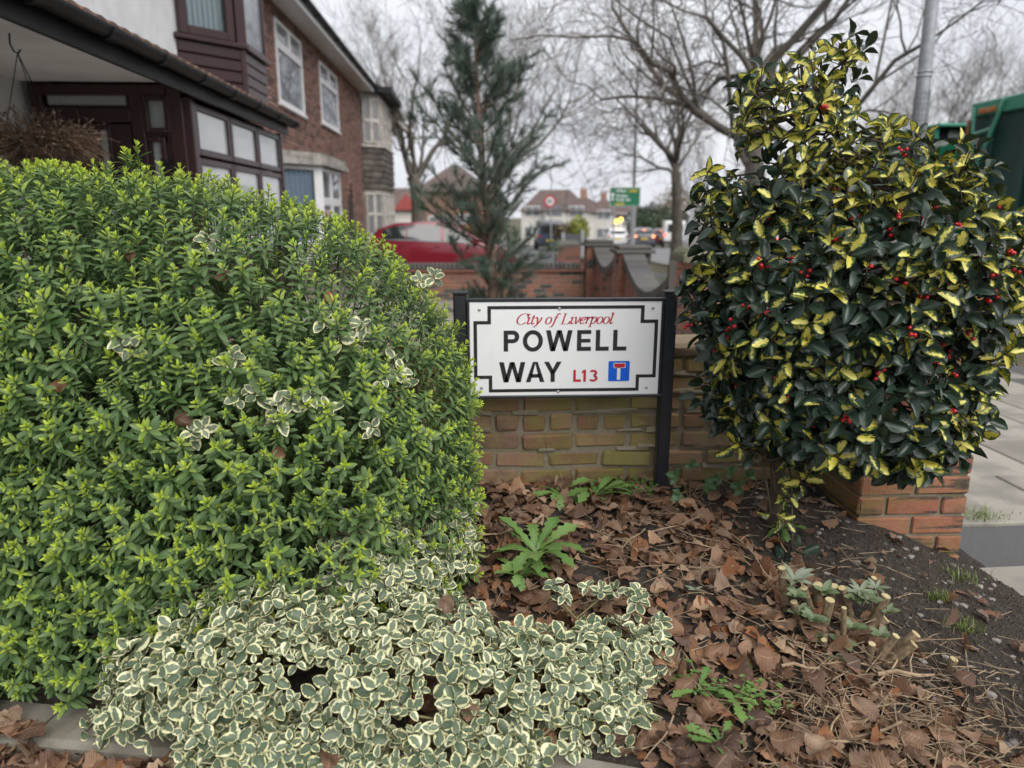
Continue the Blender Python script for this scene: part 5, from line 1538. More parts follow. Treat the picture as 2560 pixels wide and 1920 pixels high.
o = put('soil_crumbs', np_mesh('soil_crumbs', [tuple(v_) for v_ in Vg], Fg, mat_plain('crumb', (.085, .074, .064), (.035, .03, .026), 60, .95, spec=.1), smooth=False)); tag(o, 'fine grit and soil crumbs on the bare ground by the pier', 'grit', kind='stuff')

# ------------------------------------------------------------------ weeds
def dandl(seed, n=13):
    rr = random.Random(seed)
    return leaf_np(.1, .030, n, 3, .25, rr.uniform(.5, 1.7), lambda v: (.12 + .88 * v ** .9) * (1 if v < .8 else max(.1, 1 - ((v - .8) / .2) ** 2)), ser=.3, seed=seed, twist=rr.uniform(-.5, .5), wave=.012)
DN = [dandl(i) for i in range(5)]
DNM = [np_mesh('leaf', V, F, WEED, A) for V, F, A in DN]
def dandelion(px, py, Y, n, s_, label, name='dandelion', up=.75, meshes=DNM):
    p = at(px, py, Y); p.z = bed_z(p.x, p.y) + .028
    t = thing(name, label, 'weed', p)
    for k in range(n):
        a = k * 2.4 + rn.uniform(-.3, .3)
        d = Vector((math.cos(a), math.sin(a), rn.uniform(.25, 1.1) * up))
        put('leaf', rn.choice(meshes), t, m4(frameY(d, (-.2 * math.cos(a), -.2 * math.sin(a), 1)), p, s_ * rn.uniform(.65, 1.1)))
dandelion(1340, 1440, 2.22, 18, 1.85, 'leafy bright green dandelion in the middle of the leaf litter', up=1.3)
dandelion(1300, 1480, 2.12, 9, 1.35, 'green dandelion tucked behind the euonymus', up=1.4)
dandelion(1490, 1265, 2.65, 14, 1.55, 'green dandelion at the foot of the wall below the nameplate', up=1.2)
dandelion(1400, 1250, 2.68, 10, 1.4, 'dandelion at the foot of the wall, left of the two below the nameplate', up=1.0)
dandelion(1950, 1380, 2.36, 9, 1.0, 'small green rosette weed below the holly trunk', up=.9)
dandelion(1745, 1730, 1.68, 7, 1.05, 'young dandelion in the litter left of the cut stump', up=1.2)
dandelion(1830, 1720, 1.66, 7, 1.1, 'broad dandelion in the litter closest to the cut stump', up=.9)
dandelion(1800, 1880, 1.5, 9, .9, 'dark green dandelion at the bottom edge of the picture', up=1.0)
SM = [leaf_np(.018, .013, 4, 3, .2, .4, oval, seed=i) for i in range(2)]
def chick(px, py, Y, n, spread, label, mat=WEED):
    p = at(px, py, Y); it = []
    for k in range(n):
        x, y = p.x + rn.gauss(0, spread), p.y + rn.gauss(0, spread * .7)
        if y > 2.84: y = 2.84 - rn.random() * .05
        for j in range(rn.choice((4, 5, 6))):
            a = rn.uniform(0, 6.28)
            it.append((rn.randrange(2), m4(frameY((math.cos(a), math.sin(a), .35), (0, 0, 1)), (x, y, bed_z(x, y) + rn.uniform(.01, .05)), rn.uniform(.6, 1.2)), rn.random()))
    V, F, A = merged(SM, it)
    o = put('chickweed', np_mesh('chickweed', V, F, mat, A)); tag(o, label, 'weed', kind='stuff')
chick(1590, 1260, 2.72, 34, .07, 'patch of small leaved green weed at the wall by the right sign post')
chick(1560, 1225, 2.78, 20, .06, 'upper tuft of small leaved weed against the wall')
chick(1880, 1740, 1.66, 26, .06, 'tiny bright green weeds sprouting through the litter')
chick(1760, 1700, 1.68, 16, .04, 'tiny green weeds left of the broad dandelion')
chick(1110, 1245, 2.72, 10, .04, 'tiny weed sprig beside the hedge foot')
# bramble beside the right post
BL = [leaf_np(.06, .042, 10, 5, .3, b, lambda v: max(0, math.sin(math.pi * min(1, v * .95 + .02)) ** .7) * (1.1 - .35 * v), ser=.08, seed=i, wave=.02) for i, b in enumerate((.2, .5, .8))]
BLM = [np_mesh('leaf', V, F, BRAM, A) for V, F, A in BL]
def bramble(px, py, Y, ends, label):
    p = at(px, py, Y); p.z = bed_z(p.x, p.y); t = thing('bramble', label, 'weed', p)
    for (ex, ey, eY, s_) in ends:
        e_ = at(ex, ey, eY); m = MB(); md = p.lerp(e_, .5) + Vector((0, -.01, .03)); m.tube([p, md, e_], [.0022, .0018, .0012], 5); m.build('stem', STEMG, t)
        dd = (e_ - md).normalized()
        for k, a in enumerate((0, 1.25, -1.25)):
            d = Matrix.Rotation(a, 3, 'Y') @ Vector((dd.x, -.35, dd.z - .35)); put('leaf', BLM[rn.randrange(3)], t, m4(frameY(d, (0, -.75, .7)), e_, s_ * (1 if k == 0 else .8)))
bramble(1720, 1280, 2.66, ((1690, 1190, 2.6, .85), (1730, 1165, 2.62, .7), (1680, 1275, 2.55, .95), (1765, 1210, 2.66, .9), (1700, 1235, 2.58, .8)), 'bramble seedling with serrated leaves beside the right sign post')
bramble(1850, 1270, 2.62, ((1850, 1215, 2.56, .9), (1830, 1180, 2.6, .7), (1870, 1190, 2.6, .7), (1800, 1195, 2.62, .7)), 'bramble seedling in the shade under the holly')
# grass tufts
def tuft(px, py, Y, n, h, spread, label, z=None, mat=GRASS):
    p = at(px, py, Y); z = bed_z(p.x, p.y) if z is None else z
    Vv_, Fv, Av = [], [], []
    for k in range(n):
        a = rn.uniform(0, 6.28); b0 = Vector((p.x + rn.gauss(0, spread), p.y + rn.gauss(0, spread * .6), z)); hh = h * rn.uniform(.5, 1.1)
        d = Vector((math.cos(a), math.sin(a), 0)); s_ = Vector((-d.y, d.x, 0)) * .0014
        q = b0 + d * hh * .25 + Vector((0, 0, hh * .6)); e_ = b0 + d * hh * .7 + Vector((0, 0, hh * .75)); b = len(Vv_)
        Vv_ += [b0 - s_, b0 + s_, q + s_ * .8, q - s_ * .8, e_]; Fv += [(b, b+1, b+2), (b, b+2, b+3), (b+3, b+2, b+4)]; Av += [(.5, .5, rn.random(), 0)] * 5
    o = put('grass_tuft', np_mesh('grass_tuft', [tuple(v_) for v_ in Vv_], Fv, mat, Av)); tag(o, label, 'grass', kind='stuff')
tuft(2345, 1490, 2.05, 45, .05, .018, 'small grass tuft on bare soil right of the cut stump')
tuft(2420, 1575, 1.92, 60, .05, .03, 'wider thin grass tuft on bare soil near the right edge')
tuft(2400, 1430, 2.25, 60, .05, .035, 'straggling grass at the foot of the brick pier')
tuft(2450, 1285, 2.98, 260, .05, .07, 'bright moss and grass clump on the pavement against the pier', z=-.005)
# ------------------------------------------------------------------ cut shrub
cs = thing('cut_shrub', 'hard pruned shrub stump of pale sawn stems in the leaf litter', 'shrub', (1.06, 1.9, bed_z(1.06, 1.9)))
STUB = mat_plain('stub_bark', (.3, .22, .13), (.13, .095, .055), 70, .9, .9, .004)
CUTM = mat_plain('cut_wood', (.5, .42, .24), (.4, .32, .16), 50, .85)
def stub(a, b, r_):
    m = MB(); ax = (b - a)
    m.tube([a, a.lerp(b, .5) + Vector((rn.uniform(-.006, .006), 0, 0)), b], [r_ * 1.1, r_, r_ * .97], 9); s_ = m.build('stem', STUB, cs, smooth=False)
    m = MB(); m.tube([b - ax.normalized() * .001, b + ax.normalized() * .0015], r_ * .93, 9); m.build('cut_face', CUTM, s_)
for (bx_, by, tx, ty, Y, r_) in ((1965, 1545, 1955, 1420, 2.0, .012), (2035, 1520, 2010, 1470, 1.98, .012), (2050, 1500, 2045, 1462, 2.0, .015), (2080, 1520, 2085, 1465, 2.0, .014), (2130, 1515, 2105, 1470, 1.98, .012), (2055, 1570, 2075, 1500, 1.92, .015), (2180, 1530, 2215, 1490, 1.95, .015), (2165, 1470, 2185, 1445, 2.05, .010), (2150, 1550, 2215, 1548, 1.9, .013), (2100, 1620, 2110, 1520, 1.84, .008), (2230, 1600, 2290, 1585, 1.82, .015), (2215, 1625, 2285, 1610, 1.8, .014), (2190, 1640, 2240, 1590, 1.8, .012), (2345, 1695, 2385, 1648, 1.78, .012), (2070, 1640, 2060, 1600, 1.85, .009), (2160, 1655, 2180, 1610, 1.8, .011), (2000, 1560, 1985, 1505, 1.95, .011)):
    a, b = at(bx_, by, Y), at(tx, ty, Y - .02); a.z = min(a.z, bed_z(a.x, a.y) + .02) - .03; stub(a, b, r_)
SV = [leaf_np(.045, .013, 5, 3, .3, .5, seed=i) for i in range(2)] + [leaf_np(.034, .017, 5, 3, .3, .4, oval, seed=9)]
SVM = [np_mesh('leaf', V, F, SILV if i < 2 else SAGE, A) for i, (V, F, A) in enumerate(SV)]
for (px, py, Y, n_, k0, s_) in ((1985, 1450, 1.98, 9, 0, 1.2), (2150, 1480, 1.96, 8, 0, .9), (2135, 1500, 1.94, 8, 2, 1), (2000, 1530, 1.94, 8, 2, 1.1), (2020, 1590, 1.9, 7, 2, 1), (2105, 1610, 1.83, 6, 2, 1), (2040, 1600, 1.86, 6, 2, .9), (2370, 1705, 1.75, 6, 2, .9), (2220, 1530, 1.92, 6, 2, .8), (1738, 1475, 2.05, 5, 0, .55), (2060, 1480, 1.96, 8, 2, 1), (1990, 1490, 1.94, 8, 2, 1), (2170, 1500, 1.93, 8, 2, 1), (2190, 1470, 1.98, 7, 0, .7), (2030, 1550, 1.88, 8, 2, 1.1), (2130, 1570, 1.86, 7, 2, 1), (2200, 1590, 1.82, 7, 2, .8), (2090, 1650, 1.8, 6, 2, .8), (2010, 1620, 1.86, 6, 2, .9)):
    p = at(px, py, Y)
    for k in range(n_):
        a = k * 2.4; put('leaf', SVM[k0 + (k % 2 if k0 == 0 else 0)], cs, m4(frameY((math.cos(a), math.sin(a) * .7 - .2, rn.uniform(.2, .9)), (0, -.4, 1)), p, s_ * rn.uniform(.9, 1.45)))

# fine straw and chopped stems: too many to count
Vs_, Fs_, b = [], [], 0
for i in range(1500):
    if i < 1050: x, y = rn.gauss(1.08, .25), rn.gauss(1.5, .22)
    else: x, y = rn.uniform(0, 1.4), rn.uniform(1.5, 2.8)
    if y < kerb_y(min(x, 1.59)) + .02 or y > 2.82: continue
    L_ = rn.uniform(.02, .11); a = rn.uniform(0, 6.28); z = bed_z(x, y) + rn.uniform(.006, .04)
    d = Vector((math.cos(a), math.sin(a), rn.gauss(0, .18))); n_ = Vector((-d.y, d.x, 0)) * rn.uniform(.0008, .0018); u_ = Vector((0, 0, .0015)); p = Vector((x, y, z)); q = p + d * L_
    b = len(Vs_); Vs_ += [p - n_, p + n_, p + u_, q - n_, q + n_, q + u_]; Fs_ += [(b, b+2, b+5), (b, b+5, b+3), (b+2, b+1, b+4), (b+2, b+4, b+5)]
o = put('straw_litter', np_mesh('straw_litter', [tuple(v_) for v_ in Vs_], Fs_, mat_plain('straw', (.36, .27, .17), (.15, .1, .065), 30, .9), smooth=False)); tag(o, 'scatter of fine straw and chopped stems over the litter', 'straw', kind='stuff')
# ================================================================== trees
TBARK = mat_plain('tree_bark', (.15, .132, .108), (.085, .076, .064), 7, .95, .8, .02)
def tubes_np(lines, n=4):
    """list of (points, radii) -> V, F (quads)"""
    V, F, b = [], [], 0
    ang = np.arange(n) * 2 * np.pi / n; ca, sa = np.cos(ang), np.sin(ang)
    for pts, rad in lines:
        P = np.array(pts, float); k = len(P)
        T = np.empty_like(P); T[1:-1] = P[2:] - P[:-2]; T[0] = P[1] - P[0]; T[-1] = P[-1] - P[-2]
        T /= np.linalg.norm(T, axis=1)[:, None] + 1e-9
        ref = np.array([0.31, .27, .91]) if abs(T[0, 2]) < .9 else np.array([1., .1, 0])
        U = np.cross(T, ref); U /= np.linalg.norm(U, axis=1)[:, None] + 1e-9; W_ = np.cross(T, U)
        r = np.array(rad)[:, None, None]
        ring = P[:, None, :] + r * (U[:, None, :] * ca[None, :, None] + W_[:, None, :] * sa[None, :, None])
        V.append(ring.reshape(-1, 3))
        i = np.arange(k - 1)[:, None] * n; j = np.arange(n)[None]; j2 = (j + 1) % n
        F.append(np.stack([i + j, i + j2, i + n + j2, i + n + j], -1).reshape(-1, 4) + b); b += k * n
    return np.concatenate(V), np.concatenate(F)
def grow(rn_, p, d, L_, r0, lvl, out, spread, up, kids, maxl, curv=.18, decay=.62):
    n = 6 if lvl < 2 else (4 if lvl < 4 else 3)
    pts_, rad = [p.copy()], [r0]
    dd = d.copy()
    for k in range(n):
        dd = (dd + Vector((rn_.gauss(0, curv), rn_.gauss(0, curv), rn_.gauss(0, curv) + up * .12))).normalized()
        pts_.append(pts_[-1] + dd * L_ / n); rad.append(r0 * (1 - .62 * (k + 1) / n))
    out[min(lvl, 4)].append((pts_, rad))
    if lvl >= maxl: return
    nk = kids[min(lvl, len(kids) - 1)]
    for c in range(nk):
        t = rn_.uniform(.25, 1.0) if c else 1.0
        i = min(int(t * n), n - 1); q = pts_[i].lerp(pts_[i + 1], t * n - i) if t < 1 else pts_[-1]
        ax = (pts_[i + 1] - pts_[i]).normalized(); o_ = ax.orthogonal().normalized()
        o_ = Matrix.Rotation(rn_.uniform(0, 6.28), 3, ax) @ o_
        sp_ = spread * rn_.uniform(.6, 1.25) * (1 if c else .5)
        nd = (ax * math.cos(sp_) + o_ * math.sin(sp_)).normalized()
        ln = L_ * decay * rn_.uniform(.7, 1.2); rr = max(rad[i] * rn_.uniform(.42, .62), .0055)
        grow(rn_, q, nd, ln, rr, lvl + 1, out, spread, up, kids, maxl, curv, decay)
def bare_tree(name, label, base, trunk, limbs, seed, maxl=4, kids=(5, 5, 5, 4), spread=.75, up=.5, curv=.18, decay=.62, twig=None, group=None):
    """trunk: list of (point, radius); limbs: list of (start point, direction, length, radius)"""
    rn_ = random.Random(seed)
    t = thing(name, label, 'tree', base, group)
    m = MB(); m.tube([p for p, _ in trunk], [r_ for _, r_ in trunk], 12); m.build('trunk', TBARK, t, smooth=True)
    out = {k: [] for k in range(5)}
    for (p, d, L_, r_) in limbs: grow(rn_, Vector(p), Vector(d).normalized(), L_, r_, 1, out, spread, up, kids, maxl, curv, decay)
    if out[1]:
        V, F = tubes_np(out[1], 8); put('limbs', np_mesh('limbs', V, F, TBARK), t)
    V, F = tubes_np(out[2] + out[3] + out[4], 4) if False else tubes_np(out[2], 6); put('boughs', np_mesh('boughs', V, F, TBARK), t)
    fine = out[3] + out[4]
    if fine:
        V, F = tubes_np(fine, 3); o = put('crown', np_mesh('crown', V, F, TBARK), t); o['kind'] = 'stuff'
    return t
def limbset(rn_, top, n, L_, r_, tilt, zj=.0):
    o = []
    for k in range(n):
        a = k * 2.4 + rn_.uniform(-.4, .4); tl = tilt * rn_.uniform(.4, 1.2)
        o.append((Vector(top) - Vector((0, 0, rn_.uniform(0, zj))), Vector((math.cos(a) * math.sin(tl), math.sin(a) * math.sin(tl), math.cos(tl))), L_ * rn_.uniform(.75, 1.15), r_ * rn_.uniform(.7, 1)))
    return o
rt = random.Random(77)
# small street tree on the verge
b = Vector((5.15, 18.5, ground(18.5)))
e1 = at(1690, 440, 18.5)
tp = [(b, .2), (b + Vector((.0, 0, .6)), .15), (at(1693, 560, 18.5), .135), (at(1692, 470, 18.5), .125), (at(1690, 430, 18.5), .13)]
lm = [(at(1690, 440, 18.5), (-.7, .1, .55), 1.6, .045), (at(1690, 432, 18.5), (.12, .1, 1), 2.0, .08), (at(1690, 432, 18.5), (-.35, -.2, 1), 1.9, .06), (at(1690, 434, 18.5), (.6, .3, .8), 1.8, .05), (at(1688, 400, 18.5), (-.6, .3, .7), 1.7, .07), (at(1692, 400, 18.5), (.2, -.6, .8), 1.6, .07)]
bare_tree('street_tree', 'small bare street tree with forked trunk on the verge left of the holly', b, tp, lm, 5, 5, (6, 6, 5, 4, 3), .78, .3, .22, .64)
# big spreading street tree behind the holly
b = Vector((5.45, 13.2, ground(13.2)))
J = at(1880, 360, 13.2)
tp = [(b, .3), (b + Vector((0, 0, .5)), .22), (Vector((b.x * .5 + J.x * .5, 13.2, 1.3)), .19), (J, .16)]
lm = [(J, ray(1868, 60) - ray(1880, 380), 3.6, .105), (J, ray(2080, 60) - ray(1900, 380), 3.8, .10), (J, ray(1640, 120) - ray(1880, 400), 3.6, .08), (J, ray(1640, 330) - ray(1860, 400), 3.0, .06), (J - Vector((0, 0, .45)), ray(1560, 240) - ray(1870, 420), 2.8, .06),
      (J, ray(1900, 0) - ray(1890, 380), 4.2, .10), (J, Vector((.5, .9, 1.3)), 3.4, .09), (J, Vector((-.2, -.8, 1.1)), 2.8, .07), (J, ray(2250, 130) - ray(1900, 380), 3.2, .07), (J, ray(1480, 60) - ray(1880, 360), 4.0, .08)]
bare_tree('street_tree', 'big spreading bare street tree rising behind the holly', b, tp, lm, 9, 5, (7, 6, 5, 4, 3), .8, .22, .26, .62)
# tree behind the red car
b = Vector((-2.2, 27, ground(27)))
tp = [(b, .33), (b + Vector((0, 0, .8)), .27), (at(1046, 520, 27), .25), (at(1042, 470, 27), .24), (at(1030, 440, 27), .22)]
T0 = at(1038, 455, 27)
lm = [(T0, ray(1050, 250) - ray(1040, 450), 3.4, .10), (T0, ray(930, 330) - ray(1040, 450), 3.0, .08), (T0, ray(1120, 300) - ray(1040, 450), 3.2, .08), (T0, ray(990, 230) - ray(1040, 450), 3.8, .085), (T0, Vector((.2, .6, 1)), 3, .1), (T0, Vector((-.3, -.6, 1)), 3, .1), (T0, ray(1080, 200) - ray(1040, 450), 3.8, .12)]
bare_tree('garden_tree', 'bare pollarded tree with mossy trunk behind the red car', b, tp, lm, 13, 5, (6, 5, 5, 4, 3), .62, .45, .2, .64)
# tall tree behind the pine
b = Vector((.55, 31, ground(31)))
T0 = Vector((.75, 31, 2.6))
tp = [(b, .36), (b + Vector((0, 0, 1)), .3), (T0, .27)]
lm = limbset(rt, T0, 9, 4.6, .075, .68, .5) + [(T0, Vector((.7, .1, .75)), 4.8, .1), (T0, Vector((.5, -.2, .9)), 5, .1)]
bare_tree('garden_tree', 'tall fine twigged bare tree rising behind the pine', b, tp, lm, 17, 5, (6, 6, 5, 4, 3), .62, .3, .2, .62)
# far trees at the right and across the road
for i, (px, Y, h, lab) in enumerate(((2140, 36, 4.5, 'hazy bare tree across the road left of the lamp post'), (2300, 33, 4.8, 'bare tree across the road directly behind the lamp post'), (2420, 30, 4.6, 'bare tree behind the green lorries'), (2545, 34, 5.2, 'bare tree at the right edge above the lorry'), (1750, 60, 5.0, 'distant bare tree beyond the small street tree'))):
    p = at(px, 500, Y); b = Vector((p.x, Y, ground(Y))); T0 = b + Vector((0, 0, h * .55))
    bare_tree('roadside_tree', lab, b, [(b, .3), (b + Vector((0, 0, h * .3)), .24), (T0, .2)], limbset(rt, T0, 8, h * .8, .08, .6, .6), 40 + i, 5, (6, 5, 5, 4, 3), .55, .4, .2, group='bare trees across the road')
# bare crown at far left behind the houses
b = Vector((-6.5, 40, ground(40))); T0 = b + Vector((0, 0, 4.0))
bare_tree('garden_tree', 'faint bare tree top beyond the end of the brick house', b, [(b, .3), (b + Vector((0, 0, 2)), .25), (T0, .2)], limbset(rt, T0, 7, 4.2, .15, .6, .5), 61, 4, (6, 5, 5, 4), .6, .4, .2)

# ------------------------------------------------------------------ pine
def mk_pine():
    m = NT('pine_needle'); e, v, rn_, age = m.leafattr()
    c = m.mix(rn_, (.07, .115, .088), (.125, .175, .13)); m.col(c); m.rough(.5); m.trans(c, .15); return m.m
PINEM = mk_pine()
PINEB = mat_plain('pine_bark', (.2, .13, .095), (.11, .075, .06), 16, .95, .8, .01)
pb = Vector((.16, 7.0, ground(7.0) + .03))
pine = thing('pine_tree', 'slim dark green young pine behind the nameplate', 'tree', pb)
ptop = at(1183, 15, 7.0)
tr = [pb, pb.lerp(ptop, .3) + Vector((.03, 0, 0)), pb.lerp(ptop, .6) + Vector((-.01, 0, 0)), ptop]
m = MB(); m.tube(tr, [.06, .045, .028, .006], 9); m.build('trunk', PINEB, pine, smooth=True)
rp_ = random.Random(3)
clus, br = [], []
nW = 21
prof_w = lambda t: (.42 if t < .2 else .62) * min(1, (1.02 - t) / .45) ** .8 + .05
for wv in range(nW):
    t = .06 + .92 * wv / (nW - 1)
    c = pb.lerp(ptop, t) if t > .0 else pb
    for k in range(rp_.choice((3, 4, 5, 6))):
        a = rp_.uniform(0, 6.28); ln = prof_w(t) * rp_.uniform(.4, 1.35)
        d = Vector((math.cos(a), math.sin(a), rp_.uniform(.05, .5) + .5 * t)).normalized()
        pts_ = [c + Vector((0, 0, rp_.uniform(-.06, .06)))]
        for s_ in range(6):
            d = (d + Vector((rp_.gauss(0, .1), rp_.gauss(0, .1), .09))).normalized(); pts_.append(pts_[-1] + d * ln / 6)
        br.append((pts_, [.011 * (1 - t * .6) * (1 - s_ / 7) + .0025 for s_ in range(7)]))
        for s_ in range(2, 7):
            q = pts_[s_]
            clus.append((q, d))
            for j in range(rp_.choice((1, 2, 2, 3))):
                d2 = (d + Vector((rp_.gauss(0, .7), rp_.gauss(0, .7), rp_.gauss(.1, .5)))).normalized(); e_ = q + d2 * rp_.uniform(.05, .15)
                br.append(([q, q.lerp(e_, .5), e_], [.004, .003, .002])); clus.append((e_, d2)); clus.append((q.lerp(e_, .5), d2))
clus.append((ptop, Vector((0, 0, 1))))
V, F = tubes_np(br, 5); o = put('branches', np_mesh('branches', V, F, PINEB), pine); o['kind'] = 'stuff'
def needle_tuft(seed, n=46):
    rr = random.Random(seed); V, F, A = [], [], []
    for k in range(n):
        a = rr.uniform(0, 6.28); el = rr.uniform(.25, 1.15); z = rr.uniform(-.05, .03)
        d = Vector((math.cos(a) * math.sin(el), math.sin(a) * math.sin(el), math.cos(el))); s_ = d.orthogonal().normalized() * .0015
        b0 = Vector((0, 0, z)); e_ = b0 + d * rr.uniform(.05, .085); b_ = len(V)
        V += [tuple(b0 - s_), tuple(b0 + s_), tuple(e_)]; F.append((b_, b_+1, b_+2)); A += [(.5, .5, rr.random() * .4, 0)] * 3
    return np.array(V), np.array(F), np.array(A, float)
NTF = [needle_tuft(i) for i in range(6)]
its = [(rp_.randrange(6), m4(frame(d, roll=rp_.uniform(0, 6.28)), q, rp_.uniform(.8, 1.25)), rp_.random()) for q, d in clus]
V, F, A = merged(NTF, its); o = put('crown', np_mesh('crown', V, F, PINEM, A, smooth=False), pine); o['kind'] = 'stuff'
# ================================================================== street furniture
GALV = mat_plain('galvanised_steel', (.36, .37, .39), (.27, .28, .3), 14, .5, metal=.4)
lp = thing('lamp_post', 'tall grey steel lamp post with mesh wrap above the holly', 'lamp post', (5.27, 8.7, -.02))
m = MB(); m.tube([(5.27, 8.7, -.1), (5.27, 8.7, 1.2)], .095, 14); m.build('base', GALV, lp, smooth=True)
m = MB(); m.tube([(5.27, 8.7, 1.18), (5.265, 8.7, 2.6), (5.235, 8.7, 3.8), (5.2, 8.7, 8.0)], [.083, .08, .072, .055], 14); m.build('column', GALV, lp, smooth=True)
for z in (2.95, 3.0):
    m = MB(); m.lathe((5.257, 8.7, z), [(.084, -.012), (.087, 0), (.084, .012)], 14); m.build('band', GALV, lp, smooth=True)
m = MB()
for k in range(22):
    z = 1.5 + k * .06; m.lathe((5.267, 8.7, z), [(.0845, -.003), (.0855, 0), (.0845, .003)], 14)
for k in range(14):
    a = 2 * math.pi * k / 14; m.tube([(5.268 + .085 * math.cos(a), 8.7 + .085 * math.sin(a), 1.48), (5.266 + .083 * math.cos(a), 8.7 + .083 * math.sin(a), 2.8)], .003, 4)
m.build('mesh_wrap', mat_plain('mesh_wire', (.2, .21, .23)), lp)
m = MB(); m.tube([(5.2, 8.7, 8.0), (5.3, 8.7, 8.3), (5.9, 8.7, 8.4)], [.05, .045, .04], 10); m.build('arm', GALV, lp)
m = MB(); m.cbox((6.2, 8.7, 8.4), (.6, .25, .12), .03); m.build('lantern', GALV, lp)

def text_obj(body, size, loc, mat, parent, bold=.0, rot=None, name='lettering'):
    cu = bpy.data.curves.new(name, 'FONT'); cu.body = body; cu.size = size; cu.offset = bold; cu.align_x = 'LEFT'
    tmp = bpy.data.objects.new('tmp', cu); col.objects.link(tmp)
    me = bpy.data.meshes.new_from_object(tmp.evaluated_get(bpy.context.evaluated_depsgraph_get()))
    bpy.data.objects.remove(tmp); bpy.data.curves.remove(cu)
    me.name = name; me.materials.clear(); me.materials.append(mat)
    r = (rot or Matrix.Identity(3)) @ Matrix.Rotation(math.pi / 2, 3, 'X')
    return put(name, me, parent, m4(r, loc))
GREENS = mat_plain('sign_green', (.0, .13, .055), (.0, .12, .05), 4, .5)
YELL = mat_plain('sign_yellow', (.75, .5, .02), (.72, .48, .02), 5, .5)
# green direction sign
a, b = at(1525, 468, 40), at(1600, 516, 40)
gs = thing('direction_sign', 'green road direction sign on two poles above the traffic', 'sign', ((a.x + b.x) / 2, 40, ground(40)))
for x in (a.x + .28, b.x - .28):
    m = MB(); m.tube([(x, 40.06, ground(40) - .1), (x, 40.06, a.z - .1)], .045, 10); m.build('pole', GALV, gs)
m = MB(); m.cbox(((a.x + b.x) / 2, 40, (a.z + b.z) / 2), (b.x - a.x, .03, a.z - b.z), .005); pn = m.build('panel', GREENS, gs)
w_, h_ = b.x - a.x, a.z - b.z
m = MB()
for (u0, u1, v0, v1) in ((.01, .99, .97, .985), (.01, .99, .015, .03), (.01, .02, .03, .97), (.98, .99, .03, .97)):
    m.box((a.x + w_ * (u0 + u1) / 2, 39.982, b.z + h_ * (v0 + v1) / 2), (w_ * (u1 - u0), .002, h_ * (v1 - v0)))
m.build('border', WHITEI, pn)
def st(txt_, u, v, s_, mat): text_obj(txt_, h_ * s_, (a.x + w_ * u, 39.98, b.z + h_ * v), mat, pn, .004)
st('Widnes', .2, .76, .17, WHITEI); st('(A5080)', .6, .76, .15, YELL); st('Woolton', .2, .5, .17, WHITEI); st('Knotty Ash', .2, .3, .17, WHITEI); st('(A5058)', .18, .08, .15, YELL)
m = MB(); ax, az = a.x + w_ * .1, b.z + h_ * .3
m.box((ax, 39.982, az + h_ * .15), (w_ * .035, .002, h_ * .3)); m.add([(ax - w_ * .06, 39.981, az + h_ * .3), (ax + w_ * .06, 39.981, az + h_ * .3), (ax, 39.981, az + h_ * .45)], [(0, 1, 2)]); m.build('arrow', WHITEI, pn)
# speed limit sign
c = at(1375, 503, 38)
ss = thing('speed_sign', 'round red and white 30 speed limit sign on a grey pole', 'sign', (c.x, 38, ground(38)))
m = MB(); m.tube([(c.x + .12, 38.05, ground(38) - .1), (c.x + .02, 38.05, c.z + .25)], .04, 10); m.build('pole', GALV, ss)
m = MB(); m.lathe((c.x, 38, c.z), [(.31, .01), (.31, -.01)], 28, 'Y'); m.build('disc', RED, ss, fix=True)
m = MB(); m.lathe((c.x, 37.985, c.z), [(.215, .002), (.215, -.002)], 28, 'Y'); m.build('face', WHITEI, ss, fix=True)
text_obj('30', .27, (c.x - .165, 37.978, c.z - .095), INK, ss, .008)
# second, distant lamp post
p = at(1580, 600, 44); lp2 = thing('lamp_post', 'thin distant lamp post standing behind the green direction sign', 'lamp post', (p.x, 44, ground(44)))
m = MB(); m.tube([(p.x, 44, ground(44) - .1), (p.x, 44, 2.2)], .17, 10); m.build('base', GALV, lp2)
m = MB(); m.tube([(p.x, 44, 2.18), (p.x - .05, 44, 9.5)], [.09, .06], 10); m.build('column', mat_plain('dark_column', (.09, .09, .095)), lp2)
m = MB(); m.cbox((p.x + .35, 44, 9.55), (.9, .2, .12), .03); m.build('lantern', GALV, lp2)
# traffic beacons with lit amber lamps
def emit(name, c, s_):
    m = NT(name); m.col(c); m.p.inputs['Emission Color'].default_value = (*c, 1); m.p.inputs['Emission Strength'].default_value = s_; return m.m
AMBER = emit('amber_lamp', (1.0, .5, .06), 2.2); TAILR = emit('tail_lamp', (1.0, .08, .04), 2.0); TAILO = emit('brake_lamp', (1.0, .25, .08), 2.0)
for px, py, lab in ((1541, 554, 'left glowing amber globe beacon on a striped pole in the distance'), (1552, 549, 'right glowing amber globe beacon on a striped pole in the distance')):
    c = at(px, py, 58); t = thing('beacon', lab, 'beacon', (c.x, 58, ground(58)))
    m = MB(); m.tube([(c.x, 58, ground(58) - .1), (c.x, 58, c.z - .1)], .05, 8); m.build('pole', WHITEI, t)
    m = MB(); m.lathe((c.x, 58, c.z), [(.02, -.18), (.14, -.12), (.19, 0), (.14, .12), (.02, .18)], 12); m.build('globe', AMBER, t, smooth=True)

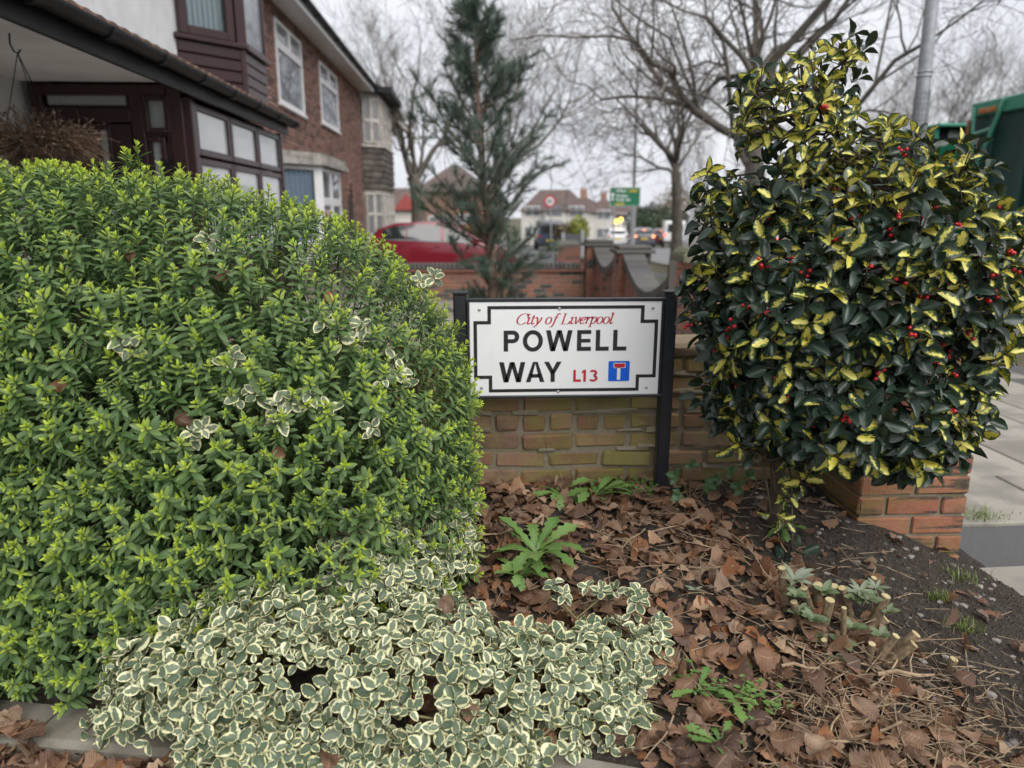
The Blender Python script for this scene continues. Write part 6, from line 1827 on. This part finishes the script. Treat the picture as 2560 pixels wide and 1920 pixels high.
# ================================================================== vehicles
def paint(name, c): 
    m = NT(name); m.col(c); m.rough(.25); m.p.inputs['Coat Weight'].default_value = .6; m.p.inputs['Coat Roughness'].default_value = .05; return m.m
TYRE = mat_plain('tyre', (.018, .018, .02), (.03, .03, .03), 20, .85)
RIM = mat_plain('wheel_rim', (.4, .41, .42), (.3, .3, .31), 10, .4, metal=.7)
CHROME = mat_plain('chrome_trim', (.7, .7, .72), (.6, .6, .6), 10, .25, metal=.8)
CARGL = mk_glass('car_glass', (.02, .025, .027), .0, .06)
PLATEY = mat_plain('number_plate', (.75, .52, .05), (.7, .5, .05), 5, .5)
def car(name, label, loc, heading, col_m, L_=4.1, W_=1.76, Hh=1.46, body='hatch', lights=None, plate=PLATEY, group=None):
    """heading: world angle the nose points to. Stations from tail (-) to nose (+)"""
    t = thing(name, label, 'van' if body == 'van' else 'car', loc, group)
    rz = Matrix.Rotation(heading, 4, 'Z'); T = Matrix.Translation(loc) @ rz
    k = L_ / 4.1; q = Hh / 1.46
    if body == 'hatch':
        st_ = [(-2.02, .45, .80, .86, .70), (-1.95, .28, .92, 1.02, .74), (-1.7, .24, .98, 1.28, .66), (-1.3, .22, .98, 1.41, .62), (-.6, .22, .96, 1.46, .61), (0, .22, .93, 1.45, .61), (.35, .22, .92, 1.37, .61), (.75, .22, .91, 1.16, .66), (1.08, .23, .90, .955, .70), (1.5, .24, .82, .86, .70), (1.85, .27, .70, .74, .66), (2.03, .38, .56, .60, .56)]
        glass_x = (-1.62, -1.2, -.98, -.52, -.42, -.05, .06, .62, .95); zs = (-1.95, -1.62); ws = (.42, 1.06)
    else:
        st_ = [(-2.05, .3, 1.0, 1.9, .78), (-2.0, .25, 1.05, 1.98, .8), (-1, .22, 1.05, 2.0, .8), (.2, .22, 1.02, 2.0, .8), (.75, .22, 1.0, 1.9, .76), (1.2, .23, .98, 1.3, .74), (1.45, .24, .95, 1.0, .72), (1.9, .27, .8, .84, .68), (2.05, .4, .6, .64, .6)]
        glass_x = (.15, .7, .7, .75, .78, 1.1, 1.1, 1.15, 1.2); zs = (-2.06, -2.0); ws = (.8, 1.35)
    st_ = [(x * k, a_ * q, b_ * q, c_ * q, w_) for x, a_, b_, c_, w_ in st_]
    hw = W_ / 2
    def ring(s_):
        x, zb, zl, zr, rw = s_
        f = min(1, .86 + .14 * (1 - abs(x / (L_ / 2)) ** 3))
        pts_ = [(hw * .84 * f, zb), (hw * .97 * f, zb + .1), (hw * f, (zb + zl) * .52), (hw * .965 * f, zl), (hw * (.955 if zr - zl < .12 else .9) * f, zl + (zr - zl) * .35), (max(rw, .3) * f * hw / .88 * 1.0, zr - .03), (max(rw, .3) * .8 * f * hw / .88, zr)]
        return [Vector((x, -y, z)) for y, z in pts_] + [Vector((x, y, z)) for y, z in pts_[::-1]]
    rings = [ring(s_) for s_ in st_]; n = len(rings[0])
    m = MB(); V = [T @ p for r_ in rings for p in r_]
    F = [(i*n+j, (i+1)*n+j, (i+1)*n+(j+1) % n, i*n+(j+1) % n) for i in range(len(rings)-1) for j in range(n)] + [tuple(range(n)), tuple((len(rings)-1)*n+j for j in range(n))[::-1]]
    m.add(V, F); bd = m.build('body', col_m, t, smooth=True, fix=True)
    md = bd.modifiers.new('edge', 'EDGE_SPLIT'); md.split_angle = R(38)
    def surf(x, side, v):
        """point on the side above the beltline; v 0 belt .. 1 roof"""
        for s0, s1 in zip(st_, st_[1:]):
            if s0[0] <= x <= s1[0]:
                u = (x - s0[0]) / (s1[0] - s0[0]); r0, r1 = ring(s0), ring(s1); idx = [3, 4, 5]
                P_ = [r0[i].lerp(r1[i], u) for i in idx]
                p = P_[0].lerp(P_[1], v / .35) if v < .35 else P_[1].lerp(P_[2], (v - .35) / .65)
                return Vector((p.x, p.y * (1 if side < 0 else -1), p.z)) + Vector((0, side * .006, 0))
        return Vector((x, 0, 1))
    gx = [g_ * k for g_ in glass_x]
    for side in (-1, 1):
        spans = ((gx[0], gx[2]), (gx[2] + .04, gx[5]), (gx[6], gx[8])) if body == 'hatch' else ((gx[0], gx[5]),)
        for (x0_, x1_) in spans:
            m = MB(); N = 6; V = []
            for i in range(N + 1):
                x = x0_ + (x1_ - x0_) * i / N
                for v in (.06, .35, .9): V.append(T @ surf(x, side, v))
            m.add(V, [(i*3+j, (i+1)*3+j, (i+1)*3+j+1, i*3+j+1) for i in range(N) for j in range(2)]); m.build('side_window', CARGL, t, smooth=True)
        if body == 'hatch':
            m = MB(); m.tube([T @ (surf(gx[0] + (gx[8] - gx[0]) * i / 8, side, .03) + Vector((0, side * .004, 0))) for i in range(9)], .012, 6); m.build('chrome_strip', CHROME, t)
            m = MB(); p = surf(gx[8] - .05, side, .1); m.cbox(T @ (p + Vector((0, side * .1, .04))), (.16, .2, .13), .04, rz.to_3x3()); m.build('wing_mirror', col_m, t)
            for xd_ in (-.95, -.02):
                m = MB(); p = surf(xd_ * k, side, 0); m.cbox(T @ (Vector((p.x - .12, p.y + side * .012, p.z - .1))), (.16, .025, .03), .008, rz.to_3x3()); m.build('door_handle', col_m, t)
    for xw in (-1.27 * k, 1.28 * k):
        for side in (-1, 1):
            c0 = T @ Vector((xw, side * (hw - .09), .31))
            ax_ = (rz.to_3x3() @ Vector((0, side, 0)))
            m = MB(); V, F = [], []
            pr_ = [(.2, -.09), (.3, -.1), (.315, -.06), (.315, .06), (.3, .1), (.2, .095), (.2, .07)]
            fwd = rz.to_3x3() @ Vector((1, 0, 0))
            for (r_, o_) in pr_:
                for j in range(20): a_ = 2 * math.pi * j / 20; V.append(c0 + (fwd * math.cos(a_) + Vector((0, 0, 1)) * math.sin(a_)) * r_ + ax_ * o_)
            F = [(i*20+j, i*20+(j+1) % 20, (i+1)*20+(j+1) % 20, (i+1)*20+j) for i in range(len(pr_)-1) for j in range(20)]
            m.add(V, F); wh = m.build('wheel', TYRE, t, smooth=True, fix=True)
            m = MB(); V = [c0 + ax_ * .085]
            for j in range(20): a_ = 2 * math.pi * j / 20; rr_ = .2 if j % 4 else .2; V.append(c0 + (fwd * math.cos(a_) + Vector((0, 0, 1)) * math.sin(a_)) * rr_ + ax_ * (.06 if j % 4 else .085))
            m.add(V, [(0, 1 + j, 1 + (j + 1) % 20) for j in range(20)]); m.build('rim', RIM, wh, fix=True)
    # glazing front and rear
    def cross(x0_, z0_, w0, x1_, z1_, w1, nm, off):
        m = MB(); m.add([T @ Vector((x0_ + off, -w0, z0_)), T @ Vector((x0_ + off, w0, z0_)), T @ Vector((x1_ + off, w1, z1_ + .006)), T @ Vector((x1_ + off, -w1, z1_ + .006))], [(0, 1, 2, 3)]); m.build(nm, CARGL, t)
    if body == 'hatch':
        cross(1.02 * k, .985 * q, .6, .42 * k, 1.345 * q, .52, 'windscreen', .012)
        cross(-1.93 * k, 1.04 * q, .6, -1.72 * k, 1.27 * q, .54, 'rear_window', -.022)
        tz, tx = .86 * q, -2.02 * k
    else:
        cross(1.4 * k, 1.05 * q, .66, .85 * k, 1.82 * q, .62, 'windscreen', .012)
        cross(-2.045 * k, 1.15 * q, .6, -2.045 * k, 1.75 * q, .58, 'rear_window', -.02)
        tz, tx = .95 * q, -2.05 * k
    for side in (-1, 1):
        m = MB(); m.cbox(T @ Vector((tx, side * (hw - .2), tz)), (.05, .2, .16), .02, rz.to_3x3()); m.build('tail_light', lights or TAILDARK, t)
        m = MB(); m.cbox(T @ Vector((1.93 * k, side * (hw - .28), .64 * q)), (.1, .26, .12), .03, rz.to_3x3()); m.build('headlight', CHROME, t)
    m = MB(); m.cbox(T @ Vector((tx - .02, 0, .68 * q)), (.03, .52, .11), .005, rz.to_3x3()); m.build('number_plate', plate, t)
    m = MB(); m.cbox(T @ Vector((tx + .02, 0, .42 * q)), (.1, hw * 1.7, .2), .03, rz.to_3x3()); m.build('bumper', TYRE if body == 'van' else col_m, t)
    if lights:
        m = MB(); m.cbox(T @ Vector((-1.74 * k if body == 'hatch' else -2.05 * k, 0, 1.32 * q if body == 'hatch' else 1.93 * q)), (.03, .3, .035), .006, rz.to_3x3()); m.build('high_brake_light', lights, t)
    return t
TAILDARK = mat_plain('tail_light_lens', (.3, .015, .015), (.25, .012, .012), 5, .25)
car('parked_car', 'red hatchback parked sideways on a drive behind the garden wall', (-.9, 19.5, -.26), 0, paint('red_paint', (.22, .01, .025)), 3.9, 1.78, 1.46)
UPR = math.pi / 2
def far(px, Y): p = at(px, 600, Y); return (p.x, Y, ground(Y))
car('moving_car', 'white hatchback seen from behind under the green direction sign', far(1540, 58), UPR - .12, paint('white_paint', (.7, .7, .71)), lights=None)
car('moving_car', 'dark grey car with glowing brake lights on the road', far(1606, 56), UPR - .16, paint('grey_paint', (.07, .08, .1)), lights=TAILO)
car('moving_car', 'dark red car with glowing tail light ahead of the white van', far(1652, 60), UPR - .2, paint('maroon_paint', (.12, .015, .02)), lights=TAILO)
car('white_van', 'white van on the road beside the small street tree', far(1682, 58), UPR - .2, bpy.data.materials['white_paint'], 4.6, 1.9, 1.5, 'van', TAILR)
car('parked_van', 'navy van with pale roof and yellow plate parked behind the speed sign', far(1372, 47), UPR - .05, paint('navy_paint', (.03, .04, .07)), 4.4, 1.85, 1.35, 'van', None)
car('white_van', 'white van with red lights half hidden behind the left edge of the holly', (7.6, 22, ground(22) - .08), UPR - .03, bpy.data.materials['white_paint'], 4.8, 1.95, 1.5, 'van', TAILR)

# ---------------- green lorries at the right edge
LG = paint('lorry_green', (.012, .15, .085)); LGL = paint('lorry_pale_green', (.06, .3, .2)); LGD = mat_plain('lorry_dark_green', (.012, .05, .042), (.016, .065, .055), 3, .5)
gl = thing('tipper_lorry', 'tall dark green tipper lorry with pale top rail at the right edge', 'lorry', (10.1, 10, ground(10) - .09))
gz = ground(10) - .09
X0, X1, YA, YB = 8.9, 11.3, 5.4, 13.0
m = MB(); m.span((X0, YA, 1.15), (X1, YB, 3.05)); m.build('container', LGD, gl)
m = MB(); m.cbox((X0 + .02, (YA + YB) / 2, 3.17), (.2, YB - YA + .1, .25), .02); m.build('top_rail', LGL, gl)
m = MB(); m.cbox(((X0 + X1) / 2, YB, 3.17), (X1 - X0, .2, .25), .02); m.build('top_rail', LGL, gl)
for y in [YA + .3 + i * .85 for i in range(9)]:
    m = MB(); m.cbox((X0 - .03, y, 2.1), (.07, .12, 1.85), .01); m.build('rib', LGD, gl)
for a, b in (((X0 - .1, 12.95, 3.2), (X0 - .12, 12.75, 2.0)), ((X0 - .1, 12.2, 3.25), (X0 - .12, 12.72, 2.0)), ((X0 - .1, 12.85, 2.75), (X0 - .1, 12.42, 2.8))):
    m = MB(); m.tube([a, b], .035, 8); m.build('strut', LGL, gl)
m = MB(); m.cbox((X0 - .1, 12.6, 3.12), (.05, .4, .09), .01); m.build('marker_lamp', mat_plain('orange_lens', (.5, .2, .06)), gl)
m = MB(); m.tube([(X0 - .12, 13.0, 1.2), (X0 - .12, 13.0, 3.0)], .035, 8); m.build('corner_post', mat_plain('rust', (.3, .12, .05), (.2, .1, .06), 9), gl)
m = MB(); m.span((X0 + .1, YA, .75), (X1 - .1, YB - .2, 1.13)); m.build('chassis', BLACKG, gl)
m = MB(); m.span((X0 - .02, YA, .98), (X0 + .09, YB - .3, 1.1)); m.build('side_marker', mat_plain('red_strip', (.45, .02, .03)), gl)
for y in (6.6, 10.6, 11.9):
    m = MB(); m.lathe((X0 + .2, y, gz + .5), [(.3, -.13), (.47, -.15), (.5, -.08), (.5, .08), (.47, .15), (.3, .13)], 24, 'X'); wh = m.build('wheel', TYRE, gl, smooth=True, fix=True)
    m = MB(); m.lathe((X0 + .05, y, gz + .5), [(.29, 0), (.2, -.03), (.08, -.02)], 16, 'X'); m.build('rim', RIM, wh, fix=True)
m = MB(); m.cbox((10.1, 4.4, 1.75), (2.3, 1.9, 2.3), .1); cab = m.build('cab', LG, gl)
m = MB(); m.span((8.94, 3.9, 1.9), (8.96, 4.9, 2.6)); m.build('cab_window', CARGL, cab)
# second lorry: the box with yellow lettering
a, b = at(2345, 300, 13.9), at(2458, 308, 13.9)
g2 = thing('box_lorry', 'green box lorry with yellow lettering behind the holly, left of the taller lorry', 'lorry', ((a.x + b.x) / 2, 14.9, ground(15) - .09))
zt2 = 3.0
m = MB(); m.span((a.x, 13.9, .95), (b.x + .9, 16.6, zt2 - .28)); bx2 = m.build('box_body', LG, g2)
m = MB(); m.cbox(((a.x + b.x + .9) / 2, 15.2, zt2 + .02), (b.x + .9 - a.x + .1, 2.9, .06), .015); m.build('lid', LGL, g2)
m = MB(); m.span((a.x + .03, 13.99, zt2 - .28), (b.x + .87, 16.5, zt2 - .01)); m.build('lid_gap', BLACKG, g2)
m = MB(); m.cbox((a.x + .4, 13.975, zt2 - .13), (.22, .02, .14), .01); m.build('label_plate', GALV, g2)
for x in (a.x + .02,):
    m = MB(); m.cbox((x, 13.95, zt2 - .14), (.08, .12, .28), .01); m.build('corner_block', LGL, g2)
text_obj('R.EFF', .27, (a.x + .42, 13.893, at(2400, 360, 13.9).z - .12), YELL, bx2, .012)
text_obj('rule', .24, (a.x + .3, 13.893, at(2400, 375, 13.9).z - .28), YELL, bx2, .01)
m = MB(); m.span((a.x + .1, 14, .5), (b.x + .8, 16.5, .94)); m.build('chassis', BLACKG, g2)
for y in (14.6, 16.0):
    for x in (a.x + .15, b.x + .75):
        m = MB(); m.lathe((x, y, ground(15) - .09 + .45), [(.25, -.12), (.42, -.14), (.45, -.07), (.45, .07), (.42, .14), (.25, .12)], 20, 'X'); m.build('wheel', TYRE, g2, smooth=True, fix=True)
m = MB(); m.cbox(((a.x + b.x + .9) / 2, 17.5, 1.5), (2.0, 1.6, 2.0), .1); m.build('cab', LG, g2)

# ================================================================== distant houses
FBRICK = NT('far_brick'); bt = FBRICK.n('TexBrick'); bt.inputs['Scale'].default_value = 1.0
mpb = FBRICK.n('Mapping'); mpb.inputs['Rotation'].default_value = (R(90), 0, 0); FBRICK.l(FBRICK.pos(), mpb.inputs[0]); FBRICK.l(mpb.outputs[0], bt.inputs['Vector'])
bt.inputs['Color1'].default_value = (.36, .19, .125, 1); bt.inputs['Color2'].default_value = (.29, .15, .1, 1); bt.inputs['Mortar'].default_value = (.4, .3, .25, 1)
bt.inputs['Brick Width'].default_value = .225; bt.inputs['Row Height'].default_value = .075; bt.inputs['Mortar Size'].default_value = .006
FBRICK.col(FBRICK.mix(FBRICK.math('MULTIPLY', FBRICK.noise(2.5, 5), .6), bt.outputs['Color'], (.2, .12, .1))); FBRICK.rough(.9); FBRICK = FBRICK.m
FROOF = mat_plain('far_roof_tile', (.13, .09, .08), (.09, .07, .065), 1.6, .9, .6, .05)
CREAM = mat_plain('cream_render', (.6, .58, .54), (.52, .5, .46), 1.2, .9)
def house(name, label, cx, Y, wd, dp, eave, ridge, wallm, roofm, hip=1.6, rot=0.0, chimney=(.0,), wins=(), bay=None, g=None):
    g = ground(Y) if g is None else g
    t = thing(name, label, 'house', (cx, Y, g))
    rz = Matrix.Rotation(rot, 3, 'Z'); W = lambda x, y, z: Vector((cx, Y, 0)) + rz @ Vector((x, y, 0)) + Vector((0, 0, z))
    m = MB(); m.box(W(0, dp / 2, (g - .3 + eave) / 2), (wd, dp, eave - g + .3), rz); m.build('wall', wallm, t)
    o_ = .35; m = MB()
    A_ = [W(-wd/2 - o_, -o_, eave), W(wd/2 + o_, -o_, eave), W(wd/2 + o_, dp + o_, eave), W(-wd/2 - o_, dp + o_, eave), W(-wd/2 + hip, dp/2, ridge), W(wd/2 - hip, dp/2, ridge)]
    m.add(A_, [(0, 1, 5, 4), (1, 2, 5), (2, 3, 4, 5), (3, 0, 4), (3, 2, 1, 0)]); rf = m.build('roof', roofm, t)
    for xcx in chimney:
        m = MB(); m.cbox(W(xcx, dp / 2, ridge + .25), (.9, .6, 1.5), .03, rz); ch = m.build('chimney', FBRICK, rf)
        for kx in (-.22, .22):
            m = MB(); m.lathe(W(xcx + kx, dp / 2, ridge + 1.0), [(.11, 0), (.1, .35), (.12, .38)], 10); m.build('chimney_pot', FBRICK, ch)
    for (x0_, x1_, z0_, z1_) in wins:
        m = MB(); c0 = W((x0_ + x1_) / 2, -.02, g + (z0_ + z1_) / 2); m.cbox(c0, (x1_ - x0_, .08, z1_ - z0_), .01, rz); wn = m.build('window', UPVC, t)
        xm = (x0_ + x1_) / 2
        for (p0, p1) in ((x0_ + .08, xm - .04), (xm + .04, x1_ - .08)):
            m = MB(); m.box(W((p0 + p1) / 2, -.065, g + (z0_ + z1_) / 2), (p1 - p0, .02, z1_ - z0_ - .16), rz); m.build('pane', GLASS, wn)
    if bay:
        x0_, x1_ = bay; m = MB()
        m.prism([W(x0_, 0, g), W(x0_ + .5, -.7, g), W(x1_ - .5, -.7, g), W(x1_, 0, g)], (0, 0, eave - g + .2)); m.build('bay', wallm, t, fix=True)
        for z0_, z1_ in ((.9, 2.2), (3.4, 4.6)):
            m = MB(); m.box(W((x0_ + x1_) / 2, -.73, g + (z0_ + z1_) / 2), (x1_ - x0_ - 1.2, .06, z1_ - z0_), rz); m.build('bay_window', GLASS, t)
        m = MB(); m.add([W(x0_ - .2, -.95, eave + .1), W(x1_ + .2, -.95, eave + .1), W(x1_ + .1, dp * .3, eave + .1), W(x0_ - .1, dp * .3, eave + .1), W((x0_ + x1_) / 2, .6, eave + 1.6)], [(0, 1, 4), (1, 2, 4), (2, 3, 4), (3, 0, 4), (3, 2, 1, 0)]); m.build('bay_roof', roofm, t)
    return t
SW4 = ((-3.6, -1.8, .9, 2.2), (-3.6, -1.8, 3.3, 4.5), (1.6, 3.4, .9, 2.2), (1.6, 3.4, 3.3, 4.5))
# brick house behind the pine: gable end towards the camera
e = at(1215, 440, 46)
house('brick_house', 'pale red brick house end behind the pine and red car', -1.45, 46, 4.3, 8, 2.75, 4.6, FBRICK, FROOF, 1.9, 0.0, (), ((-1.6, -.35, 1.6, 2.1), (.1, 1.3, 1.6, 2.2)), g=ground(46))
house('small_house', 'small pale house with red gable between the bay and the tree trunk', at(1008, 530, 62).x, 62, 3.6, 6, 1.7, 3.6, CREAM, FROOF, .2, 0.0, (), ((-.3, 1.2, 1.0, 2.1),))
gb = at(1012, 520, 61.8); m = MB(); m.prism([(gb.x - .9, 61.6, 1.72), (gb.x + 1.2, 61.6, 1.72), (gb.x + .15, 61.6, 3.1)], (0, .3, 0)); m.build('gable', mat_plain('red_gable', (.35, .07, .06)), bpy.data.objects['small_house'], fix=True)
house('terrace_house', 'nearest brown roofed white house behind the speed sign', at(1388, 520, 86).x, 86, 8, 8, 1.7, 4.3, CREAM, FROOF, 2.2, -.1, (), SW4, (-1.6, 1.4))
house('terrace_house', 'white house with large brown chimney left of the direction sign', at(1462, 520, 95).x, 95, 7.6, 8, 1.5, 3.6, CREAM, FROOF, 3.3, -.1, (0,), SW4, (-1.8, 1.2))
house('terrace_house', 'white house whose chimney shows close left of the direction sign', at(1512, 520, 104).x, 104, 7.6, 8, 1.3, 3.4, CREAM, FROOF, 3.3, -.12, (0,), SW4, (-1.8, 1.2))
house('terrace_house', 'distant brown house behind the direction sign poles', at(1572, 520, 112).x, 112, 8, 8, 1.0, 3.3, FBRICK, FROOF, 3.0, -.15, (1.2,), SW4)

# ---------------- shrubs and hedges in the distance
LF = [leaf_np(.16, .1, 3, 3, .2, .3, oval, seed=i) for i in range(2)]
def shrub(name, label, c, r_, n, mat, cat='shrub', kind=None, size=1.0, group=None):
    rr = random.Random(int(c[0] * 10 + c[1])); it = []
    for _ in range(n):
        d = Vector([rr.gauss(0, 1) for _ in range(3)]).normalized(); k = rr.uniform(.55, 1.0) * (1 + .25 * mnoise.noise(Vector(c) + d * 2.2))
        p = Vector(c) + Vector([d[i] * r_[i] * k for i in range(3)])
        if p.z < ground(c[1]) - .05: continue
        it.append((rr.randrange(2), m4(frameY((rr.gauss(0, 1), rr.gauss(0, 1), rr.gauss(.3, .8)), d), p, size * rr.uniform(.7, 1.5)), rr.random()))
    t = thing(name, label, cat, (c[0], c[1], ground(c[1])), group)
    V, F, A = merged(LF, it); o = put('crown', np_mesh('crown', V, F, mat, A), t); o['kind'] = 'stuff'
    m = MB()
    for k in range(4): m.tube([(c[0], c[1], ground(c[1]) - .1), (c[0] + rr.uniform(-.4, .4) * r_[0], c[1], c[2]), (c[0] + rr.uniform(-.8, .8) * r_[0], c[1], c[2] + r_[2] * .6)], [.05, .04, .02], 5)
    m.build('trunk', TBARK, t)
def mk_far(name, c1, c2):
    m = NT(name); e, v, rn_, age = m.leafattr(); c = m.mix(rn_, c1, c2); m.col(c); m.rough(.6); m.trans(c, .2); return m.m
YG = mk_far('yellow_green_leaf', (.2, .24, .04), (.3, .32, .06)); BRN = mk_far('brown_leaf', (.14, .1, .06), (.2, .15, .08)); DKG = mk_far('dark_leaf', (.03, .055, .03), (.06, .09, .045)); ORG = mk_far('orange_leaf', (.35, .17, .04), (.25, .15, .05))
p = at(1447, 562, 44); shrub('garden_shrub', 'yellow green clipped shrub right of the speed sign', (p.x, 44, p.z - .3), (.65, .6, .85), 900, YG)
p = at(1415, 572, 44.5); shrub('garden_shrub', 'brown leafless looking shrub between speed sign and yellow shrub', (p.x, 44.5, p.z - .3), (.7, .6, .7), 700, BRN)
p = at(1195, 585, 30); shrub('garden_shrub', 'orange autumn shrub glimpsed through the pine', (p.x, 30, p.z - .3), (1.0, .6, .9), 700, ORG)
p = at(1620, 560, 80); shrub('evergreen_tree', 'dark evergreen tree mass right of the direction sign', (p.x, 80, p.z - .3), (2.6, 2, 2.6), 2200, DKG, 'tree', size=2)
p = at(1660, 565, 88); shrub('evergreen_tree', 'lower evergreen beyond the moving cars', (p.x, 88, p.z), (3.2, 2, 2.2), 1800, DKG, 'tree', size=2)
p = at(1700, 535, 98); shrub('distant_tree', 'brownish distant tree mass beyond the street tree', (p.x, 98, p.z), (5, 2.5, 3.6), 2200, BRN, 'tree', size=2)
p = at(1800, 545, 100); shrub('distant_tree', 'brownish distant trees glimpsed left of the holly', (p.x, 100, p.z), (6, 2.5, 3.6), 2200, BRN, 'tree', size=2)
# ---------------- low fences and walls beyond the cross wall
bw_ = thing('board_fence', 'low dark grey boarded fence behind the brown pier', 'fence', (5.2, 33, ground(33)))
xa, xb = at(1412, 600, 33).x, at(1452, 600, 33).x
for i in range(5):
    z = ground(33) + .05 + i * .19
    m = MB(); m.cbox(((xa + xb) / 2, 33, z + .09), (xb - xa, .03, .175), .006); m.build('board', mat_plain('grey_board', (.09, .095, .105), (.07, .075, .08), 5) if i == 0 else bpy.data.materials['grey_board'], bw_)
m = MB(); m.cbox((xb + .08, 33, ground(33) + .55), (.14, .12, 1.25), .01); m.build('post', mat_plain('concrete_post', (.33, .34, .36)), bw_)
m = MB(); m.cbox((xa - .08, 33, ground(33) + .5), (.14, .12, 1.15), .01); m.build('post', bpy.data.materials['concrete_post'], bw_)
pier_at('garden_pier', 'weathered brown brick pier beyond the cross wall, left of the capped piers', at(1418, 630, 17.5).x, 17.5, .56, .62, 'block', REDB, STONE)
g = ground(17.5)
lw = thing('low_wall', 'low brick garden wall with sloping stone coping beyond the cross wall', 'wall', (2.4, 17, g))
x1_ = at(1418, 630, 17.5).x + .3
m = MB(); m.span((x1_, 17.4, g - .1), (x1_ + 1.2, 17.6, .3)); m.build('core', REDB, lw)
m = MB(); m.cbox((x1_ + .6, 17.5, .33), (1.25, .34, .06), .01); m.build('coping', STONE, lw)
rl = thing('railing', 'thin pale metal railing behind the cross wall', 'railing', (0.9, 16, ground(16)))
xa, xb = at(1312, 640, 16).x, at(1392, 640, 16).x; za = at(1350, 632, 16).z
for i in range(13):
    x = xa + (xb - xa) * i / 12; m = MB(); m.tube([(x, 16, ground(16) - .05), (x, 16, za)], .012, 6); m.build('bar', GALV, rl)
m = MB(); m.cbox(((xa + xb) / 2, 16, za), (xb - xa + .05, .03, .03), .005); m.build('rail', GALV, rl)
m = MB(); m.cbox(((xa + xb) / 2, 16, ground(16) + .12), (xb - xa + .05, .03, .03), .005); m.build('rail', GALV, rl)
sheet('lawn', [1.0, 3.5, 4.8], [24, 30, 38, 43], lambda x, y: ground(y) - .03, LAWN)
tuft(2500, 850, 7.3, 700, .10, .35, 'rough grass clump on the verge at the right edge', z=ground(7.3) - .0)
tuft(1690, 690, 17.6, 900, .10, .5, 'rough grass around the foot of the small street tree', z=ground(17.6) - .01)
